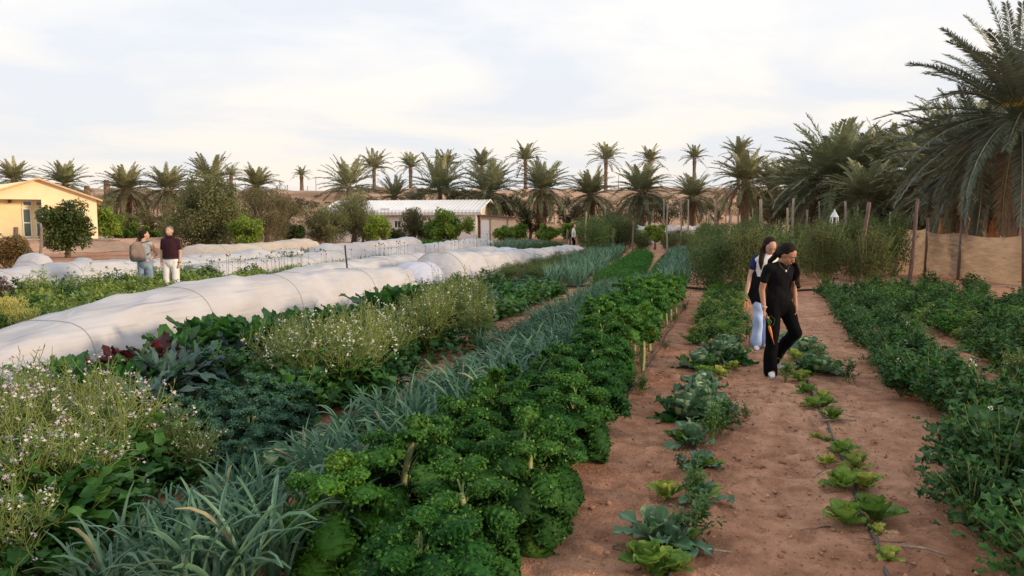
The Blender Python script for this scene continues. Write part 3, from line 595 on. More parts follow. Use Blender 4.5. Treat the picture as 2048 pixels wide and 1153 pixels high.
# ---------------------------------------------------------------- palms
def frond(mb, e0, bend, L_, nl, ll, wid, az, rg, org=(0, 0, 0), mat=0, tint=.5, lift=.25, rach=.022, rmat=0, hang=.12):
    n = 14; t_ = np.linspace(0, 1, n + 1); el = e0 - bend * t_ ** 1.25
    r = np.concatenate([[0], np.cumsum(np.cos((el[1:] + el[:-1]) / 2))]) * L_ / n; z = np.concatenate([[0], np.cumsum(np.sin((el[1:] + el[:-1]) / 2))]) * L_ / n
    ca, sa = math.cos(az), math.sin(az); sway = rg.normal(0, .12) * t_ ** 2 * L_ * .5
    pts = np.stack([r * ca - sway * sa, r * sa + sway * ca, z], 1) + np.asarray(org)
    mb.tube(pts[::2], rach * L_ / 3 * (1.15 - np.linspace(0, 1, len(pts[::2]))), 4, rmat, .75, cap=False)
    tl = np.repeat(np.linspace(.14, .995, nl), 2) + rg.normal(0, .004, nl * 2); tl = np.clip(tl, 0, 1); side = np.tile([1., -1.], nl)
    P_ = np.stack([np.interp(tl, t_, pts[:, k]) for k in range(3)], 1); elv = np.interp(tl, t_, el)
    T_ = np.stack([np.cos(elv) * ca, np.cos(elv) * sa, np.sin(elv)], 1); Nn = np.stack([-np.sin(elv) * ca, -np.sin(elv) * sa, np.cos(elv)], 1); S_ = np.stack([np.full(len(tl), -sa), np.full(len(tl), ca), np.zeros(len(tl))], 1)
    ang = np.radians(66 - 34 * tl + rg.normal(0, 5, len(tl))); ln = ll * (1.05 - .55 * np.abs(tl - .42) * 1.4 - .25 * tl) * rg.uniform(.85, 1.1, len(tl)); up = lift + rg.normal(0, .14, len(tl))
    D = T_ * np.cos(ang)[:, None] + S_ * (side * np.sin(ang))[:, None] + Nn * up[:, None]; D /= np.linalg.norm(D, axis=1)[:, None]
    Wd = np.cross(D, Nn + S_ * (side * .4)[:, None]); Wd /= np.linalg.norm(Wd, axis=1)[:, None] + 1e-9
    mid = P_ + D * (ln * .4)[:, None]; tip = P_ + D * ln[:, None]; tip[:, 2] -= ln * hang; mid[:, 2] -= ln * hang * .2
    V = np.stack([P_, mid + Wd * wid / 2, tip, mid - Wd * wid / 2], 1).reshape(-1, 3); k = np.arange(len(tl)) * 4
    mb.add(V, np.stack([k, k + 1, k + 2, k + 3], 1), np.repeat(np.clip(tint + rg.normal(0, .13, len(tl)), 0, 1), 4), mat)
def crown(seed, n, L_, nl, ll, wid, emax=82, emin=-35, bendr=(45, 105), dry=4, spread=.12, upf=.6, hang=.14):
    rg = rng_(seed); mb = MB()
    for i in range(n):
        q = (i + .5) / n; az = i * 2.39996 + rg.normal(0, .18)
        if q < upf: e0 = R(emax + (22 - emax) * (q / upf) ** .9 + rg.normal(0, 5)); be = R(rg.uniform(*bendr)) * (.35 + .5 * q / upf)
        else: e0 = R(12 + (emin - 12) * ((q - upf) / (1 - upf)) + rg.normal(0, 6)); be = R(rg.uniform(*bendr)) * .75
        ll_ = L_ * (1 - .14 * (1 - q) ** 2) * rg.uniform(.88, 1.06)
        isdry = i >= n - dry
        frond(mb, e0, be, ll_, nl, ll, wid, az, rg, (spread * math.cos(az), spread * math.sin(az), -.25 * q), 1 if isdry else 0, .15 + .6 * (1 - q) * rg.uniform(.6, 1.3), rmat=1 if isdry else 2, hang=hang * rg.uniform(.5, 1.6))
    return mb
def palm_trunk(seed, r, scars=14):
    rg = rng_(seed); mb = MB(); n = 12; m_ = 26; V = []   # unit height, scaled per palm
    for j in range(m_ + 1):
        for k in range(n):
            a = 2 * math.pi * k / n + (j % 2) * math.pi / n; rr = r * (1 + .16 * ((j + k) % 2) + rg.normal(0, .04)) * (1.15 - .3 * j / m_ + .25 * math.exp(-((j / m_ - .84) / .1) ** 2))
            V.append((rr * math.cos(a), rr * math.sin(a), j / m_))
    F = [(j * n + k, j * n + (k + 1) % n, (j + 1) * n + (k + 1) % n, (j + 1) * n + k) for j in range(m_) for k in range(n)]
    mb.add(V, F); return mb
CR = {}
def crown_mesh(kind):
    if kind not in CR:
        warm = kind.endswith('w'); pm = palm_w if warm else palm_m
        spec = {'full': dict(seed=3, n=84, L_=3.4, nl=38, ll=.66, wid=.085, emin=-58, dry=7, spread=.2), 'fullw': dict(seed=4, n=76, L_=3.3, nl=38, ll=.66, wid=.085, emin=-52, dry=8, spread=.2),
                'upw': dict(seed=5, n=46, L_=3.3, nl=38, ll=.62, wid=.085, emin=-5, bendr=(35, 65), dry=0), 'thin': dict(seed=6, n=32, L_=2.5, nl=28, ll=.55, wid=.10, emin=-15, bendr=(40, 110), dry=2, upf=.85),
                'thinw': dict(seed=7, n=28, L_=2.5, nl=28, ll=.55, wid=.10, emin=-15, bendr=(40, 110), dry=2, upf=.85)}[kind]
        CR[kind] = crown(**spec).mesh([pm, palm_dry, palm_m])
    return CR[kind]
TRK = {}
def palm(label, px, pyc, wpx, depth, kind, base=None, rz=0, group='date palms in the background', tr=.20, on_dune=False, skirt=0):
    x, y, zc = AT(px, pyc, depth); z0 = dune_z(x, y) if depth > 86 else 0
    if base is not None: z0 = base
    R0 = {'f': 3.0, 'u': 2.6, 't': 2.1}[kind[0]]; s_ = (wpx * 1.12 / 2) * depth / FPX / R0
    r0 = empty('date_palm', (x, y, z0 - .1), label, 'palm tree', group, rz=rz)
    if tr not in TRK: TRK[tr] = palm_trunk(int(tr * 100), tr).mesh(trunk_m, False)
    t_ = link('trunk', TRK[tr], r0); t_.scale = (1, 1, max(.2, zc - z0 + .1))
    c = link('crown', crown_mesh(kind), r0); c.location = (0, 0, zc - z0 + .1); c.scale = (s_, s_, s_)
    return r0
# below the dune
palm('low feathery date palm left of the white shed roof, its trunk hidden by bushes', 697, 372, 100, 77, 'upw', rz=1)
palm('date palm with yellowish upright fronds above the middle of the shed roof', 880, 378, 120, 77, 'upw', rz=2.1)
palm('wide blue-green date palm above the right end of the shed roof', 978, 382, 125, 74, 'full', rz=.4, tr=.30)
palm('bushy date palm with a drooping skirt right of the shed annex', 1086, 376, 112, 73, 'full', rz=3.3, tr=.30)
palm('date palm below the tall lone palm, between two other skirted palms', 1181, 388, 100, 74, 'fullw', rz=1.9, tr=.30)
palm('date palm with a thick trunk above the far crosswise tunnel', 1283, 382, 112, 73, 'full', rz=4.5, tr=.33)
palm('smaller date palm in front of the forked lone palm', 1386, 392, 92, 75, 'full', rz=5.5, tr=.33)
palm('dense date palm left of the big dark palm group', 1492, 360, 125, 68, 'fullw', rz=.9, tr=.33)
palm('small dark date palm low behind the shed roof', 790, 392, 70, 80, 'upw', rz=3)
palm('large grey-green date palm behind the white bird house', 1672, 352, 225, 50, 'full', rz=2.2, tr=.34)
palm('date palm filling the gap right of the dense palm', 1590, 372, 120, 62, 'full', rz=.2, tr=.3)
palm('date palm with brownish upper fronds behind the big right palm', 1775, 338, 190, 52, 'fullw', rz=3.9, tr=.34)
palm('hazy date palm peeking out at the far right of the palm group', 1850, 340, 190, 47, 'full', rz=5.1, tr=.34)
palm('dark leaning date palm low behind the cloth fence', 1730, 395, 150, 44, 'full', rz=1.1, tr=.3)
palm('date palm crown between the tallest right palm and the hazy one behind it', 1905, 320, 230, 38, 'full', rz=1.3, tr=.34)
palm('date palm behind the right end of the bean hedges', 1725, 350, 170, 56, 'fullw', rz=2.3, tr=.34)
palm('date palm between the dense palm and the big grey-green one', 1545, 372, 110, 70, 'fullw', rz=3.3, tr=.34)
palm('date palm left of the white bird house behind the poles', 1620, 368, 140, 58, 'full', rz=4.3, tr=.34)
palm('low palm filling the space behind the left fence post', 1855, 385, 190, 42, 'full', rz=.7, tr=.34)
palm('low palm behind the middle of the cloth fence', 1925, 375, 200, 36, 'fullw', rz=2.9, tr=.34)
# on top of the dune
for i, (px, py, wd, k, lb) in enumerate([(603, 350, 34, 'thinw', 'tiny lone palm on the dune crest, farthest left'), (748, 336, 70, 'thinw', 'lone palm with a swollen trunk on the dune crest above the bushes'), (821, 334, 56, 'thin', 'lone palm with one long drooping frond on the dune crest'),
    (893, 330, 60, 'thinw', 'hazy crest palm rising behind the yellowish palm'), (964, 330, 62, 'thin', 'hazy crest palm rising behind the wide blue-green palm'), (1051, 318, 66, 'thinw', 'tall crest palm left of the bushy skirted palm'),
    (1212, 318, 62, 'thin', 'tall lone crest palm standing clear against the sky in the centre'), (1300, 322, 58, 'thinw', 'crest palm directly above the palm with the thick trunk'), (1389, 316, 50, 'thinw', 'slim crest palm with forked upright fronds'),
    (1478, 308, 66, 'thin', 'crest palm above the dense palm at the right'), (462, 350, 40, 'thinw', 'small crest palm above the olive tree at the left')]):
    palm(lb, px, py, wd, 112, k, rz=i * 1.3, group='palms on the dune crest', tr=.23)
# left group
palm('date palm behind the yellow house roof, far left', 28, 358, 80, 80, 'fullw', rz=.5, tr=.3)
palm('wide date palm above the right slope of the yellow roof', 130, 366, 90, 80, 'fullw', rz=1.5, tr=.3)
palm('date palm right of the yellow house with dark trunk', 252, 378, 100, 70, 'fullw', rz=2.5, tr=.36)
palm('date palm left of the large olive tree', 336, 378, 100, 70, 'fullw', rz=3.5, tr=.36)
palm('date palm rising behind the large olive tree', 424, 364, 100, 76, 'upw', rz=4.5, tr=.36)
palm('date palm rising behind the brownish tree', 514, 372, 84, 80, 'fullw', rz=5.5, tr=.36)
for px, py, lb in [(174, 372, 'crownless palm stub above the wide palm at the left'), (213, 360, 'crownless palm stub left of the dark-trunked palm')]:
    x, y, z = AT(px, py, 95); r0 = palm_trunk(int(px), .30).build('palm_stub', trunk_m, smooth=False); r0.location = (x, y, 0); r0.scale = (1, 1, z); tag(r0, lb, 'palm stub')
# big palms at the right edge
def bigpalm(label, px, pyc, depth, L_, seed, n, base_px, tm, tr, yellow=False):
    x, y, zc = AT(px, pyc, depth); r0 = empty('date_palm', (x, y, 0), label, 'palm tree', 'tall palms at the right edge')
    t_ = palm_trunk(seed, tr).build('trunk', tm, r0, smooth=False); t_.scale = (1, 1, zc)
    c = crown(seed, n, L_, 92, .60, .040, emax=86, emin=-52, bendr=(35, 85), dry=2, spread=.25, upf=.55, hang=.2); c = c.build('crown', [palm_n, palm_dry, palm_n], r0); c.location = (0, 0, zc)
    if yellow:
        mb = MB(); rg = rng_(9)
        for k in range(70):
            a = rg.normal(-2.1, .5); l_ = rg.uniform(.6, 1.1); p0 = np.array([.1 * math.cos(a), .1 * math.sin(a), .2]); d = np.array([math.cos(a), math.sin(a), .2])
            pts = [p0, p0 + d * l_ * .5 + [0, 0, .15], p0 + d * l_ * .9 + [rg.normal(0, .1), 0, -.25 * l_]]; mb.tube(pts, [.016, .011, .006], 4, cap=False)
        o = mb.build('date_stalks', palm_yel, r0); o.location = (0, 0, zc - .1)
    return r0
bigpalm('tallest date palm at the right edge with yellow date stalks in its crown', 2044, 222, 23.5, 4.0, 21, 90, 0, trunk_m, .21, True)
bigpalm('date palm with a dark trunk left of the sunlit orange trunk behind the cloth fence', 1965, 310, 29, 3.6, 22, 66, 0, trunk_m, .25)
bigpalm('date palm with a rough sunlit orange trunk behind the cloth fence', 1996, 330, 31, 3.4, 23, 44, 0, trunk_lit, .19)
for px, dp, lb in [(1880, 33, 'small young palm trunk with orange frond stubs behind the cloth fence'), (1922, 31, 'leaning orange palm stub behind the fence post')]:
    x, y, z = AT(px, 420, dp); r0 = empty('palm_offshoot', (x, y, 0), lb, 'palm', 'palm offshoots behind the cloth fence'); t_ = palm_trunk(3, .14).build('trunk', trunk_lit, r0, smooth=False); t_.scale = (1, 1, z); t_.rotation_euler = (0, R(6), 0)
    c = crown(int(px), 14, 1.6, 40, .35, .03, emax=75, emin=20, dry=6).build('crown', [palm_n, palm_dry, palm_n], r0); c.location = (.1, 0, z)
# ---------------------------------------------------------------- trees and bushes
def rand_rot(n, rg, upbias=.6):
    """random frames: columns (length dir, width dir, normal)"""
    d = rg.normal(0, 1, (n, 3)); d[:, 2] = d[:, 2] * .7 - .1; d /= np.linalg.norm(d, axis=1)[:, None]
    nn = rg.normal(0, 1, (n, 3)); nn[:, 2] = np.abs(nn[:, 2]) + upbias; s_ = np.cross(nn, d); s_ /= np.linalg.norm(s_, axis=1)[:, None] + 1e-9
    return d, s_, np.cross(d, s_)
def leafset(mb, P_, rg, size, wr=.5, mat=0, tint=None, upbias=.6, D=None):
    """folded leaves (two quads each) at points P_"""
    n = len(P_); d, s_, nn = rand_rot(n, rg, upbias)
    if D is not None:
        d = d * .5 + D; d /= np.linalg.norm(d, axis=1)[:, None]; s_ = np.cross(rg.normal(0, .4, (n, 3)) + [0, 0, 1], d); s_ /= np.linalg.norm(s_, axis=1)[:, None] + 1e-9; nn = np.cross(d, s_)
    l_ = size * rg.uniform(.7, 1.3, n)[:, None]; w_ = l_ * wr / 2
    a = P_; b = P_ + d * l_ * .55 - nn * l_ * .08; c = P_ + d * l_ - nn * l_ * .22
    V = np.stack([a, b + s_ * w_ + nn * w_ * .4, c, b - s_ * w_ + nn * w_ * .4, b], 1).reshape(-1, 3); k = np.arange(n) * 5
    F = np.concatenate([np.stack([k, k + 4, k + 2, k + 1], 1), np.stack([k, k + 3, k + 2, k + 4], 1)])
    if tint is None: tint = np.clip(rg.normal(.45, .22, n), 0, 1)
    mb.add(V, F, np.repeat(tint, 5), mat)
def clumps(rg, n, rx, ry, rz_, zc, cr=(.22, .4), flat=0):
    C_ = []; 
    while len(C_) < n:
        p = rg.normal(0, 1, 3); p /= np.linalg.norm(p); p *= rg.uniform(.35, .95) 
        if p[2] < -.8: continue
        C_.append((p[0] * rx, p[1] * ry, zc + p[2] * rz_, rg.uniform(*cr) * min(rx, rz_)))
    return np.array(C_)
def tree(name, label, px, pyc, wpx, hpx, depth, m, leaf=.13, n=5000, trunk=True, seed=1, cat='tree', group=None, z0=0.0, nc=34, feather=False, twigs=True):
    rg = rng_(seed); x, y, zc = AT(px, pyc, depth); rx = wpx * 1.1 / 2 * depth / FPX; rz_ = hpx * 1.1 / 2 * depth / FPX; n = int(n * 1.7); r0 = empty(name, (x, y, z0), label, cat, group); zc -= z0
    C_ = clumps(rg, nc, rx * .86, rx * .8, rz_ * .86, zc, (.22, .42)); C_[:, 2] = np.maximum(C_[:, 2], C_[:, 3] * .5 + .05)
    w_ = C_[:, 3] ** 2; k = rg.choice(len(C_), n, p=w_ / w_.sum()); q = rg.normal(0, 1, (n, 3)); q /= np.linalg.norm(q, axis=1)[:, None]; q *= (rg.uniform(.45, 1.12, n) ** .7)[:, None]
    ct = rg.normal(0, .12, len(C_)); P_ = C_[k, :3] + q * C_[k, 3:4]; P_[:, 2] = np.maximum(P_[:, 2], .03)
    tint = np.clip(.45 + ct[k] + rg.normal(0, .16, n), 0, 1); mb = MB()
    leafset(mb, P_, rg, leaf, .28 if feather else .5, tint=tint, D=q * .8 + [0, 0, .4] if feather else None)
    mb.build('crown', m, r0)
    mb = MB(); zt_ = max(.3, zc - rz_ * .3)
    mb.tube([(0, 0, -.1), (rx * .04, 0, zt_ * .5), (0, 0, zt_)], [rx * .085 + .02, rx * .065 + .015, rx * .05 + .01], 8)
    for i in range(0, len(C_), 3):
        c = C_[i]; st = zt_ * rg.uniform(.45, .95); mid = np.array([c[0] * .5, c[1] * .5, (st + c[2]) / 2 + .05 * rx]); mb.tube([(0, 0, st), mid, c[:3]], [rx * .035 + .008, rx * .022 + .006, .006], 5)
    mb.build('trunk', bark_m, r0)
    return r0
tree('round_tree', 'round dark green tree with a forked trunk in front of the yellow house', 132, 452, 112, 108, 39, dark_t, .17, 5200, seed=11, nc=46)
tree('olive_tree', 'large grey-green tree right behind the man in the maroon shirt', 412, 434, 150, 170, 47, olive_t, .17, 11000, seed=12, nc=60)
tree('brownish_tree', 'brownish feathery tree right of the large grey-green tree', 530, 428, 125, 125, 54, brown_t, .16, 9000, seed=13, nc=50, feather=True)
tree('bright_bush', 'bright yellow-green bush in front of the brownish tree', 493, 462, 74, 60, 45, bright_t, .15, 3200, seed=14, cat='bush')
tree('bright_bush', 'bright green round bush left of the cream shed wall window', 754, 458, 56, 56, 60, bright_t, .20, 2800, seed=15, cat='bush')
tree('bright_bush', 'large bright green bush in front of the shed gable end', 895, 452, 108, 62, 60, bright_t, .20, 5200, seed=16, cat='bush', nc=50)
tree('leafy_shrub', 'grey-green shrub with spiky top between the two bright bushes', 828, 450, 62, 70, 61, brown_t, .22, 3200, seed=17, cat='bush', feather=True)
tree('olive_bush', 'wide olive bush at the left end of the shed', 652, 452, 124, 84, 60, olive_t, .18, 8000, seed=18, cat='bush', nc=50, feather=True)
tree('feathery_tree', 'taller feathery tree covering the left part of the shed roof', 706, 430, 124, 104, 64, olive_t, .18, 9000, seed=19, nc=50, feather=True)
for i, (px, py, w_, h_, d_, mm, lb) in enumerate([(1008, 468, 50, 34, 58, bright_t, 'small bright bush right of the annex door'), (1040, 466, 36, 40, 60, bright_t, 'small bright bush with an upright shoot right of the annex'), (1098, 466, 56, 34, 58, bright_t, 'small bright bush left of the man in the white shirt'),
        (1140, 462, 40, 30, 60, bright_t, 'bright bush behind the man in the white shirt'), (218, 446, 56, 70, 56, bright_t, 'yellow-green bush right of the air conditioner'), (262, 450, 56, 60, 60, olive_t, 'olive bush behind the woman with the backpack'), (200, 420, 70, 70, 64, olive_t, 'olive tree crown behind the corner of the yellow house'),
        (300, 440, 110, 60, 66, brown_t, 'brownish shrub mass between the two left palms'), (345, 462, 70, 44, 60, olive_t, 'low olive bush behind the two people at the left'), (370, 440, 70, 90, 66, olive_t, 'grey-green bush behind the left edge of the large tree'), (575, 462, 60, 50, 66, olive_t, 'olive bush right of the brownish tree'), (245, 462, 70, 36, 58, bright_t, 'low yellow-green bush on the sandy bank'), (300, 468, 60, 30, 62, bright_t, 'low yellow-green bush behind the woman'), (725, 462, 60, 50, 66, olive_t, 'olive bush against the shed wall, left of the round bright bush'), (860, 468, 50, 34, 64, bright_t, 'small bright bush between shrub and large bright bush'), (795, 470, 40, 24, 63, olive_t, 'low plant below the shed window'), (1310, 466, 46, 34, 50, bright_t, 'bright leafy shrub at the end of the sand path'), (1060, 440, 70, 56, 76, dark_t, 'dark bush right of the annex roof'), (590, 470, 44, 40, 58, dark_t, 'dark bush between the brownish tree and the olive bush'),
        (1135, 425, 90, 60, 80, dark_t, 'dark shrub between the bushy palm and the next skirted palm'), (1232, 425, 80, 60, 80, olive_t, 'olive shrub left of the thick-trunked palm'), (1335, 420, 80, 64, 80, dark_t, 'dark shrub right of the thick-trunked palm'), (1435, 415, 90, 70, 76, olive_t, 'olive shrub left of the dense palm'), (1020, 415, 70, 60, 80, dark_t, 'dark shrub behind the right end of the shed'), (925, 392, 90, 40, 82, dark_t, 'dark shrub behind the ridge of the shed roof'), (835, 392, 80, 36, 82, olive_t, 'olive shrub behind the middle of the shed roof'), (390, 400, 70, 70, 80, brown_t, 'brownish shrub behind the large grey-green tree'), (290, 400, 80, 70, 84, olive_t, 'olive shrub between the two left palms, farther back'), (575, 415, 70, 60, 80, brown_t, 'brownish shrub at the foot of the dune left of the shed'), (1520, 410, 90, 70, 70, dark_t, 'dark shrub right of the dense palm'), (1615, 405, 90, 80, 62, olive_t, 'olive shrub mass behind the poles at the right'), (1850, 400, 110, 90, 48, dark_t, 'dark shrub mass under the hazy right palm'), (230, 398, 60, 50, 82, olive_t, 'grey-green tree far behind the dark-trunked palm'), (1660, 420, 90, 60, 55, olive_t, 'dull bush below the large palm at the right'), (1560, 425, 110, 60, 60, brown_t, 'brownish bush mass below the dense palm'),
        (1850, 440, 70, 60, 40, dark_t, 'dark bush behind the cloth fence'), (1770, 445, 110, 60, 44, dark_t, 'dark bush behind the left end of the cloth fence'), (1910, 452, 80, 36, 38, olive_t, 'low olive bush behind the middle fence post'), (470, 440, 70, 80, 60, olive_t, 'dull green tree between the grey-green and brownish trees')]):
    tree('bush', lb, px, py, w_, h_, d_, mm, .18, 2200, seed=30 + i, cat='bush', nc=22, feather=mm is olive_t)
rust_t = leafmat('rusty_leaf', (.06, .06, .02), (.26, .17, .06), .3, .6)
tree('rusty_bush', 'rusty olive bush at the left edge below the dark stub', 18, 505, 86, 74, 25, rust_t, .075, 4200, seed=60, cat='bush')
tree('dry_bush', 'grey dry bush with pale twigs right of the rusty bush', 52, 512, 30, 40, 25, brown_t, .06, 700, seed=61, cat='bush')
tree('purple_shrub', 'dark purple-brown seedy shrub at the left edge behind the vegetable bed', 2, 580, 38, 90, 15.5, leafmat('purple_leaf', (.05, .03, .03), (.16, .10, .10), .2, .7), .03, 3500, seed=62, cat='plant', feather=True)
# low scrub dotted over the dune face
rg = rng_(77); scrub = []
for i in range(90):
    px = rg.uniform(560, 1450); d_ = rg.uniform(92, 104); x = AT(px, 400, d_)[0]; scrub.append((x, d_))
sb = None
def mk_scrub(seed):
    rg = rng_(seed); mb = MB(); n = 260; q = rg.normal(0, 1, (n, 3)); q[:, 2] = np.abs(q[:, 2]) * .5; q /= np.linalg.norm(q, axis=1)[:, None]; leafset(mb, q * [.8, .8, .4] * rg.uniform(.3, 1, (n, 1)), rg, .3, .3, D=q); return mb.build('dune_shrub', brown_t)
KS = Kind([lambda: mk_scrub(1), lambda: mk_scrub(2)])
for x, d_ in scrub: KS.put(x, d_, rg.uniform(0, 6), rg.uniform(.35, 1.1), 'dry brownish scrub growing on the dune slope behind the palms', 'shrub', 'scrub on the dune slope', z=dune_z(x, d_))
# climbing bean and tomato hedges: a thing per bushy plant
def mk_bean(seed, m, h=1.95, r=.88, n=5600, leaf=.07):
    def f():
        rg = rng_(seed); root = empty('bean_bush', (0, 0, 0)); C_ = clumps(rg, 56, r * .82, r * .82, h * .47, h * .47, (.25, .45)); k = rg.integers(0, len(C_), n); q = rg.normal(0, 1, (n, 3)); q /= np.linalg.norm(q, axis=1)[:, None]
        P_ = C_[k, :3] + q * C_[k, 3:4] * rg.uniform(.5, 1.15, (n, 1)); P_[:, 2] = np.abs(P_[:, 2]) + .02; mb = MB(); ct = rg.normal(0, .12, len(C_))
        leafset(mb, P_, rg, leaf, .42, tint=np.clip(.45 + ct[k] + rg.normal(0, .17, n), 0, 1), upbias=.3); mb.build('foliage', m, root)
        mb = MB()
        for i in range(0, 40, 2): c = C_[i]; mb.tube([(c[0] * .2, c[1] * .2, 0), (c[0] * .7, c[1] * .7, c[2] * .55), c[:3] + [0, 0, c[3]]], [.012, .009, .004], 4, cap=False)
        for i in range(26):
            a = rg.uniform(0, 6.3); p = np.array([r * .8 * math.cos(a), r * .8 * math.sin(a), h * rg.uniform(.5, .85)]); mb.tube([p * .7, p, p + [.12 * math.cos(a), .12 * math.sin(a), rg.uniform(.05, .3)]], [.006, .005, .003], 4, cap=False)
        mb.build('stems', fstem_m, root); return root
    return f
mixb = mk_bean
KB = Kind([mk_bean(1, bean_m), mk_bean(2, bean_m), mk_bean(3, bean_d), mk_bean(4, bean_m)])
def hedge(pts, where, cat='bush', sz=1.0, s0=1.0, jit=.15, seed=0, grp='bushy bean plants on stakes', kk=None):
    rg = rng_(seed)
    for i, (x, y) in enumerate(pts):
        KB.put(x + rg.normal(0, jit), y + rg.normal(0, jit), rg.uniform(0, 6), s0 * rg.uniform(.9, 1.1), f'{ordn(i)} bean bush from the front, {where}', cat, grp, sz=s0 * sz * rg.uniform(.88, 1.08), k=None if kk is None else kk[i % len(kk)])
def line(u0, v0, u1, v1, n): return [B(u0 + (u1 - u0) * i / (n - 1), v0 + (v1 - v0) * i / (n - 1)) for i in range(n)]
def pline(a, b, n):
    A_, B_ = G(*a), G(*b); return [(A_[0] + (B_[0] - A_[0]) * i / (n - 1), A_[1] + (B_[1] - A_[1]) * i / (n - 1)) for i in range(n)]
hedge(pline((1428, 583), (1412, 497), 15), 'in the bean row left of the weathered leaning pole', s0=.95, sz=.95, seed=1)
hedge(pline((1492, 588), (1445, 500), 13), 'in the bean row right of the leaning pole', s0=1.0, sz=1.0, seed=2, kk=[2, 0, 2, 1])
hedge(pline((1545, 562), (1490, 500), 9), 'in the bean row behind the two girls', s0=1.05, seed=3)
hedge(pline((1655, 572), (1590, 500), 11), 'in the hedge right of the bare sand patch', s0=1.0, sz=1.02, seed=4, kk=[2, 1, 2, 0])
hedge(pline((1735, 577), (1640, 500), 12), 'in the hedge around the thick dark pole', s0=1.0, sz=1.08, seed=5, kk=[2, 2, 0])
hedge(pline((1785, 555), (1700, 505), 7), 'in the hedge beside the cloth fence', s0=.95, sz=1.1, seed=6, kk=[3, 1])
hedge(pline((1190, 512), (1175, 498), 4), 'in the left bean hedge behind the white shirt man', s0=1.35, sz=.9, seed=7)
hedge(pline((1222, 505), (1212, 494), 3), 'in the left bean hedge, middle part', s0=1.45, sz=.85, seed=8)
hedge(pline((1252, 505), (1245, 492), 3), 'in the left bean hedge beside the sand path', s0=1.35, sz=.9, seed=9)
hedge(pline((1290, 506), (1280, 485), 4), 'left of the sand path entrance', s0=.9, sz=.75, seed=10, kk=[2, 1])
hedge(pline((1344, 505), (1325, 485), 4), 'right of the sand path entrance', s0=.9, sz=.75, seed=11, kk=[2, 1])
hedge(pline((1375, 500), (1362, 484), 3), 'behind the right leek bed', s0=1.1, sz=.7, seed=12, kk=[1, 2])
# ---------------------------------------------------------------- leaves for the vegetables
def grid_faces(nl, nw):
    idx = np.arange((nl + 1) * (nw + 1)).reshape(nl + 1, nw + 1)
    return np.stack([idx[:-1, :-1], idx[:-1, 1:], idx[1:, 1:], idx[1:, :-1]], -1).reshape(-1, 4)
def leaf(mb, rg, org, az, e0, bend, Ln, W, nl=12, nw=6, pet=.2, ruf=.0, f1=4, f2=9, cup=.25, petw=.02, mat=0, tint=.5, tv=.15, shape=1, rib=None, bp=1.2, lobes=0, twist=0, ragged=0):
    t_ = np.linspace(0, 1, nl + 1); el = e0 - bend * t_ ** bp
    r = np.concatenate([[0], np.cumsum(np.cos((el[1:] + el[:-1]) / 2))]) * Ln / nl; z = np.concatenate([[0], np.cumsum(np.sin((el[1:] + el[:-1]) / 2))]) * Ln / nl
    q = np.clip((t_ - pet) / (1 - pet), 0, 1)
    if shape == 1: wd = np.sin(np.pi * np.clip(q, 0, 1) ** .8) ** .6           # ovate
    elif shape == 2: wd = (q ** .5) * np.sqrt(np.clip(1 - ((q - .55) / .46) ** 2 * (q > .55), 0, 1))   # spoon, round tip
    elif shape == 3: wd = np.clip(np.sin(np.pi * q ** .6), 0, 1) ** .5 * .9       # long strap
    else: wd = np.clip(1 - q ** 2.2, 0, 1) * .5 + .5 * (q < .999)
    if lobes: wd = wd * (1 - .38 * np.abs(np.sin(q * math.pi * lobes)) ** 2 * (q < .75))
    wd = np.maximum(wd * W, petw) / 2; wd[-1] = min(wd[-1], W * .05 + .002)
    s_ = np.linspace(-1, 1, nw + 1); S, Tt = np.meshgrid(s_, t_); Wd = wd[:, None] * np.ones_like(S)
    inb = np.clip(q * 6, 0, 1)[:, None]
    p1, p2, p3, p4 = rg.uniform(0, 6.3, 4)
    off = cup * S ** 2 * Wd + ruf * np.abs(S) ** 1.3 * inb * (np.sin(f1 * 6.28 * Tt + p1 + 1.7 * S) + .7 * np.sin(f2 * 6.28 * Tt + p2 - 2.9 * S) + .4 * rg.normal(0, 1, S.shape))
    lon = ruf * .7 * np.abs(S) ** 1.3 * inb * np.cos(f2 * 6.28 * Tt + p3 + 2.2 * S); lat = S * Wd * (1 + (ragged * rg.normal(0, 1, S.shape) * (np.abs(S) > .8)) + ruf * 1.2 / (W + .01) * np.sin(f2 * 6.28 * Tt + p4) * np.abs(S))
    ca, sa = math.cos(az), math.sin(az); ce, se = np.cos(el)[:, None], np.sin(el)[:, None]
    tw = twist * Tt
    lat2 = lat * np.cos(tw); off = off + lat * np.sin(tw)
    rr = r[:, None] + ce * lon - se * off; zz = z[:, None] + se * lon + ce * off
    X_ = rr * ca - lat2 * sa; Y_ = rr * sa + lat2 * ca
    V = np.stack([X_, Y_, zz], -1).reshape(-1, 3) + np.asarray(org)
    tt = tint + tv * (.5 * rg.normal() + rg.normal(0, .35, S.shape)) + .12 * np.abs(S)
    if rib is not None: tt = np.where(np.abs(S) < 1.01 / nw, rib, tt)
    mb.add(V, grid_faces(nl, nw), np.clip(tt, 0, 1).ravel(), mat)
petiole_m = leafmat('kale_petiole', (.16, .24, .08), (.30, .38, .16), .2, .6)
kale_l = leafmat('tall_kale_leaf', (.02, .085, .012), (.20, .38, .05), .3, .6, .2, cmid=(.055, .18, .025))
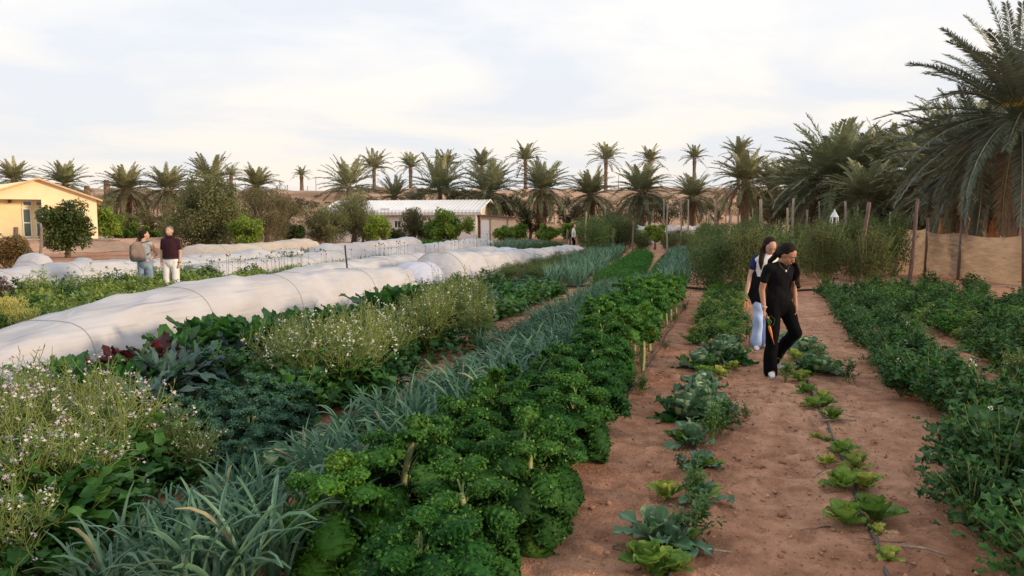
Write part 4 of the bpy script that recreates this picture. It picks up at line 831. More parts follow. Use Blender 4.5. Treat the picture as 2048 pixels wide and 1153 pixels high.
def mk_kale(seed, H=.62, stem=.30, n=25, Ln=.42, W=.25, m=None, name='kale', nl=44, nw=12, ruf=.017, f=(10, 19), bare=False, young=None, puff=330):
    def fn():
        rg = rng_(seed); root = empty(name, (0, 0, 0)); mb = MB(); h = H
        top = h * .80 if not bare else h * .86
        k = 9; ts = np.linspace(0, 1, k); pts = np.stack([.05 * np.sin(ts * 3 + seed) * ts, .04 * np.sin(ts * 4 + seed * 2) * ts, -.05 + (top + .05) * ts], 1)
        mb.tube(pts, .021 * (1.25 - .45 * ts) * (1 + rg.normal(0, .08, k)), 8)
        for i in range(26 if bare else 10):       # leaf scars on the stalk
            a = rg.uniform(0, 6.3); zq = rg.uniform(.05, top * .85); mb.ell((.021 * math.cos(a), .021 * math.sin(a), zq), (.009, .009, .006), nu=6, nv=4, tint=.9)
        mb.build('stalk', stalk_m, root)
        mb = MB()
        for i in range(n):
            q = (i + .5) / n
            yl = rg.random() < .3
            if not bare and i in (1, 3): continue
            az = i * 2.39996 + rg.normal(0, .15); zb = top - (h * .58 if not bare else h * .30) * q
            e0 = R(80 - 52 * q + rg.normal(0, 6)); be = R(88 + 62 * q + rg.normal(0, 9)) if not bare else R(78 + 52 * q)
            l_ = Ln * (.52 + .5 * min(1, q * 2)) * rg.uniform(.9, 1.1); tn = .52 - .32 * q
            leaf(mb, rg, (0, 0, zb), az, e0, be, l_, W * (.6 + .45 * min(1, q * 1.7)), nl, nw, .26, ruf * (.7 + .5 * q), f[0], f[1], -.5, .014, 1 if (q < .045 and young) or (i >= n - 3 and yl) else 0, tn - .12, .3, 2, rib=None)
            if not bare: mb.M[-1][:int(nl * .27) * nw] = 2
            Vl = mb.V[-1].reshape(nl + 1, nw + 1, 3); ii = rg.integers(int(nl * .3), nl, puff); jj = np.where(rg.random(puff) < .5, np.where(rg.random(puff) < .5, rg.integers(0, 3, puff), rg.integers(nw - 2, nw + 1, puff)), rg.integers(0, nw + 1, puff))
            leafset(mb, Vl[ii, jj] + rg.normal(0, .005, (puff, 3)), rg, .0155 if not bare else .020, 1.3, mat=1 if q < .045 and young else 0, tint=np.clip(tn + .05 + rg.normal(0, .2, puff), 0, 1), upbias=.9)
            # curled crests of the margin lying over the blade
        mb.build('foliage', [m or kale_m, young or kale_y, petiole_m], root)
        return root
    return fn
K_kale = Kind([mk_kale(1), mk_kale(2, .66, n=27), mk_kale(3, .58, n=24, Ln=.44), mk_kale(4, .64, n=26, W=.27)])
K_tall = Kind([mk_kale(11, .82, n=17, Ln=.29, W=.20, bare=True, m=kale_l, nl=26, nw=8, puff=90), mk_kale(12, .72, n=18, Ln=.30, W=.21, bare=True, m=kale_l, nl=26, nw=8, puff=90), mk_kale(13, .88, n=16, Ln=.28, W=.2, bare=True, m=kale_l, nl=26, nw=8, puff=90)])
K_blue = Kind([mk_kale(21, .42, n=22, Ln=.30, W=.22, m=kale_b, ruf=.016, young=None, name='blue_kale'), mk_kale(22, .38, n=22, Ln=.28, W=.2, m=kale_b, ruf=.016, young=None, name='blue_kale')])
K_yel = Kind([mk_kale(31, .55, n=22, Ln=.38, W=.26, m=leafmat('light_kale_leaf', (.05, .15, .015), (.24, .40, .05), .35, .55, cmid=(.10, .25, .025)), young=kale_y)])
rg = rng_(101); i = 0
for v in np.arange(3.05, 8.3, .47):
    for j, u in enumerate((-1.24, -1.70)):
        x, y = B(u + rg.normal(0, .06) - (.28 if j and v < 3.3 else .12 if v < 4.6 and j else 0), v + .22 * j + rg.normal(0, .06))
        side = ('right', 'left')[j]; n_ = int(round((v - 3.05) / .47))
        kk = K_yel if (j == 1 and n_ == 0) else K_kale
        lb = 'light yellow-green curly kale plant at the bottom edge of the photo' if kk is K_yel else f'{ordn(n_)} curly kale plant from the front, {side} line beside the sand path'
        o = kk.put(x, y, rg.uniform(0, 6), rg.uniform(.84, 1.12), lb, 'kale', 'curly kale plants along the sand path'); o.scale[2] *= rg.uniform(.82, 1.18); o.rotation_euler[0] = rg.normal(0, .07); o.rotation_euler[1] = rg.normal(0, .07)
for n_, v in enumerate(np.arange(8.5, 18.6, .52)):
    for j, u in enumerate((-1.16, -1.60)):
        x, y = B(u + rg.normal(0, .06), v + rg.normal(0, .06) + .2 * j); s_ = (1.08 if v < 12.5 else .98 - (v - 12.5) * .05) * rg.uniform(.9, 1.05)
        K_tall.put(x, y, rg.uniform(0, 6), s_, f'{ordn(n_)} tall bare-stalked kale plant from the front, {("right", "left")[j]} line', 'kale', 'tall bare stalked kale plants')
# ---------------------------------------------------------------- leeks
def mk_leek(seed, n=12, Ln=.60, W=.032, dryp=.02, e=(64, 89), bend=(20, 120), ns=4):
    def fn():
        rg = rng_(seed); mb = MB()
        for s_ in range(ns):
            ox, oy = rg.normal(0, .075, 2); mb.tube([(ox, oy, -.03), (ox, oy, .08), (ox * 1.05, oy * 1.05, .16)], [.014, .013, .010], 6, 2, .8, cap=False)
            for i in range(n // 2 + 1):
                az = rg.uniform(0, 6.3); d = rg.random() < dryp
                leaf(mb, rg, (ox, oy, rg.uniform(.05, .14)), az, R(rg.uniform(*e)), R(rg.uniform(*bend)), Ln * rg.uniform(.6, 1.15), W * rg.uniform(.65, 1.2), 9, 2, 0, 0, cup=.9, petw=.012, mat=1 if d else 0, tint=rg.uniform(.2, .85), tv=.1, shape=4, bp=rg.uniform(1.5, 3.2), twist=rg.normal(0, .7))
        return mb.build('leek', [leek_m, leek_d, cabh_m])
    return fn
K_leek = Kind([mk_leek(40 + i, 12, Ln=.58 + .04 * (i % 3)) for i in range(6)])
K_leekup = Kind([mk_leek(50 + i, 12, .62, .032, .02, (62, 88), (15, 85)) for i in range(4)])
cnt = 0
LG = 'leeks in the long row beside the kale'
for v in np.concatenate([np.arange(2.55, 9.5, .25), np.arange(9.6, 20, .31)]):
    lo, hi = (-3.2, -1.98) if v > 9.5 else (-2.72, -1.98) if v > 4.3 else (-2.85, -2.0)
    for u in np.arange(lo, hi + .01, .24 if v < 9.5 else .30):
        x, y = B(u + rg.normal(0, .07), v + rg.normal(0, .07)); cnt += 1
        (K_leek if v < 14.5 else K_leekup).put(x, y, rg.uniform(0, 6), rg.uniform(.78, 1.02) * (.92 if v < 8 else .86) * (.80 if u < -2.45 else 1), 'clump of blue-green leeks with arching strap leaves in the long row left of the kale', 'leek', LG)
def stuff(name, V_mesh, label, cat, m): o = link(name, V_mesh); return tag(o, label, cat, kind='stuff')
def leekbed(name, label, quad, sp=.24, Ln=.62, seed=1):
    """one big bed of leeks, quad = (u0,v0),(u1,v1) left/right edges front and back"""
    rg = rng_(seed); mb = MB(); (ul, ur, v0), (vl, vr, v1) = quad
    for v in np.arange(v0, v1, sp):
        t_ = (v - v0) / (v1 - v0); a = ul + (vl - ul) * t_; b = ur + (vr - ur) * t_
        for u in np.arange(a, b, sp):
            x, y = B(u + rg.normal(0, .05), v + rg.normal(0, .05))
            for i in range(9):
                leaf(mb, rg, (x + rg.normal(0, .04), y + rg.normal(0, .04), 0), rg.uniform(0, 6.3), R(rg.uniform(60, 88)), R(rg.uniform(15, 90)), Ln * rg.uniform(.65, 1.12), .03 * rg.uniform(.8, 1.2), 5, 1, 0, 0, cup=0, petw=.012, tint=rg.uniform(.1, .8), tv=.1, shape=4, bp=2.2)
    return stuff(name, mb.mesh([leek_m]), label, 'leeks', None)
leekbed('leek_bed', 'dense blue-green leek bed running to the pale pole, left of the bright carrot bed', ((-5.2, -4.1, 20.6), (-8.1, -6.3, 45)), .30, .66, 1)
leekbed('leek_bed', 'short blue-green leek bed right of the bright carrot beds, ending at the poles', ((-1.9, -1.15, 20.9), (-3.3, -2.3, 42)), .28, .66, 2)
leekbed('leek_bed', 'blue-green leek patch in front of the small bright bushes by the shed', ((-15.5, -13.6, 46), (-16.5, -13.5, 55)), .40, .75, 3)
leekbed('leek_bed', 'thin leek strip growing behind the nearest fleece tunnel', ((-10.3, -9.6, 8.5), (-10.6, -9.8, 14.8)), .26, .55, 4)
leekbed('leek_bed', 'grey-green onion bed between the couple and the onion stalks', ((-13.6, -12.2, 18.5), (-14.9, -12.8, 30)), .32, .55, 5)
leekbed('leek_bed', 'low grey-green bed behind the onion bed, at the foot of the small fleece tunnel', ((-22.6, -20.9, 27), (-23.8, -21.6, 40)), .42, .5, 6)
# ---------------------------------------------------------------- feathery beds (nobody could count the leaves)
def feather(name, label, poly, h, m, dens=900, size=.06, seed=1, cat='carrot bed', wr=.35, edge=.25):
    rg = rng_(seed); (ul, ur, v0), (vl, vr, v1) = poly; area = ((ur - ul) + (vr - vl)) / 2 * (v1 - v0); n = int(area * dens)
    t_ = rg.random(n); s_ = rg.random(n); a = ul + (vl - ul) * t_; b = ur + (vr - ur) * t_; u = a + (b - a) * s_; v = v0 + (v1 - v0) * t_
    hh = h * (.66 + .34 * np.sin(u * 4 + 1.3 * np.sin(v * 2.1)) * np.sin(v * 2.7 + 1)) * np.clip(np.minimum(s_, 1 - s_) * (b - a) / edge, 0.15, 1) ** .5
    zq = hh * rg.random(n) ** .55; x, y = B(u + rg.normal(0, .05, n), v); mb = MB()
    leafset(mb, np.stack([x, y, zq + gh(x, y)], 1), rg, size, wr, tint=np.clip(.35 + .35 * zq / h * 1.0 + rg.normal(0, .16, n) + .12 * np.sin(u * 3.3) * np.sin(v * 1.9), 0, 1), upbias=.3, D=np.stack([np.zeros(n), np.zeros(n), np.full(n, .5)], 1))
    return stuff(name, mb.mesh([m]), label, cat, None)
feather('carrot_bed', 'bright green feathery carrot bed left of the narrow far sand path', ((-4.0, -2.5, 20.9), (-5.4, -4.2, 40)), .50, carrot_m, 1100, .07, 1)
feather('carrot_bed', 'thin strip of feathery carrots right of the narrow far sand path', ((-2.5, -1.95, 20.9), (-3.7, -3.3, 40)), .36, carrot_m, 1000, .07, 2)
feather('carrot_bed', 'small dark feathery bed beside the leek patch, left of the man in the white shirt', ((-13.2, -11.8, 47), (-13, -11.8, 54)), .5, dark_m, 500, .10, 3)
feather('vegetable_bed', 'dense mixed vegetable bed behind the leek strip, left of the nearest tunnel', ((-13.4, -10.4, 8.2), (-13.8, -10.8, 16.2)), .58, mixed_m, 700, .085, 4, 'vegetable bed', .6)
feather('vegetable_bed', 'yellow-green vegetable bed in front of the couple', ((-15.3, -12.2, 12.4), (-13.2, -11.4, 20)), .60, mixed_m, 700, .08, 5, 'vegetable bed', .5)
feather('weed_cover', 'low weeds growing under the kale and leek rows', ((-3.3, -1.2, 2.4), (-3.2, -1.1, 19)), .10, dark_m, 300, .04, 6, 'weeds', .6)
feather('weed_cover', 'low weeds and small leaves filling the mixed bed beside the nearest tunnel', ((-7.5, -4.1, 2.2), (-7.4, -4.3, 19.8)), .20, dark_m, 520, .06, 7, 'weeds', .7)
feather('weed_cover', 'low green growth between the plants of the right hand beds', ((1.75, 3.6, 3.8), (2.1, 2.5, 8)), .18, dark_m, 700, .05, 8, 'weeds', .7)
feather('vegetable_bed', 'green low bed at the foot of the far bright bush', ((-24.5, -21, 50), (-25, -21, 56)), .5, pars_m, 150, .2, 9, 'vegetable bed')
# ---------------------------------------------------------------- parsley, arugula and other leafy plants
def mk_leafy(seed, name, h, r, m, n=150, leaf_l=.09, leaf_w=.07, fl=0, stems=26, ruf=.010, fm=None):
    def fn():
        rg = rng_(seed); root = empty(name, (0, 0, 0)); mb = MB(); ms = MB(); mf = MB()
        for s_ in range(stems):
            a = rg.uniform(0, 6.3); q = rg.random() ** .6; tip = np.array([r * q * math.cos(a), r * q * math.sin(a), h * (1 - .5 * q * q) * rg.uniform(.6, 1.1)]); mid = tip * [.45, .45, .62]
            ms.tube([(0, 0, 0), mid, tip], [.005, .004, .0025], 4, cap=False)
            for k in range(max(1, n // stems)):
                tq = rg.uniform(.35, 1); p = mid + (tip - mid) * max(0, (tq - .5) * 2) if tq > .5 else mid * tq * 2
                p = p + rg.normal(0, .02, 3); p[2] = max(p[2], .015)
                sz = rg.uniform(.7, 1.3)
                leaf(mb, rg, p, a + rg.normal(0, 1.1), R(rg.uniform(5, 65)), R(rg.uniform(20, 85)), leaf_l * sz, leaf_w * sz, 5, 4, .2, ruf, 1.5, 3, .2, .004, tint=.25 + .45 * tq * rg.uniform(.6, 1.3), tv=.14, shape=2, lobes=1.5 if seed % 2 else 0, ragged=.1)
        mb.build('foliage', m, root); ms.build('stems', fstem_m, root)
        if fl:
            for s_ in range(fl):
                a = rg.uniform(0, 6.3); q = rg.random() * .8; b = np.array([r * q * math.cos(a), r * q * math.sin(a), h * .7]); t_ = b + [rg.normal(0, .04), rg.normal(0, .04), h * rg.uniform(.3, .7)]
                mf.tube([b * [.5, .5, .3], b, t_], [.004, .003, .002], 4, 1, cap=False)
                for k in range(9): flower(mf, rg, t_ + rg.normal(0, .018, 3), .008)
            mf.build('flower_heads', [fm or white_f, fstem_m], root)
        return root
    return fn
def flower(mb, rg, c, s_, mat=0):
    d = rg.normal(0, 1, 3); d[2] = abs(d[2]) + .5; d /= np.linalg.norm(d); a = np.cross(d, [0.3, .8, .1]); a /= np.linalg.norm(a); b = np.cross(d, a)
    V = []; F = []
    for k in range(4):
        t_ = k * math.pi / 2; u_ = a * math.cos(t_) + b * math.sin(t_); w_ = -a * math.sin(t_) + b * math.cos(t_); o = len(V)
        V += [c, c + (u_ * .6 + w_ * .45) * s_ + d * s_ * .2, c + u_ * 1.2 * s_ + d * s_ * .3, c + (u_ * .6 - w_ * .45) * s_ + d * s_ * .2]; F.append((o, o + 1, o + 2, o + 3))
    mb.add(np.array(V), F, .5, mat)
K_arug = Kind([mk_leafy(61, 'leafy_plant', .42, .34, broad_m, 330, .07, .05, stems=34), mk_leafy(62, 'leafy_plant', .46, .32, dark_m, 330, .08, .05, 1, stems=34), mk_leafy(63, 'leafy_plant', .38, .34, dark_m, 340, .065, .05, stems=34), mk_leafy(64, 'leafy_plant', .5, .33, dark_m, 300, .085, .06, 0, stems=32)])
K_pars = Kind([mk_leafy(71, 'parsley_plant', .36, .30, pars_m, 330, .055, .05, stems=34, ruf=.008), mk_leafy(72, 'parsley_plant', .28, .30, pars_m, 330, .055, .05, stems=34, ruf=.008), mk_leafy(73, 'parsley_plant', .42, .32, dark_m, 300, .07, .055, stems=30, ruf=.008), mk_leafy(74, 'parsley_plant', .34, .30, mixed_m, 300, .06, .05, stems=30, ruf=.008)])
K_beet = Kind([mk_leafy(81, 'radish_plant', .40, .36, broad_m, 150, .14, .11, stems=22), mk_leafy(82, 'radish_plant', .44, .34, broad_m, 150, .15, .11, stems=22)])
rg = rng_(202)
def bedrow(kind, us, v0, v1, dv, lab, cat, grp, s_=(.85, 1.1), skip=None, jit=.08, ord_=True, us1=None, sz=1):
    for j, u in enumerate(us):
        for n_, v in enumerate(np.arange(v0, v1, dv)):
            if kind is K_arug and rng_(int(u * 100 + v * 37) % 9973).random() < .06: continue
            uu = u + ((us1[j] - u) * (v - v0) / (v1 - v0) if us1 else 0)
            if skip and skip(uu, v): continue
            x, y = B(uu + rg.normal(0, jit), v + (dv * .5 if j % 2 else 0) + rg.normal(0, jit))
            lb = lab.format(o=ordn(n_), l=ordn(j)) if ord_ else lab
            sc_ = rg.uniform(*s_); kind.put(x, y, rg.uniform(0, 6), sc_, lb, cat, grp, sz=sc_ * sz)
bedrow(K_arug, (1.78, 2.2), 8.0, 20, .36, '{o} dark leafy green from the front, {l} line right of the girls', 'leafy green', 'leafy greens in the bed right of the girls', (.72, .98), us1=(2.2, 2.9))
bedrow(K_arug, (1.62, 2.05, 2.5, 2.95, 3.4), 3.9, 8.0, .37, '{o} big leafy green from the front, {l} line from the left, lower right corner', 'leafy green', 'dense leafy greens at the lower right', (1.0, 1.4), skip=lambda u, v: (v > 7.2 and u > 2.3) or (v > 6.3 and u < 1.7))
bedrow(K_pars, (3.4, 3.8, 4.25), 8.2, 21, .42, '{o} bright parsley-like plant from the front, {l} line of the bright right bed', 'parsley', 'bright leafy plants in the right hand bed', (.8, 1.35), us1=(3.35, 3.9, 4.5))
bedrow(K_arug, (4.7, 5.4), 13, 23, .8, '{o} dull leafy plant from the front, {l} line along the cloth fence', 'leafy green', 'plants along the cloth fence', (.8, 1.1), us1=(5.2, 6.2))
bedrow(K_pars, (4.4, 4.75), 11, 16, .45, '{o} dark feathery plant from the front, {l} line near the fence bed', 'parsley', 'feathery plants near the fence bed', (1.1, 1.4))
bedrow(K_pars, (-.42, -.06), 11.4, 21.4, .30, '{o} parsley plant from the front, {l} line of the narrow bed left of the girls', 'parsley', 'parsley in the narrow bed left of the girls', (.60, .98), us1=(-.45, .0), jit=.08)
# mixed bed left of the leek path
bedrow(K_beet, (-4.3, -4.75), 7.4, 10.2, .45, '{o} broad-leaved radish plant from the front, {l} line below the flowers', 'radish plant', 'broad leaved plants below the white flowers', (.85, 1.15))
bedrow(K_beet, (-4.25, -4.7), 11.8, 17.6, .52, '{o} bright radish plant from the front, {l} line left of the path end', 'radish plant', 'bright radish plants left of the path', (.8, 1.1))
bedrow(K_arug, (-5.9, -6.6, -7.1), 13.5, 19.5, .62, '{o} dark leafy plant from the front, {l} line at the tunnel foot', 'leafy green', 'dark plants along the fleece tunnel', (.9, 1.2))
bedrow(KB, (-6.7,), 21, 36, 1.25, '{o} low dark bush from the front, before the far half of the nearest tunnel', 'bush', 'low bushes before the fleece tunnel', (.55, .62), us1=(-6.9,), sz=.58)
bedrow(KB, (-5.9,), 21, 26, 1.25, '{o} low leafy bush from the front, beside the leek bed before the tunnel', 'bush', 'low bushes beside the leek bed', (.5, .58), sz=.6)
bedrow(K_blue, (-4.9, -5.35), 15.6, 19.6, .42, '{o} small blue-green kale from the front, {l} line near the cross pipe', 'kale', 'small blue kale near the cross pipe', (.85, 1.05))
bedrow(K_beet, (-5.6, -5.15), 10.4, 15.4, .5, '{o} leafy radish plant from the front, {l} line of the mixed bed', 'radish plant', 'radish plants in the middle of the mixed bed', (.85, 1.1))
# beyond the nearest tunnel, at the left
bedrow(K_beet, (-11.0, -11.7, -12.4, -13.0), 7.8, 16, .75, '{o} leafy vegetable plant from the left edge, {l} line behind the nearest tunnel', 'leafy green', 'leafy plants behind the nearest tunnel', (.8, 1.15))
bedrow(K_pars, (-13.6, -14.3, -15.0), 11.5, 19.5, .8, '{o} yellowish leafy plant from the left edge, {l} line in front of the couple', 'leafy green', 'yellowish leafy plants in front of the couple', (1.1, 1.5))
KM = Kind([mk_leafy(75, 'leafy_plant', .62, .40, mixed_m, 300, .085, .05, stems=34, ruf=.008), mk_leafy(76, 'leafy_plant', .70, .42, mixed_m, 300, .085, .05, stems=34, ruf=.008), mk_leafy(77, 'leafy_plant', .6, .42, broad_m, 300, .09, .07, stems=34, ruf=.008)])
for a_, b_, n_, w_ in (((60, 618), (640, 532), 30, 'front row before the couple'), ((40, 598), (560, 538), 22, 'back row before the couple')):
    for i, (x, y) in enumerate(pline(a_, b_, n_)):
        KM.put(x + rg.normal(0, .1), y + rg.normal(0, .12), rg.uniform(0, 6), rg.uniform(.88, 1.2), f'{ordn(i)} tall yellow-green leafy plant from the left, {w_}', 'leafy green', 'tall leafy plants before the couple')
def mk_gold(seed):
    def fn():
        rg = rng_(seed); root = empty('seed_plant', (0, 0, 0)); mb = MB(); n = 1800; a = rg.uniform(0, 6.3, n); q = rg.random(n) ** .6; zz = rg.random(n) ** .8 * .55; r_ = .10 + .16 * zz / .55
        leafset(mb, np.stack([r_ * q * np.cos(a), r_ * q * np.sin(a), zz], 1), rg, .035, .3, D=np.tile([0, 0, 1.2], (n, 1))); mb.build('seed_heads', gold_p, root)
        mb = MB()
        for i in range(40):
            a = rg.uniform(0, 6.3); q = rg.random(); mb.tube([(.05 * math.cos(a), .05 * math.sin(a), 0), (.22 * q * math.cos(a), .22 * q * math.sin(a), .5)], [.004, .002], 4, cap=False)
        mb.build('stems', fstem_m, root); return root
    return fn
KG = Kind([mk_gold(1), mk_gold(2)])
for i, (px, py, s_, lb) in enumerate([(22, 655, 1.15, 'golden yellow seed plant at the left edge above the fleece tunnel'), (50, 668, .95, 'smaller golden yellow seed plant touching the fleece tunnel'), (5, 650, 1.1, 'golden seed plant cut by the left edge of the photo')]):
    x, y = G(px, py + 20); KG.put(x, y, i, s_, lb, 'seed plant', 'golden seed plants', k=i % 2)
# ---------------------------------------------------------------- chard, lacinato kale, beets beside the tunnel
def mk_rosette(seed, name, m, n, Ln, W, e=(45, 85), be=(30, 90), pet=.3, ruf=.012, shape=1, nl=16, nw=8, cup=.2, z=.02, extra=None, f=(3, 6), rib=None, tn=(.25, .75), petw=.02, lobes=0):
    def fn():
        rg = rng_(seed); mb = MB()
        for i in range(n):
            q = (i + .5) / n; leaf(mb, rg, (rg.normal(0, .012), rg.normal(0, .012), z), i * 2.39996 + rg.normal(0, .2), R(e[1] + (e[0] - e[1]) * q + rg.normal(0, 5)), R(be[0] + (be[1] - be[0]) * q + rg.normal(0, 8)), Ln * (.62 + .4 * q) * rg.uniform(.85, 1.12), W * (.65 + .35 * q) * rg.uniform(.85, 1.12), nl, nw, pet, ruf, f[0], f[1], cup, petw, 1 if (isinstance(m, list) and len(m) > 1 and rg.random() < .22) else 0, tn[1] + (tn[0] - tn[1]) * q, .16, shape, rib, lobes=lobes, ragged=.03)
        o = None
        if extra:
            o = empty(name, (0, 0, 0)); mb.build('leaves', m, o); extra(o, rg); return o
        return mb.build(name, m)
    return fn
K_chard = Kind([mk_rosette(91, 'chard', [chard_m, dark_m], 17, .62, .22, (60, 89), (5, 50), .32, .016), mk_rosette(92, 'chard', [chard_m, broad_m], 16, .58, .20, (60, 89), (5, 48), .32, .016)])
K_red = Kind([mk_rosette(93, 'red_chard', [red_m, dark_m], 14, .50, .20, (50, 88), (10, 60), .3, .016)])
K_laci = Kind([mk_rosette(94, 'lacinato_kale', [laci_m], 18, .50, .10, (20, 86), (25, 110), .12, .008, 3, 20, 6, .25, .10, rib=.95), mk_rosette(95, 'lacinato_kale', [laci_m, kale_b], 16, .46, .10, (22, 86), (25, 110), .12, .008, 3, 20, 6, .25, .08, rib=.95)])
def cabhead(o, rg):
    mb = MB(); V, F = uvsphere(20, 14); rr = 1 + .05 * np.sin(V[:, 0] * 7 + 3 * V[:, 2]) + .04 * np.sin(V[:, 1] * 9 - V[:, 2] * 4); mb.add(V * rr[:, None] * [.085, .085, .075] + [0, 0, .12], F, .5 + .3 * V[:, 2]); mb.build('head', cabh_m, o)
K_cab = Kind([mk_rosette(96, 'cabbage', [cab_m, broad_m], 16, .30, .25, (8, 72), (-30, 40), .06, .016, 2, 14, 10, .35, .02, cabhead, (2, 5), .8), mk_rosette(97, 'cabbage', [cab_m], 15, .28, .24, (10, 72), (-20, 55), .06, .018, 2, 14, 10, .35, .02, cabhead, (2, 5), .8)])
K_cabsm = Kind([mk_rosette(98, 'cabbage_seedling', [cab_m], 14, .23, .14, (20, 80), (0, 50), .2, .010, 2, 12, 6, .3, f=(2, 5), rib=.9), mk_rosette(99, 'cabbage_seedling', [cab_m, let_m], 13, .21, .14, (20, 80), (0, 50), .2, .010, 2, 12, 6, .3, f=(2, 5), rib=.9)])
K_let = Kind([mk_rosette(100, 'lettuce', [let_m], 17, .15, .115, (25, 84), (-10, 30), .12, .006, 2, 10, 6, .4, f=(2, 4), rib=.8), mk_rosette(101, 'lettuce', [let_m, lety_m], 16, .145, .11, (25, 84), (-10, 35), .12, .006, 2, 10, 6, .4, f=(2, 4), rib=.8)])
K_lety = Kind([mk_rosette(102, 'lettuce', [lety_m, let_m], 14, .13, .10, (25, 82), (-10, 35), .12, .006, 2, 10, 6, .4, f=(2, 4), rib=.8)])
def P_(kind, px, py, s_, lb, cat, grp=None, k=None, sz=None, name=None):
    x, y = G(px, py); o = kind.put(x, y, rg.uniform(0, 6), s_, lb, cat, grp, k, sz=sz); return o
GC = 'cabbages in the left sand strip'
# left sand strip, from front to back
P_(K_let, 1300, 1150, 1.35, 'green lettuce cut by the bottom edge of the photo', 'lettuce', GC, 0); P_(K_let, 1345, 1150, 1.0, 'smaller lettuce at the bottom edge right of the cut one', 'lettuce', GC, 1)
P_(K_cabsm, 1310, 1092, 1.25, 'blue-green young cabbage, second plant up from the bottom of the left drip line', 'cabbage', GC, 0); P_(K_cabsm, 1350, 1098, 1.0, 'green young cabbage growing against the right side of the blue-green one', 'cabbage', GC, 1)
P_(K_lety, 1335, 1005, 1.3, 'yellow-green lettuce left of the left drip line', 'lettuce', GC); P_(K_cabsm, 1405, 1012, .95, 'green young cabbage right of the yellow-green lettuce', 'cabbage', GC, 1)
P_(K_cabsm, 1400, 945, .85, 'young cabbage with two upright oval leaves beyond the yellow-green lettuce', 'cabbage', GC, 0); P_(K_let, 1420, 945, .8, 'small bright lettuce beside the two upright leaves', 'lettuce', GC, 0); 
P_(K_cabsm, 1385, 885, 1.25, 'blue-green young cabbage at the foot of the big cabbage clump', 'cabbage', GC, 0); P_(K_let, 1360, 880, 1.1, 'bright lettuce left of the foot of the cabbage clump', 'lettuce', GC, 1)
P_(K_cab, 1365, 838, 1.15, 'large cabbage on the left of the big clump, its leaves spread on the sand', 'cabbage', GC, 0, 1.35); P_(K_cab, 1400, 820, 1.2, 'large cabbage with a pale yellow head in the middle of the big clump', 'cabbage', GC, 1, 1.6); P_(K_cab, 1430, 845, 1.0, 'large cabbage on the right of the big clump', 'cabbage', GC, 0, 1.3); P_(K_cab, 1405, 795, 1.1, 'cabbage at the back of the big clump', 'cabbage', GC, 1, 1.4)
P_(K_let, 1410, 752, 1.15, 'yellow-green lettuce in front of the far cabbages', 'lettuce', GC, 0); P_(K_lety, 1440, 750, 1.2, 'bright yellow lettuce right before the far cabbages', 'lettuce', GC)
P_(K_cab, 1400, 737, 1.2, 'far cabbage with long leaves reaching left onto the sand', 'cabbage', GC, 0); P_(K_cab, 1436, 725, 1.3, 'far cabbage in the middle of the far group', 'cabbage', GC, 1, 1.5); P_(K_cab, 1462, 725, 1.2, 'far cabbage at the right of the far group with pale lower leaves', 'cabbage', GC, 0, 1.35); P_(K_lety, 1465, 738, 1.2, 'yellow-green lettuce under the rightmost far cabbage', 'lettuce', GC)
P_(K_cab, 1450, 700, 1.1, 'farthest cabbage, touching the parsley bed', 'cabbage', GC, 1)
# weedy upright plants beside the cabbages
K_weed = Kind([mk_leafy(111, 'weed_plant', .36, .15, dark_m, 170, .06, .03, stems=11, ruf=.003), mk_leafy(112, 'weed_plant', .42, .17, broad_m, 180, .06, .032, stems=12, ruf=.003)])
for i, (px, py, s_, lb) in enumerate([(1385, 1085, .95, 'leafy weed growing through the lower young cabbages'), (1385, 1010, .7, 'thin weed right on the left drip line'), (1440, 870, 1.0, 'tall leafy weed at the right side of the big cabbage clump'), (1425, 880, .85, 'leafy weed in front of the big cabbage clump'), (1455, 850, .9, 'leafy weed at the right end of the big cabbage clump'), (1490, 838, .4, 'tiny weed alone on the sand right of the cabbage clump'), (1278, 795, .7, 'dark weed on the sand beside the kale row'), (1283, 790, .5, 'second dark weed on the sand beside the kale row'), (1365, 940, .45, 'faded weed beside the two upright cabbage leaves'),
        (1500, 690, 1.0, 'yellowish weed left of the rear girl'), (1495, 655, .9, 'thin weed between the parsley bed and the rear girl'), (1640, 745, .9, 'dry weed right of the black cabbage by the front girl'), (1690, 765, 1.0, 'low dry weed between the cabbages and the leafy bed'), (1570, 770, .8, 'weed at the foot of the front girl'), (1330, 700, .45, 'small weed beside the tall kale stalks'), (1350, 650, .5, 'small dry weed on the left sand path'), (1370, 625, .6, 'faded weed patch on the far left sand path')]):
    x, y = G(px, py); K_weed.put(x, y, i, s_, lb, 'weed', 'weeds in the sand strips')
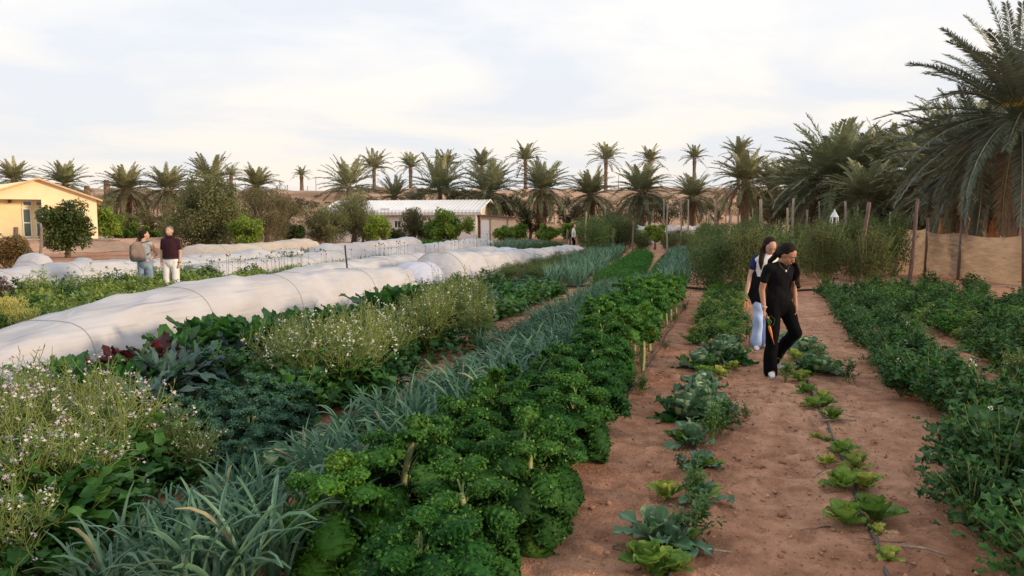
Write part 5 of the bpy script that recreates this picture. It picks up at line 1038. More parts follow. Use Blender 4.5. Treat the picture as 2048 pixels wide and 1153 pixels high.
# right sand strip
GL = 'lettuces along the right drip line'
for i, (px, py, s_, kd, lb) in enumerate([(1775, 1132, .75, K_lety, 'thin broken lettuce lowest on the right drip line'), (1692, 1052, 1.25, K_let, 'round lettuce left of the right drip line, second pair up'), (1750, 1045, 1.35, K_let, 'round lettuce right of the drip line, facing the second one'), (1755, 1072, .6, K_lety, 'withered small lettuce below the right round one'),
        (1682, 982, 1.2, K_let, 'lettuce left of the drip line, third pair up'), (1730, 980, 1.2, K_lety, 'pale lettuce right of the drip line, third pair up'), (1712, 962, .8, K_let, 'dark lettuce leaning over the drip line in the third pair'), (1655, 925, .85, K_lety, 'small yellow lettuce left of the drip line, fourth pair up'), (1682, 908, 1.0, K_let, 'darker lettuce on the drip line, fourth pair up'), (1708, 932, 1.15, K_lety, 'yellow-green lettuce right of the drip line, fourth pair up'),
        (1632, 878, .55, K_lety, 'tiny lettuce seedling left of the drip line'), (1656, 883, .5, K_lety, 'tiny lettuce seedling touching the drip line'), (1664, 843, 1.0, K_let, 'lettuce right of the dry stalk on the drip line'), (1622, 822, .95, K_let, 'lettuce left of the drip line below the front girl'), (1648, 818, 1.0, K_let, 'lettuce on the drip line below the front girl'), (1645, 800, .9, K_lety, 'pale lettuce nearest the cabbages by the front girl'), (1612, 792, 1.0, K_let, 'lettuce nearest the shoe of the front girl')]):
    P_(kd, px, py, s_, lb, 'lettuce', GL)
GC2 = 'cabbages beside the front girl'
P_(K_cab, 1638, 752, 1.15, 'dark cabbage in front, right of the front girl', 'cabbage', GC2, 0); P_(K_cab, 1622, 737, .9, 'low cabbage near the shoe of the front girl', 'cabbage', GC2, 1); P_(K_cab, 1610, 708, 1.15, 'cabbage with a pale head behind the knee of the front girl', 'cabbage', GC2, 1); P_(K_lety, 1590, 722, 1.3, 'pale lettuce between the two cabbages by the girl', 'lettuce', GC2); P_(K_lety, 1600, 765, 1.3, 'yellow-green lettuce in front of the dark cabbage', 'lettuce', GC2); P_(K_cab, 1575, 690, .9, 'cabbage hidden behind the legs of the front girl', 'cabbage', GC2, 0); P_(K_lety, 1585, 665, 1.2, 'yellowish lettuce seen between the legs of the front girl', 'lettuce', GC2)
# cabbages at the left edge of the leek row
GC3 = 'cabbages along the left edge of the leek row'
for i, v in enumerate([3.3, 3.95, 4.55, 5.1, 5.6, 6.2, 6.9, 7.6, 8.6, 9.6, 10.5, 11.6, 12.6, 13.6, 15, 16.4]):
    x, y = B(-3.14 + rg.normal(0, .05) + (.12 if v > 11 else 0), v); K_cab.put(x, y, rg.uniform(0, 6), rg.uniform(.85, 1.15), f'{ordn(i)} blue-green cabbage from the front, left of the leek row', 'cabbage', GC3)
# beside the nearest tunnel
GM = 'chard and kale beside the nearest tunnel'
for i, (px, py, kd, s_, lb) in enumerate([(215, 815, K_red, 1.0, 'dark red chard left of the blue-grey kale'), (268, 800, K_red, 1.1, 'dark red chard with upright pointed leaves against the white tunnel'), (300, 790, K_red, 1.15, 'wine red chard nearest the white tunnel'), (245, 830, K_chard, 1.05, 'dark wrinkled chard between the red chards'), (170, 835, K_chard, 1.0, 'dark green chard above the left flower mass'), (330, 815, K_laci, 1.15, 'blue-grey lacinato kale in front of the red chard'), (210, 850, K_laci, 1.0, 'grey-green lacinato kale behind the lilac blossoms'), (130, 815, K_chard, 1.0, 'dark chard at the left foot of the tunnel'), (350, 760, K_chard, 1.05, 'dark chard between the red chard and the tall chard'), (380, 745, K_chard, 1.0, 'dark wrinkled chard left of the tallest chard'), (290, 860, K_laci, 1.0, 'blue-grey lacinato kale with long leaves lying to the right'), (370, 800, K_laci, 1.1, 'lacinato kale next to the yellow leaves'), (400, 775, K_laci, 1.0, 'lacinato kale with a yellow lower leaf'), (430, 730, K_chard, 1.15, 'tall dark chard rising before the tunnel'), (405, 735, K_chard, 1.2, 'tallest dark chard rising left before the tunnel'), (460, 745, K_laci, 1.1, 'grey-green upright kale right of the tall chard'), (490, 730, K_chard, 1.1, 'broad green chard right of the upright kale'), (520, 720, K_chard, 1.1, 'broad green chard before the white flowers'), (440, 775, K_beet, 1.1, 'bright leafy plant below the tall chard'),
        (620, 690, K_chard, 1.0, 'low chard at the foot of the fleece tunnel, left one'), (660, 682, K_chard, 1.0, 'low bright chard at the foot of the fleece tunnel, middle one'), (700, 672, K_chard, 1.0, 'chard at the foot of the fleece tunnel left of the tall one'), (770, 660, K_chard, 1.35, 'tall round-leaved chard in front of the tunnel gap'), (800, 655, K_chard, 1.35, 'tall round-leaved chard right of the tunnel gap plant'), (825, 655, K_chard, 1.35, 'tall dark chard before the bluish tunnel section'), (860, 650, K_chard, 1.1, 'bright chard below the folded tunnel hoop'), (905, 640, K_chard, 1.1, 'dark chard in front of the second tunnel, left one'), (950, 632, K_laci, 1.1, 'blue-green kale in front of the second tunnel, left one'), (975, 628, K_laci, 1.1, 'blue-green kale in front of the second tunnel, right one'), (1000, 615, K_chard, .9, 'yellow-green chard at the end of the chard row'), (560, 700, K_chard, 1.05, 'chard behind the left part of the white flowers'), (590, 705, K_laci, 1.0, 'blue kale behind the white flowers')]):
    P_(kd, px, py, s_ * (1.4 if kd in (K_red, K_laci) else 1.15 if kd is not K_beet else 1), lb, 'chard' if kd in (K_chard, K_red) else 'kale' if kd is K_laci else 'leafy green', GM)
GB = 'blue green curly kale left of the path'
for i, (px, py, s_, lb) in enumerate([(385, 905, 1.1, 'blue-green curly kale nearest the flowering radish'), (420, 930, 1.0, 'low blue-green curly kale at the path edge below the white blossoms'), (350, 870, 1.0, 'blue-green curly kale behind the flowering stems'), (455, 875, 1.2, 'blue-green curly kale in the middle of its group'), (500, 905, 1.15, 'blue-green curly kale bulging over the path edge'), (545, 880, 1.2, 'blue-green curly kale on the right of its group'), (520, 845, 1.15, 'blue-green curly kale at the back of its group'), (585, 850, 1.2, 'blue-green curly kale under the right end of the group'), (600, 825, 1.1, 'blue-green curly kale touching the tall white flowering plant'), (435, 835, 1.0, 'blue-green curly kale below the lacinato leaves'), (480, 945, .8, 'small blue-green curly kale lowest at the path')]):
    P_(K_blue, px, py, s_ * .9, lb, 'kale', GB)
# ---------------------------------------------------------------- flowering brassicas
def mk_flowering(seed, h=.95, r=.48, nst=40, lil=False, base=60, droop=.25, name='flowering_radish', fl=11, twig=4, fs=.009):
    def fn():
        rg = rng_(seed); root = empty(name, (0, 0, 0)); ms = MB(); mf = MB(); ml = MB()
        for s_ in range(nst):
            a = rg.uniform(0, 6.3); q = rg.random() ** .55; k = 7; ts = np.linspace(0, 1, k); hh = h * rg.uniform(.62, 1.05) * (1 - .22 * q)
            rr = r * q * (ts ** 1.2) * 1.05; zz = hh * (np.sin(ts * 1.57) ** .9) - droop * q * r * ts ** 3; sw = rg.normal(0, .05)
            pts = np.stack([rr * math.cos(a + sw), rr * math.sin(a + sw), zz], 1) + np.cumsum(rg.normal(0, .008, (k, 3)), 0); ms.tube(pts, np.linspace(.0065, .002, k), 5, tint=rg.uniform(.2, .9), cap=False)
            tips = [(pts[-1], pts[-1] - pts[-2])]
            for b in range(twig):
                i = rg.integers(2, k - 1); d = rg.normal(0, .6, 3); d += [math.cos(a) * .4, math.sin(a) * .4, 1.0]; d /= np.linalg.norm(d); l_ = rg.uniform(.08, .24); p0 = pts[i]; p1 = p0 + d * l_ * .55 + rg.normal(0, .01, 3); p2 = p1 + (d + [0, 0, .3]) * l_ * .5
                ms.tube([p0, p1, p2], [.0032, .0025, .0016], 4, tint=rg.uniform(.2, .9), cap=False); tips.append((p2, d))
                for z_ in range(3):      # seed pods
                    pq = p0 + (p2 - p0) * rg.uniform(.2, .9); e_ = rg.normal(0, 1, 3); e_ /= np.linalg.norm(e_); ms.tube([pq, pq + e_ * .02, pq + e_ * .05 + [0, 0, .01]], [.001, .003, .001], 4, tint=.5, cap=False)
            for tp, d in tips:
                if rg.random() < .22:
                    for f_ in range(max(2, fl * 6 // 11)): flower(mf, rg, tp + rg.normal(0, .017, 3), fs * rg.uniform(.7, 1.3), 1 if lil and rg.random() < .45 else 0)
            for z_ in range(3):
                pq = pts[rg.integers(1, 5)]; leaf(ml, rg, pq, rg.uniform(0, 6.3), R(rg.uniform(0, 60)), R(50), rg.uniform(.05, .10), .03, 4, 2, .1, .004, tint=.7)
        for i in range(base):
            a = rg.uniform(0, 6.3); q = rg.random() ** .5; zb = rg.uniform(.02, h * .5) * (1.1 - q * .5); l_ = rg.uniform(.12, .22)
            leaf(ml, rg, (r * .85 * q * math.cos(a), r * .85 * q * math.sin(a), zb), a + rg.normal(0, .7), R(rg.uniform(10, 60)), R(rg.uniform(40, 110)), l_, l_ * .75, 8, 6, .2, .014, 2, 4, .2, .006, tint=rg.uniform(.1, .65), tv=.15, shape=2, lobes=2, ragged=.08)
        ml.build('foliage', broad_m, root); ms.build('stems', fstem_m, root); mf.build('flower_heads', [white_f, lilac_f], root); return root
    return fn
K_fl = Kind([mk_flowering(121, .74, .46, 46, True, 110), mk_flowering(122, .68, .42, 44, True, 110)])
K_fw = Kind([mk_flowering(123, .80, .40, 42, False, 110, .1, 'flowering_rocket', 12), mk_flowering(124, .74, .38, 42, False, 110, .1, 'flowering_rocket', 12)])
K_haze = Kind([mk_flowering(125, .78, .34, 46, False, 40, .05, 'flowering_rocket', 9, 6, .007)])
GF = 'flowering brassica plants in the mixed bed'
for kd, px, py, s_, lb in [(K_fl, 40, 1075, 1.05, 'sprawling flowering radish at the left edge, lowest one'), (K_fl, 165, 1050, 1.0, 'sprawling flowering radish with lilac blossoms beside the leeks at the bottom left'), (K_fl, 20, 985, 1.05, 'flowering radish cut by the left edge, second one up'), (K_fl, 120, 955, 1.1, 'big flowering radish in the middle of the left flower mass'), (K_fl, 235, 965, 1.0, 'flowering radish whose stems hang over the path edge'), (K_fl, 60, 905, 1.1, 'flowering radish at the upper left of the flower mass'), (K_fl, 205, 900, .95, 'flowering radish at the upper right of the flower mass'), (K_fl, 320, 945, .75, 'small flowering radish reaching into the blue kale'), (K_fl, -60, 1000, 1.1, 'flowering radish half outside the left edge'),
        (K_fw, 395, 960, .55, 'small white flowering plant on the path edge below the blue kale'), (K_fl, 30, 1170, .8, 'leafy flowering radish in the bottom left corner'),
        (K_fw, 560, 790, 1.0, 'white flowering rocket at the left end of the tall flower group'), (K_fw, 620, 810, 1.1, 'white flowering rocket in the front of the tall flower group'), (K_fw, 690, 805, 1.15, 'tallest white flowering rocket with a thick pale stem'), (K_fw, 740, 780, 1.1, 'white flowering rocket with yellowish seed stems near the path'), (K_fw, 650, 755, 1.1, 'white flowering rocket at the back of the tall flower group'), (K_fw, 730, 745, 1.1, 'white flowering rocket behind the yellowish stems'), (K_fw, 590, 755, 1.0, 'white flowering rocket before the low chard'), (K_fw, 790, 740, .95, 'white flowering rocket at the right end of the tall group'), (K_fw, 770, 715, 1.0, 'white flowering rocket right behind the tall group, below the tall chard'),
        (K_haze, 860, 715, 1.2, 'hazy fine-flowered plant left of the bright radish leaves'), (K_haze, 905, 690, 1.2, 'hazy fine-flowered plant in the middle of its group'), (K_haze, 935, 665, 1.2, 'hazy fine-flowered plant at the right of its group'), (K_haze, 885, 665, 1.2, 'hazy fine-flowered plant at the back of its group'), (K_haze, 955, 700, 1.0, 'low hazy fine-flowered plant at the path edge'), (K_fw, 835, 695, 1.0, 'white flowering rocket left of the hazy plants'),
        (K_fw, 1720, 650, .42, 'thin white flowering plant in the leafy bed right of the girls'), (K_fw, 2038, 765, .5, 'white flowering plant at the right edge'), (K_fw, 1700, 610, .42, 'thin yellowish flowering plant at the far end of the leafy bed')]:
    P_(kd, px, py, s_, lb, 'flowering plant', GF)
for i, (px, py, lb) in enumerate([(40, 1130, 'dark broad-leaved plant in the bottom left corner'), (120, 1110, 'dark broad-leaved plant right of the bottom left corner'), (135, 1075, 'dark broad-leaved plant at the path edge below the lilac blossoms'), (190, 1020, 'dark broad-leaved plant beside the path, left of the leeks'), (235, 975, 'dark broad-leaved plant below the hanging flower stems'), (20, 1080, 'broad-leaved plant at the left edge above the corner'), (90, 1045, 'broad-leaved plant below the left flower mass'), (600, 840, 'broad-leaved plant at the foot of the white flowers, left one'), (700, 800, 'broad-leaved plant at the foot of the white flowers, right one')]):
    P_(K_beet, px, py, 1.15, lb, 'leafy green', 'broad leaved plants under the flowering radish')
# onion seed stalks before the far tunnels
def mk_onion(seed):
    rg = rng_(seed); root = empty('onion_stalk', (0, 0, 0)); mb = MB(); h = .85; mb.tube([(0, 0, 0), (.01, 0, h * .5), (rg.normal(0, .03), 0, h)], [.006, .005, .004], 5); mb.build('stalk', bean_d, root)
    mb = MB(); V, F = uvsphere(10, 7); mb.add(V * (1 + .2 * rg.normal(0, 1, (len(V), 1))) * .026 + [0, 0, h], F); mb.build('seed_head', pole_d, root); return root
KO = Kind([lambda: mk_onion(1), lambda: mk_onion(2), lambda: mk_onion(3)])
for i in range(96):
    u = rg.normal(-14.8, .35); v = rg.uniform(19, 48) if i < 60 else rg.uniform(18, 24); x, y = B(u - (v - 19) * .01, v); s_ = rg.uniform(.6, 1.0) * (1 + .012 * (v - 19)); KO.put(x, y, rg.uniform(0, 6), s_, 'onion stalk with a round dark seed head in front of the far fleece tunnels', 'onion stalk', 'onion seed stalks before the far tunnels')
# ---------------------------------------------------------------- irrigation pipes
def pipe(name, label, pts, r, cat='pipe', m=black_p):
    pts = np.array(pts, float); n = len(pts); t_ = np.linspace(0, n - 1, n * 10); P2 = np.stack([np.interp(t_, range(n), pts[:, k]) for k in range(3)], 1)
    for k in range(2):
        q = P2.copy(); q[1:-1] = (P2[:-2] + 2 * P2[1:-1] + P2[2:]) / 4; P2 = q
    P2[:, 2] += gh(P2[:, 0], P2[:, 1]) + r * .7; o0 = P2[0].copy(); mb = MB(); mb.tube(P2 - o0, r, 8)
    o = mb.build(name, m); o.location = o0; return tag(o, label, cat)
drip = mat('drip_hose', (.045, .045, .05), .55, (.10, .075, .065), 6)
pipe('drip_line', 'black drip hose running under the lettuces to the right of the girls', [(*G(px, py), 0) for px, py in [(1795, 1200), (1770, 1153), (1752, 1095), (1733, 1050), (1712, 1000), (1705, 960), (1690, 925), (1668, 885), (1655, 850), (1638, 825), (1625, 795), (1610, 750), (1600, 700)]], .013, m=drip)
pipe('drip_line', 'black drip hose running under the young cabbages in the left sand strip', [(*G(px, py), 0) for px, py in [(1335, 1180), (1342, 1115), (1362, 1045), (1380, 975), (1386, 930), (1395, 870), (1420, 760), (1440, 690)]], .013, m=drip)
pipe('water_pipe', 'thick black water pipe crossing the paths behind the girls', [(*B(u, 20.35 + .1 * math.sin(u)), .05 + .02 * math.sin(u * 3)) for u in np.arange(-6.2, 3.0, .45)], .032)
pipe('drip_line', 'black hose lying at the foot of the tall kale stalks', [(*B(-1.02 + .02 * math.sin(v * 3), v), .02) for v in np.arange(7, 18, .7)], .010, m=drip)
x, y = B(2.45, 20.35); r0 = empty('pipe_valve', (x, y, gz(x, y)), 'black valve and fitting at the right end of the cross pipe', 'valve'); mb = MB(); mb.tube([(0, 0, .02), (0, 0, .22)], .03, 8); mb.tube([(-.3, 0, .05), (.35, -.05, .05)], .045, 8); mb.build('fitting', black_p, r0); mb = MB(); mb.tube([(-.08, 0, .22), (.1, 0, .25)], .015, 6); mb.build('handle', black_p, r0)
# twigs and straw on the sand
rg = rng_(303)
def mk_twig(seed):
    rg = rng_(seed); mb = MB(); a = np.cumsum(rg.normal(0, .35, 5)); p = np.cumsum(np.stack([np.cos(a) * .05, np.sin(a) * .05, rg.normal(0, .004, 5)], 1), 0); p[:, 2] = np.abs(p[:, 2]) + .004; mb.tube(p, np.linspace(.004, .0018, 5), 4); return mb.build('twig', bark_m)
KT = Kind([lambda k=k: mk_twig(k) for k in range(4)])
for i in range(60):
    u = rg.uniform(-1.0, 1.5); v = rg.uniform(3.4, 14); x, y = B(u, v); KT.put(x, y, rg.uniform(0, 6), rg.uniform(.5, 1.5), 'small dry twig lying on the trodden sand', 'twig', 'twigs on the sand', z=gz(x, y) + .002)
def mk_deb(seed, n, uf, vf):
    rg = rng_(seed); u = uf(rg, n); v = vf(rg, n); x, y = B(u, v); mb = MB(); leafset(mb, np.stack([x, y, gh(x, y) + .012], 1), rg, .022, .4, D=np.stack([rg.normal(0, 2, n), rg.normal(0, 2, n), np.zeros(n)], 1)); return mb.mesh([MATS.get('dark_litter') or leafmat('dark_litter', (.09, .045, .025), (.34, .24, .13), .1, .8)])
o = link('dry_litter', mk_deb(1, 4200, lambda r_, n: np.concatenate([r_.normal(-.25, .22, n // 3), r_.normal(.85, .2, n // 3), r_.uniform(-1.0, 1.5, n - 2 * (n // 3))]), lambda r_, n: r_.uniform(3.2, 20, n))); tag(o, 'bits of dry leaf litter scattered over the sand strips', 'leaf litter', kind='stuff')
o = link('dry_litter', mk_deb(2, 1500, lambda r_, n: r_.normal(-3.55, .2, n), lambda r_, n: r_.uniform(2.5, 18, n))); tag(o, 'bits of dry leaf litter along the narrow path left of the leeks', 'leaf litter', kind='stuff')
def mk_clods(seed, n):
    rg = rng_(seed); V0, F0 = uvsphere(5, 3); u = np.concatenate([rg.normal(.3, .8, n * 2 // 3), rg.normal(-3.55, .18, n // 6), rg.normal(2.75, .3, n - n * 2 // 3 - n // 6)]); v = rg.uniform(2.6, 15, n); x, y = B(u, v); s_ = rg.gamma(2.0, .0028, n) + .002
    V = V0[None] * (1 + .25 * rg.normal(0, 1, (n, len(V0), 1))) * s_[:, None, None] * [1, 1, .65] + np.stack([x, y, gh(x, y) + s_ * .3], 1)[:, None]; F = (F0[None] + (np.arange(n) * len(V0))[:, None, None]).reshape(-1, 4); return mesh_of(V.reshape(-1, 3), F)
me = mk_clods(5, 9000); me.materials.append(mat('soil_clod', (.30, .145, .085), .95, (.52, .31, .20), 3)); tag(link('soil_clods', me), 'small clods and grains of soil scattered on the sand strips', 'soil clods', kind='stuff')
# a dry stalk and two sticks near the right drip line
for px, py, az, L_, lb in [(1640, 848, .1, .35, 'dry pale stalk lying across the right drip line'), (1370, 1112, .0, .28, 'thin stick lying beside the left drip line'), (1800, 1110, -.5, .25, 'thin stick lying right of the right drip line')]:
    x, y = G(px, py); mb = MB(); mb.tube([(0, 0, .02), (L_ * .5 * math.cos(az), L_ * .5 * math.sin(az), .035), (L_ * math.cos(az), L_ * math.sin(az), .015)], [.009, .007, .004], 6); o = mb.build('stick', pole_p); o.location = (x, y, gz(x, y)); tag(o, lb, 'stick')
# ---------------------------------------------------------------- people
def nrm(v): v = np.asarray(v, float); return v / (np.linalg.norm(v) + 1e-9)
class Blob:
    """closed primitives fused into one continuous skin by a voxel remesh"""
    def __init__(s): s.mb = MB()
    def cap(s, p0, p1, r0, r1, flat=1.0, lat=None, n=14):
        """tapered capsule; flat < 1 squeezes it across `lat`'s normal"""
        p0, p1 = np.asarray(p0, float), np.asarray(p1, float); d = nrm(p1 - p0); a = nrm(lat) if lat is not None else nrm(np.cross(d, [0.31, .9, .2])); a = nrm(a - d * a.dot(d)); b = np.cross(d, a)
        rings = []
        for t_ in np.linspace(-math.pi / 2, 0, 5): rings.append((p0 + d * r0 * math.sin(t_) * min(1, flat + .3), r0 * max(math.cos(t_), .03)))
        for t_ in np.linspace(0, math.pi / 2, 5): rings.append((p1 + d * r1 * math.sin(t_) * min(1, flat + .3), r1 * max(math.cos(t_), .03)))
        an = np.linspace(0, 2 * math.pi, n, endpoint=False); V = np.concatenate([c + r * (np.cos(an)[:, None] * a + flat * np.sin(an)[:, None] * b) for c, r in rings])
        F = [(i * n + k, i * n + (k + 1) % n, (i + 1) * n + (k + 1) % n, (i + 1) * n + k) for i in range(len(rings) - 1) for k in range(n)]
        s.mb.add(V, F); return s
    def chain(s, pts, rs, **kw):
        for i in range(len(pts) - 1): s.cap(pts[i], pts[i + 1], rs[i], rs[i + 1], **kw)
        return s
    def ell(s, c, r, ax=None):
        M = np.array(ax).T if ax is not None else np.eye(3); s.mb.ell(c, r, M=M, nu=20, nv=14); return s
    def build(s, name, m, parent, vox=.009, smooth=4, wr=0, wfreq=20, wz=1.0, seed=0):
        me = s.mb.mesh([m]); o = link(name, me); md = o.modifiers.new('r', 'REMESH'); md.mode = 'VOXEL'; md.voxel_size = vox; sm = o.modifiers.new('s', 'SMOOTH'); sm.factor = .5; sm.iterations = smooth
        dg = bpy.context.evaluated_depsgraph_get(); ev = o.evaluated_get(dg); m2 = bpy.data.meshes.new_from_object(ev, depsgraph=dg); o.modifiers.clear(); o.data = m2
        if wr:
            n = len(m2.vertices); co = np.empty(n * 3, np.float32); m2.vertices.foreach_get('co', co); co = co.reshape(-1, 3); no = np.empty(n * 3, np.float32); m2.vertices.foreach_get('normal', no); no = no.reshape(-1, 3)
            x, y, z = co.T; q = np.sin(z * wfreq * wz + 3 * np.sin(x * 9 + seed) + 2 * y * 7) * .6 + np.sin((x + z * .7) * wfreq * 1.4 + 2 * np.sin(z * 11 + seed)) * .4; co += no * (q * wr)[:, None]; m2.vertices.foreach_set('co', co.ravel().copy()); m2.update()
        if not m2.materials: m2.materials.append(m)
        m2.polygons.foreach_set('use_smooth', [True] * len(m2.polygons)); o.parent = parent; return o
def hand(b, wr, d, palm_n, s_=1.0, curl=40, side=1):
    """palm, four fingers of different length with bends, thumb leaving the side"""
    d = nrm(d); n_ = nrm(palm_n); n_ = nrm(n_ - d * n_.dot(d)); l_ = np.cross(d, n_) * side; wr = np.asarray(wr, float)
    b.cap(wr + d * .012 * s_, wr + d * .075 * s_, .026 * s_, .034 * s_, flat=.45, lat=l_)
    for k, (o, ln) in enumerate([(-.030, .066), (-.010, .078), (.011, .073), (.030, .056)]):
        p = wr + d * .082 * s_ + l_ * o * s_; q = p; ang = R(curl * .35)
        for j, f in enumerate((.45, .32, .25)):
            dd = d * math.cos(ang) + n_ * math.sin(ang); q2 = q + dd * ln * f * s_; b.cap(q, q2, .0090 * s_, .0082 * s_, n=8); q = q2; ang += R(curl * .9)
    p = wr + d * .022 * s_ - l_ * .024 * s_; q = p + (d * .6 - l_ * .75 + n_ * .25) * .034 * s_; b.cap(p, q, .013 * s_, .011 * s_, n=8); q2 = q + (d * .85 - l_ * .1 + n_ * .5) * .032 * s_; b.cap(q, q2, .0105 * s_, .0085 * s_, n=8)
def head(b, c, yaw, pitch, roll=0, s_=1.0):
    f = np.array([math.sin(yaw) * math.cos(pitch), -math.cos(yaw) * math.cos(pitch), -math.sin(pitch)]); r_ = np.array([math.cos(yaw), math.sin(yaw), 0]); u = np.cross(r_, f) * -1; u = nrm(u) if u[2] > 0 else -nrm(u)
    c = np.asarray(c, float); ax = [r_, f, u]
    b.ell(c, (.074 * s_, .092 * s_, .092 * s_), ax); b.ell(c + f * .028 * s_ - u * .055 * s_, (.056 * s_, .062 * s_, .062 * s_), ax); b.ell(c + f * .058 * s_ - u * .098 * s_, (.026 * s_, .024 * s_, .020 * s_), ax)
    b.cap(c + f * .085 * s_ - u * .002, c + f * .104 * s_ - u * .036 * s_, .009 * s_, .014 * s_, n=8); b.ell(c + f * .085 * s_ - u * .065 * s_, (.024 * s_, .014 * s_, .014 * s_), ax)
    for k in (-1, 1):
        b.ell(c + r_ * k * .077 * s_ - u * .022 * s_ - f * .005, (.010 * s_, .020 * s_, .032 * s_), ax); b.ell(c + r_ * k * .036 * s_ + f * .060 * s_ - u * .038 * s_, (.022 * s_, .022 * s_, .022 * s_), ax); b.ell(c + r_ * k * .03 * s_ + f * .078 * s_ + u * .012 * s_, (.022 * s_, .010 * s_, .007 * s_), ax)
    return c, f, r_, u
def face(parent, H_, s_=1.0, brow=(.03, .02, .015), lips=(.40, .14, .11)):
    c, f, r_, u = H_; ax = np.array([r_, f, u]).T
    em = MATS.get('eye_white') or mat('eye_white', (.34, .30, .28), .5); im = MATS.get('iris') or mat('iris', (.03, .018, .012), .2); bm = mat('brow_%d' % len(MATS), brow, .9); lm = mat('lips_%d' % len(MATS), lips, .5)
    for k in (-1, 1):
        mb = MB(); mb.ell(c + r_ * k * .031 * s_ + f * .084 * s_ - u * .010 * s_, (.013 * s_, .006 * s_, .006 * s_), M=ax); e = mb.build('eye', em, parent); mb = MB(); mb.ell(c + r_ * k * .031 * s_ + f * .0895 * s_ - u * .011 * s_, (.0055 * s_, .003 * s_, .0055 * s_), M=ax); mb.build('iris', im, e)
        mb = MB(); mb.tube([c + r_ * k * .013 * s_ + f * .091 * s_ + u * .012 * s_, c + r_ * k * .030 * s_ + f * .089 * s_ + u * .018 * s_, c + r_ * k * .05 * s_ + f * .075 * s_ + u * .011 * s_], [.003 * s_, .0035 * s_, .002 * s_], 6); mb.build('eyebrow', bm, parent)
    mb = MB(); mb.ell(c + f * .098 * s_ - u * .062 * s_, (.021 * s_, .006 * s_, .0045 * s_), M=ax); mb.ell(c + f * .097 * s_ - u * .070 * s_, (.018 * s_, .006 * s_, .005 * s_), M=ax); mb.build('lips', lm, parent)
def hairmat(name, c1, c2): return mat(name, c1, .6, c2, 30, .9, 26, spec=.10, stretch=(14, 14, 1.2), bdist=.006)
def skin(name, c, c2): return mat(name, c, .55, c2, 14, .15, 120, spec=.35, trans=.06)
skA = skin('skin_tan', (.46, .24, .15), (.38, .19, .12)); skB = skin('skin_fair', (.58, .34, .25), (.50, .28, .20))
hrA = hairmat('black_hair', (.006, .004, .004), (.018, .011, .009)); hrB = hairmat('brown_hair', (.012, .006, .005), (.032, .016, .011)); hrG = hairmat('grey_hair', (.11, .09, .08), (.24, .21, .19))
blk = mat('black_cotton', (.007, .007, .008), .95, (.011, .011, .012), 8, .25, 60, spec=.08); blkt = mat('black_trouser', (.003, .003, .004), .95, (.006, .006, .007), 6, .25, 50, spec=.08)
nav = mat('navy_sleeve', (.008, .016, .075), .85, (.012, .024, .10), 9); wht = mat('white_cotton', (.72, .70, .68), .85, (.64, .62, .60), 9, .3, 40); jean = mat('light_jeans', (.34, .46, .72), .85, (.44, .56, .80), 7, .3, 80); jean2 = mat('blue_jeans', (.13, .19, .29), .85, (.24, .31, .40), 7, .3, 80)
grt = mat('grey_top', (.26, .29, .31), .85, (.33, .36, .38), 9, .3, 50); mar = mat('maroon_polo', (.034, .006, .014), .85, (.024, .005, .010), 9, .3, 50); shoe = mat('white_shoe', (.74, .73, .73), .6, (.62, .61, .62), 12, .2, 50); sole = mat('shoe_sole', (.60, .56, .54), .6); pink = mat('pink_trim', (.62, .22, .24), .6)
gold = mat('gold_metal', (.42, .32, .18), .5); bandm = mat('pale_band', (.70, .60, .55), .4); blkb = mat('black_band', (.02, .02, .022), .4)
def shoe_(parent, heel, toe, up=.045, m=shoe, extra=None):
    h, t_ = np.asarray(heel, float), np.asarray(toe, float); d = nrm(t_ - h); b = Blob(); lat = nrm(np.cross(d, [0, 0, 1])); b.cap(h + [0, 0, .035], h + (t_ - h) * .55 + [0, 0, .038], .037, .040, flat=.85, lat=lat); b.cap(h + (t_ - h) * .5 + [0, 0, .036], t_ + [0, 0, .026] - d * .03, .041, .034, flat=.65, lat=lat); b.cap(h + [0, 0, .05], h + d * .03 + [0, 0, up + .04], .034, .036)
    o = b.build('shoe', m, parent, .008, 3); sb_ = MB()
    n = 18; V = []
    for z in (-.004, .016):
        for k in range(n):
            a = 2 * math.pi * k / n; L_ = np.linalg.norm(t_ - h) / 2 + .03; cc = (h + t_) / 2; p = cc + d * math.cos(a) * L_ + lat * math.sin(a) * .044; V.append((p[0], p[1], h[2] + z))
    V.append((cc[0], cc[1], h[2] - .004)); F = [(k, (k + 1) % n, n + (k + 1) % n, n + k) for k in range(n)] + [(2 * n, (k + 2) % n, (k + 1) % n, k) for k in range(0, n, 2)]
    sb_.add(V, F); sb_.build('sole', sole, o); return o
def torso(b, pel, wai, che, nek, shL, shR, lat, grow=0, waist=.125, hip=.155, chest=.15, fl=.68):
    pel, wai, che, nek, shL, shR = [np.asarray(a, float) for a in (pel, wai, che, nek, shL, shR)]
    b.cap(pel, wai, hip + grow, waist + grow, flat=fl, lat=lat); b.cap(wai, che, waist + grow, chest + grow, flat=fl, lat=lat); b.cap(che, che + (nek - che) * .45, chest + grow, chest * .72 + grow, flat=fl, lat=lat)
    b.cap(shL + (che - shL) * .12, che + (nek - che) * .5, .052 + grow, .062 + grow); b.cap(shR + (che - shR) * .12, che + (nek - che) * .5, .052 + grow, .062 + grow)
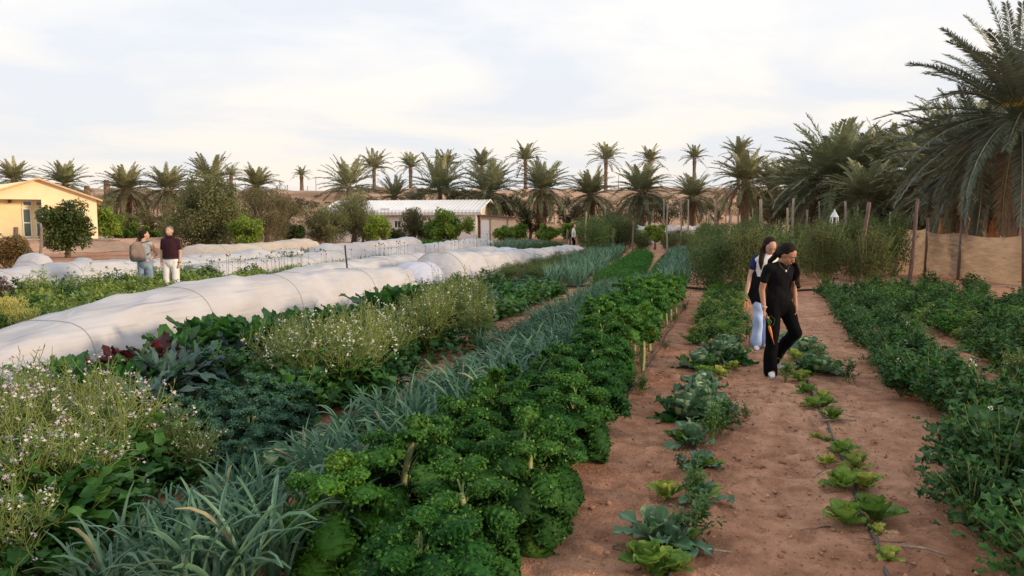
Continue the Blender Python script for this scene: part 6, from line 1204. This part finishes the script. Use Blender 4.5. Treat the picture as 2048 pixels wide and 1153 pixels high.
# --- the girl in black, walking with a carrot in her hand
gx_, gy_ = G(1545, 752); g1 = empty('person', (gx_, gy_, gz(gx_, gy_)), 'person in black T-shirt and black flared trousers walking with a carrot in one hand', 'person')
yaw = R(25); lat = np.array([math.cos(R(18)), math.sin(R(18)), 0])
J = dict(pel=(.085, .10, .90), wai=(.075, .07, 1.05), che=(.06, .03, 1.24), nek=(.065, -.01, 1.395), shL=(-.105, -.02, 1.325), shR=(.215, .07, 1.325), elL=(-.155, .015, 1.06), wrL=(-.150, -.07, .83), elR=(.270, .13, 1.09), wrR=(.275, .07, .87),
         hpL=(.0, .07, .88), knL=(-.005, .03, .47), anL=(-.01, .06, .09), hpR=(.16, .12, .88), knR=(.285, .07, .535), anR=(.135, .44, .135))
hc = np.array([.115, -.06, 1.50])
b = Blob(); H1 = head(b, hc, R(48), R(38), s_=1.1); b.chain([J['che'], J['nek'], hc - np.array([0.02, -.03, .05])], [.07, .050, .048])
torso(b, J['pel'], J['wai'], J['che'], J['nek'], J['shL'], J['shR'], lat)
for s_ in 'LR':
    b.chain([J['sh' + s_], J['el' + s_], J['wr' + s_]], [.046, .037, .024]); b.chain([J['hp' + s_], J['kn' + s_], J['an' + s_]], [.078, .052, .034]); 
b.cap(J['anL'], (-.01, -.04, .05), .032, .028); b.cap(J['anR'], (.22, .41, .06), .032, .028)
hand(b, J['wrL'], np.array(J['wrL']) - J['elL'] + [0, 0, -.05], (.8, -.4, 0), .95, 62, 1); hand(b, J['wrR'], np.array(J['wrR']) - J['elR'], (-1, 0, 0), .95, 35, -1)
b.build('body', skA, g1, .0065, 3); face(g1, H1, 1.1)
b = Blob(); torso(b, (.08, .09, .93), J['wai'], J['che'], np.array(J['nek']) - [0, 0, .035], J['shL'], J['shR'], lat, .017, waist=.135)
b.cap(np.array(J['shL']) + [.01, 0, 0], np.array(J['shL']) * .48 + np.array(J['elL']) * .52, .055, .061); b.cap(J['shR'], np.array(J['shR']) * .48 + np.array(J['elR']) * .52, .054, .059)
b.build('t_shirt', blk, g1, .010, 3, .0065, 26, seed=1)
b = Blob(); b.cap((.08, .09, .97), (.085, .10, .86), .150, .165, flat=.72, lat=lat)
b.chain([J['hpL'], J['knL'], (-.012, .055, .30), (-.012, .045, .06)], [.100, .076, .078, .088]); b.chain([J['hpR'], J['knR'], (.205, .27, .32), (.15, .41, .13)], [.102, .080, .076, .080]); b.build('trousers', blkt, g1, .010, 3, .0065, 20, seed=2)
shoe_(g1, (-.005, .05, -.0), (-.045, -.13, -.0)); shoe_(g1, (.15, .42, .0), (.335, .35, .0))
c, f, r_, u = H1
b = Blob(); b.ell(c - f * .024 + u * .024, (.090, .103, .097), [r_, f, u]); b.ell(c - f * .05 - u * .02, (.083, .066, .092), [r_, f, u])
for k in (-1, 1): b.cap(c + r_ * k * .072 + f * .02 + u * .03, c + r_ * k * .082 - f * .03 - u * .03, .016, .022)
bk = c - f * .10 - u * .02; b.cap(c - f * .07, bk, .045, .040)
b.chain([bk, (.0, .06, 1.45), (-.045, .08, 1.40), (-.06, .09, 1.33)], [.036, .034, .030, .016]); 
rg = rng_(7); p = c - u * .05 + r_ * .085 - f * .02; tail = [p, (.25, .02, 1.36), (.275, .03, 1.26), (.265, .0, 1.16), (.285, -.01, 1.08)]; b.chain(tail, [.022, .025, .026, .022, .010])
for i in range(9):
    q = [np.array(tail[k]) + rg.normal(0, .018, 3) for k in range(1, 5)]; b.chain(q, [.012, .012, .010, .006])
b.build('hair', hrA, g1, .0065, 2, .0025, 60, .6, seed=3)
mb = MB(); pts = []
for k in range(17):
    a = math.pi * k / 16; pts.append((.065 + .062 * math.cos(a), -.035 - .115 * math.sin(a) ** .7, 1.42 - .115 * math.sin(a)))
mb.tube(pts, .0009, 5); nk = mb.build('necklace', gold, g1); mb = MB(); mb.ell((.065, -.155, 1.293), (.011, .005, .013)); mb.build('pendant', bandm, nk)
mb = MB(); w0 = np.array(J['wrL']) + [0, 0, .03]; mb.tube([w0 + [.031 * math.cos(a), .031 * math.sin(a), .004 * math.sin(a * 2)] for a in np.linspace(0, 6.28, 18)], .0045, 6); mb.build('bracelet', bandm, g1)
mb = MB(); mb.tube([w0 + np.array([.01, -.03, -.13]), w0 + [.07, -.05, -.10], w0 + [.115, -.05, -.15], w0 + [.10, -.05, -.21], w0 + [.05, -.05, -.235]], .0010, 5)
cm = mat('carrot_orange', (.72, .25, .06), .5, (.60, .19, .05), 30, .3, 60); cg = mat('carrot_greens', (.16, .30, .06), .6)
def carrot(label, p0, p1, r, grp=None, greens=None):
    p0, p1 = np.asarray(p0, float), np.asarray(p1, float); root = empty('carrot', tuple(p0), label, 'carrot', grp); d = p1 - p0; m_ = MB()
    m_.tube([d * 0, d * .08, d * .3, d * .55, d * .68, d * .85 + [.005, 0, 0], d], [r * .5, r, r * .95, r * .6, r * .22, r * .12, r * .05], 10); m_.build('root', cm, root)
    m_ = MB(); rg = rng_(4)
    for k in range(6): m_.tube([(0, 0, 0), np.array([rg.normal(0, .01), rg.normal(0, .008), .05]), (greens if greens is not None else np.array([-.02, 0, .12])) + rg.normal(0, .012, 3)], [.004, .003, .002], 4)
    m_.build('leaf_stalks', cg, root); return root
O1 = np.array([gx_, gy_, gz(gx_, gy_)])
wL = O1 + np.array(J['wrL']); carrot('orange carrot hanging from the hand of the person in black', wL + [.05, -.045, -.19], wL + [.115, -.05, -.42], .016, greens=np.array([-.035, .01, .12]))
o = mb.build('root_string', cg); o.location = O1; tag(o, 'thin curled carrot stalk looping beside the carrot in the hand of the person in black', 'stalk')
# --- the girl behind, white shirt with blue sleeves
gx2, gy2 = G(1515, 699); g2 = empty('person', (gx2, gy2, gz(gx2, gy2)), 'person with long dark hair in a white shirt with navy sleeves, walking behind', 'person'); O2 = np.array([gx2, gy2, gz(gx2, gy2)])
lat = np.array([1, .1, 0]); hc = np.array([.115, -.06, 1.525])
J = dict(pel=(.06, .02, .92), wai=(.065, .0, 1.06), che=(.075, -.02, 1.25), nek=(.10, -.03, 1.40), shL=(-.065, -.01, 1.33), shR=(.235, .02, 1.33), elL=(-.13, .02, 1.08), wrL=(-.20, -.06, .85), elR=(.40, .05, 1.10), wrR=(.50, -.06, .90), hpL=(-.0, .02, .90), knL=(-.01, -.03, .48), anL=(-.02, .03, .09), hpR=(.13, .02, .90), knR=(.14, -.02, .48), anR=(.15, .20, .10))
b = Blob(); H2 = head(b, hc, R(12), R(38), s_=1.1); b.chain([J['che'], J['nek'], hc - np.array([0, -.03, .05])], [.07, .048, .046]); torso(b, J['pel'], J['wai'], J['che'], J['nek'], J['shL'], J['shR'], lat, waist=.115, hip=.145, chest=.14)
for s_ in 'LR': b.chain([J['sh' + s_], J['el' + s_], J['wr' + s_]], [.045, .036, .024]); b.chain([J['hp' + s_], J['kn' + s_], J['an' + s_]], [.076, .05, .034])
b.cap(J['anL'], (-.02, -.06, .05), .03, .028); b.cap(J['anR'], (.15, .12, .05), .03, .028)
hand(b, J['wrL'], (-.25, -.15, -1), (1, 0, 0), .95, 50, 1); hand(b, J['wrR'], (.2, -.2, -1), (-1, 0, 0), .95, 60, -1); b.build('body', skB, g2, .0075, 3); face(g2, H2, 1.1)
b = Blob(); torso(b, (.062, .01, 1.0), J['wai'], J['che'], np.array(J['nek']) - [0, 0, .03], J['shL'], J['shR'], lat, .015, waist=.118, hip=.13, chest=.14); b.build('shirt', wht, g2, .010, 3, .003, 22, seed=4)
for s_ in 'LR': b = Blob(); b.cap(np.array(J['sh' + s_]) + [0, 0, .008], np.array(J['sh' + s_]) * .55 + np.array(J['el' + s_]) * .45, .056, .060); b.build('sleeve', nav, g2, .010, 3, .002)
b = Blob(); b.cap((.062, .01, 1.02), (.06, .03, .76), .152, .185, flat=.75, lat=lat); b.cap((-.06, .02, 1.12), (-.06, .05, .80), .07, .09); b.build('tied_jacket', blk, g2, .012, 3, .005, 18, seed=5)
b = Blob(); b.chain([J['hpL'], J['knL'], (-.015, .0, .28), (-.02, .02, .09)], [.092, .072, .072, .082]); b.chain([J['hpR'], J['knR'], (.145, .10, .28), (.15, .18, .10)], [.092, .072, .072, .082]); b.build('jeans', jean, g2, .010, 3, .0065, 24, seed=6)
s1 = shoe_(g2, (-.02, .03, 0), (-.05, -.15, 0)); mb = MB(); mb.box((-.02, .01, .03), (.085, .12, .012)); mb.build('trim', pink, s1); shoe_(g2, (.15, .20, 0), (.17, .03, 0))
c, f, r_, u = H2; b = Blob(); b.ell(c - f * .028 + u * .020, (.092, .100, .096), [r_, f, u]); b.ell(c - f * .05 - u * .02, (.088, .068, .098), [r_, f, u])
b.chain([c - r_ * .068 - u * .0, c - r_ * .085 - u * .08, (.0, -.075, 1.38), (-.02, -.10, 1.28), (-.015, -.10, 1.19)], [.034, .040, .042, .036, .015], flat=.8); b.chain([c + r_ * .068, c + r_ * .09 - u * .08, (.21, -.02, 1.38), (.22, .02, 1.25)], [.032, .040, .044, .02]); b.cap(c - f * .05, (.10, .07, 1.22), .075, .06)
b.build('hair', hrB, g2, .008, 2, .003, 60, .5, seed=7)
wL = O2 + np.array(J['wrL']); carrot('small dry carrot held by the person behind, left one', wL + [-.02, -.03, -.13], wL + [-.06, -.04, -.27], .013, 'small carrots held by the person behind'); carrot('small forked carrot held by the person behind, right one', wL + [.0, -.035, -.13], wL + [.015, -.04, -.29], .013, 'small carrots held by the person behind')
wR = O2 + np.array(J['wrR']); carrot('pale carrot seen beside the hip of the person in black', wR + [.0, -.05, -.13], wR + [.02, -.05, -.36], .015)
# --- the couple on the left
def simple(name_xy, label, J, hcs, yawh, pitch, sk, hr, lat, parts, vox=.011, grow=.0, chest=.155, waist=.14, hip=.16):
    x, y = name_xy; z = gz(x, y); g = empty('person', (x, y, z), label, 'person'); b = Blob(); H_ = head(b, hcs, yawh, pitch, s_=1.08); b.chain([J['che'], J['nek'], np.array(hcs) - [0, 0, .05]], [.075, .056, .054]); torso(b, J['pel'], J['wai'], J['che'], J['nek'], J['shL'], J['shR'], lat, grow, waist=waist, hip=hip, chest=chest)
    for s_ in 'LR':
        b.chain([J['sh' + s_], J['el' + s_], J['wr' + s_]], [.048, .041, .027]); b.chain([J['hp' + s_], J['kn' + s_], J['an' + s_]], [.085, .058, .038]); ft = np.array(J['an' + s_]); b.cap(ft, ft + np.array(J.get('toe', (0, -.12, -.04))), .036, .03)
        hand(b, J['wr' + s_], J.get('hd' + s_, np.array(J['wr' + s_]) - J['el' + s_]), J.get('hn' + s_, (1 if s_ == 'L' else -1, 0, 0)), 1.0, 45, 1 if s_ == 'L' else -1)
    b.build('body', sk, g, vox, 2); return g, H_
x, y = G(345, 598); lat = np.array([1, 0, 0])
J = dict(pel=(0, 0, .96), wai=(0, -.01, 1.10), che=(0, -.01, 1.32), nek=(0, 0, 1.50), shL=(-.168, 0, 1.425), shR=(.168, 0, 1.425), elL=(-.222, .03, 1.13), wrL=(-.215, -.05, .88), elR=(.222, .03, 1.13), wrR=(.225, -.04, .88), hpL=(-.095, 0, .93), knL=(-.11, -.02, .50), anL=(-.12, .02, .09), hpR=(.095, 0, .93), knR=(.11, -.02, .50), anR=(.12, .02, .09))
g3, H3 = simple((x, y), 'person with short grey hair and beard in a maroon polo shirt and white trousers', J, (0, -.02, 1.655), R(-3), R(-6), skB, hrG, lat, None, hip=.165, waist=.155, chest=.165); face(g3, H3, brow=(.10, .08, .07))
b = Blob(); torso(b, (0, 0, 1.02), (0, -.01, 1.12), J['che'], (0, 0, 1.47), J['shL'], J['shR'], lat, .02, waist=.165, hip=.165, chest=.165); 
for s_, k in (('L', -1), ('R', 1)): b.cap(J['sh' + s_], np.array(J['sh' + s_]) * .35 + np.array(J['el' + s_]) * .65, .054, .060)
b.build('polo_shirt', mar, g3, .012, 3, .004, 20, seed=8); b = Blob(); b.cap((-.05, -.03, 1.50), (.05, -.03, 1.50), .05, .05); b.build('collar', mar, g3, .01, 1)
b = Blob(); b.cap((0, 0, .98), (0, 0, .90), .165, .17, flat=.75, lat=lat); b.chain([J['hpL'], J['knL'], J['anL']], [.105, .085, .075]); b.chain([J['hpR'], J['knR'], J['anR']], [.105, .085, .075]); b.build('trousers', wht, g3, .012, 3, .005, 18, seed=9)
mb = MB(); mb.tube([(.176 * math.cos(a), .135 * math.sin(a), .99) for a in np.linspace(0, 6.283, 25)], .019, 6, cap=False); mb.build('belt', blkb, g3)
c, f, r_, u = H3; b = Blob(); b.ell(c - f * .016 + u * .022, (.085, .100, .092), [r_, f, u]); b.build('hair', hrG, g3, .009, 2); b = Blob(); b.ell(c + f * .048 - u * .088, (.046, .044, .032), [r_, f, u]); b.build('beard', hrG, g3, .008, 2)
mb = MB(); w0 = np.array(J['wrR']) + [0, 0, .02]; mb.tube([w0 + [.034 * math.cos(a), .034 * math.sin(a), 0] for a in np.linspace(0, 6.28, 16)], .010, 6); mb.build('wrist_watch', blkb, g3)
for k in (-1, 1): shoe_(g3, (k * .12, .04, 0), (k * .13, -.16, 0), m=blkb)
x, y = G(292, 598)
J = dict(pel=(.02, 0, .95), wai=(.015, .01, 1.10), che=(.0, .0, 1.27), nek=(-.01, -.01, 1.43), shL=(-.13, -.04, 1.355), shR=(.15, .05, 1.355), elL=(-.27, -.10, 1.13), wrL=(-.10, -.17, .99), elR=(.235, .12, 1.10), wrR=(.16, -.02, .98), hdL=(.8, .2, -.4), hdR=(-.3, -.8, -.4), hpL=(-.07, 0, .93), knL=(-.08, 0, .50), anL=(-.09, .02, .09), hpR=(.11, 0, .93), knR=(.12, 0, .50), anR=(.12, .03, .09), toe=(.08, .06, -.04))
lat = nrm(np.array([1, .45, 0])); g4, H4 = simple((x, y), 'person with hands on hips wearing a grey top and jeans, seen from behind', J, (.015, .02, 1.575), R(128), R(-8), skB, hrB, lat, None, waist=.13, hip=.17, chest=.14)
b = Blob(); torso(b, (.02, 0, 1.0), (.015, .01, 1.08), J['che'], (-.01, -.01, 1.40), J['shL'], J['shR'], lat, .014, waist=.125, hip=.155, chest=.135); b.build('top', grt, g4, .012, 3, .004, 22, seed=10)
b = Blob(); b.cap((.02, 0, .98), (.02, 0, .88), .145, .160, flat=.85, lat=lat); b.chain([J['hpL'], J['knL'], J['anL']], [.100, .078, .070]); b.chain([J['hpR'], J['knR'], J['anR']], [.100, .078, .070]); b.build('jeans', jean2, g4, .012, 3, .004, 20, seed=11)
c, f, r_, u = H4; b = Blob(); b.ell(c - f * .022 + u * .02, (.090, .102, .098), [r_, f, u]); b.ell(c - f * .05 - u * .02, (.084, .068, .09), [r_, f, u]); b.cap(c - f * .08 - u * .05, c - f * .12 - u * .10, .05, .055); b.build('hair', hrB, g4, .009, 2, .003, 60, .5)
shoe_(g4, (-.09, .0, 0), (-.0, .14, 0)); shoe_(g4, (.12, .0, 0), (.22, .12, 0))
# backpack (a thing of its own)
bpk = mat('brown_backpack', (.24, .18, .15), .8, (.19, .14, .115), 6, .3, 60); bpd = mat('dark_backpack', (.075, .085, .11), .8, (.055, .06, .08), 6, .3, 60)
r0 = empty('backpack', (x, y, gz(x, y)), 'brown and dark grey backpack on the back of the person with hands on hips', 'backpack')
bk = nrm(np.array([-.25, -1, 0])); cc = np.array([-.04, -.22, 1.20]); b = Blob(); b.ell(cc + bk * .02, (.13, .10, .215), [lat, -bk, (0, 0, 1)]); b.cap(cc + [0, 0, -.12] - lat * .07, cc + [0, 0, -.12] + lat * .07, .10, .10); b.build('main_bag', bpk, r0, .012, 3, .003, 15)
b = Blob(); b.cap(cc - lat * .11 + [0, 0, .08], cc - lat * .11 + [0, 0, -.17], .062, .068); b.cap(cc + [0, 0, -.215] - lat * .10, cc + [0, 0, -.215] + lat * .10, .062, .062); b.build('side_panel', bpd, r0, .012, 3)
b = Blob(); b.ell(cc + bk * .09 + [0, 0, -.06], (.09, .05, .11), [lat, -bk, (0, 0, 1)]); b.build('front_pocket', bpk, r0, .012, 2)
for s_ in (-1, 1):
    mb = MB(); sh = np.array(J['shL' if s_ < 0 else 'shR']); mb.tube([cc + lat * s_ * .07 + [0, .04, .17], sh + bk * .06 + [-.02 * s_, 0, .06], sh - bk * .06 + [-.04 * s_, 0, .05], sh * [.8, 1, 1] - bk * .10 + [0, 0, -.12], cc + lat * s_ * .17 + [0, .08, -.12]], .015, 6); mb.build('strap', bpd, r0)
mb = MB(); mb.tube([cc + [-.03, .02, .215], cc + [-.02, .02, .26], cc + [.02, .02, .26], cc + [.03, .02, .215]], .008, 6); mb.build('handle', bpd, r0)
# --- far man in a white shirt, looking right
x, y, _ = AT(1147, 505, 43.5)
J = dict(pel=(0, 0, .95), wai=(0, 0, 1.08), che=(.0, 0, 1.30), nek=(.02, 0, 1.48), shL=(-.02, -.16, 1.42), shR=(-.02, .16, 1.42), elL=(-.04, -.19, 1.13), wrL=(.06, -.18, .90), elR=(-.04, .19, 1.13), wrR=(.06, .18, .90), hpL=(0, -.09, .92), knL=(.03, -.09, .50), anL=(.0, -.09, .09), hpR=(0, .09, .92), knR=(.03, .09, .50), anR=(.0, .09, .09), toe=(.12, 0, -.04))
lat = np.array([0, 1, 0]); g5, H5 = simple((x, y), 'distant person in a white T-shirt looking right beside the end of the fleece tunnel', J, (.03, 0, 1.63), R(90), R(-4), skB, hrB, lat, None, .016); face(g5, H5)
b = Blob(); torso(b, (0, 0, 1.0), J['wai'], J['che'], (.01, 0, 1.45), J['shL'], J['shR'], lat, .02, waist=.15, hip=.155); b.cap(J['shL'], np.array(J['shL']) * .5 + np.array(J['elL']) * .5, .066, .07); b.cap(J['shR'], np.array(J['shR']) * .5 + np.array(J['elR']) * .5, .066, .07); b.build('t_shirt', wht, g5, .016, 2, .004)
b = Blob(); b.cap((0, 0, .98), (0, 0, .90), .165, .17, flat=.75, lat=lat); b.chain([J['hpL'], J['knL'], J['anL']], [.10, .08, .07]); b.chain([J['hpR'], J['knR'], J['anR']], [.10, .08, .07]); b.build('trousers', blkt, g5, .016, 2)
c, f, r_, u = H5; b = Blob(); b.ell(c - f * .03 + u * .012, (.079, .084, .082), [r_, f, u]); b.build('hair', hrB, g5, .012, 2); b = Blob(); b.ell(c + f * .05 - u * .088, (.045, .042, .03), [r_, f, u]); b.build('beard', hrB, g5, .01, 2)
# --- tiny crouching person behind the hedge
x, y, _ = AT(1396, 480, 47); lat = np.array([1, 0, 0])
J = dict(pel=(-.02, .1, .48), wai=(-.02, .05, .62), che=(-.02, 0, .84), nek=(0, -.04, 1.02), shL=(-.17, 0, .94), shR=(.15, 0, .94), elL=(-.24, -.12, .70), wrL=(-.12, -.30, .55), elR=(.22, -.12, .70), wrR=(.10, -.30, .55), hpL=(-.10, .1, .46), knL=(-.14, -.28, .52), anL=(-.14, -.08, .10), hpR=(.08, .1, .46), knR=(.12, -.28, .52), anR=(.12, -.08, .10))
g6, H6 = simple((x, y), 'distant dark-haired person in a grey-blue top bending down beside the bean hedge', J, (0, -.06, 1.19), R(-20), R(12), skA, hrA, lat, None, .016)
b = Blob(); torso(b, (-.02, .07, .55), J['wai'], J['che'], (0, -.03, .99), J['shL'], J['shR'], lat, .025); [b.chain([J['sh' + s_], J['el' + s_]], [.07, .055]) for s_ in 'LR']; b.build('top', mat('grey_blue_top', (.25, .33, .36), .85, (.30, .38, .41), 8), g6, .016, 2, .004)
b = Blob(); [b.chain([J['hp' + s_], J['kn' + s_], J['an' + s_]], [.11, .085, .06]) for s_ in 'LR']; b.build('trousers', jean2, g6, .016, 2); c, f, r_, u = H6; b = Blob(); b.ell(c - f * .022 + u * .02, (.088, .10, .095), [r_, f, u]); b.cap(c - r_ * .06, c - r_ * .07 - u * .15, .035, .03); b.cap(c + r_ * .06, c + r_ * .07 - u * .15, .035, .03); b.build('hair', hrA, g6, .012, 2)
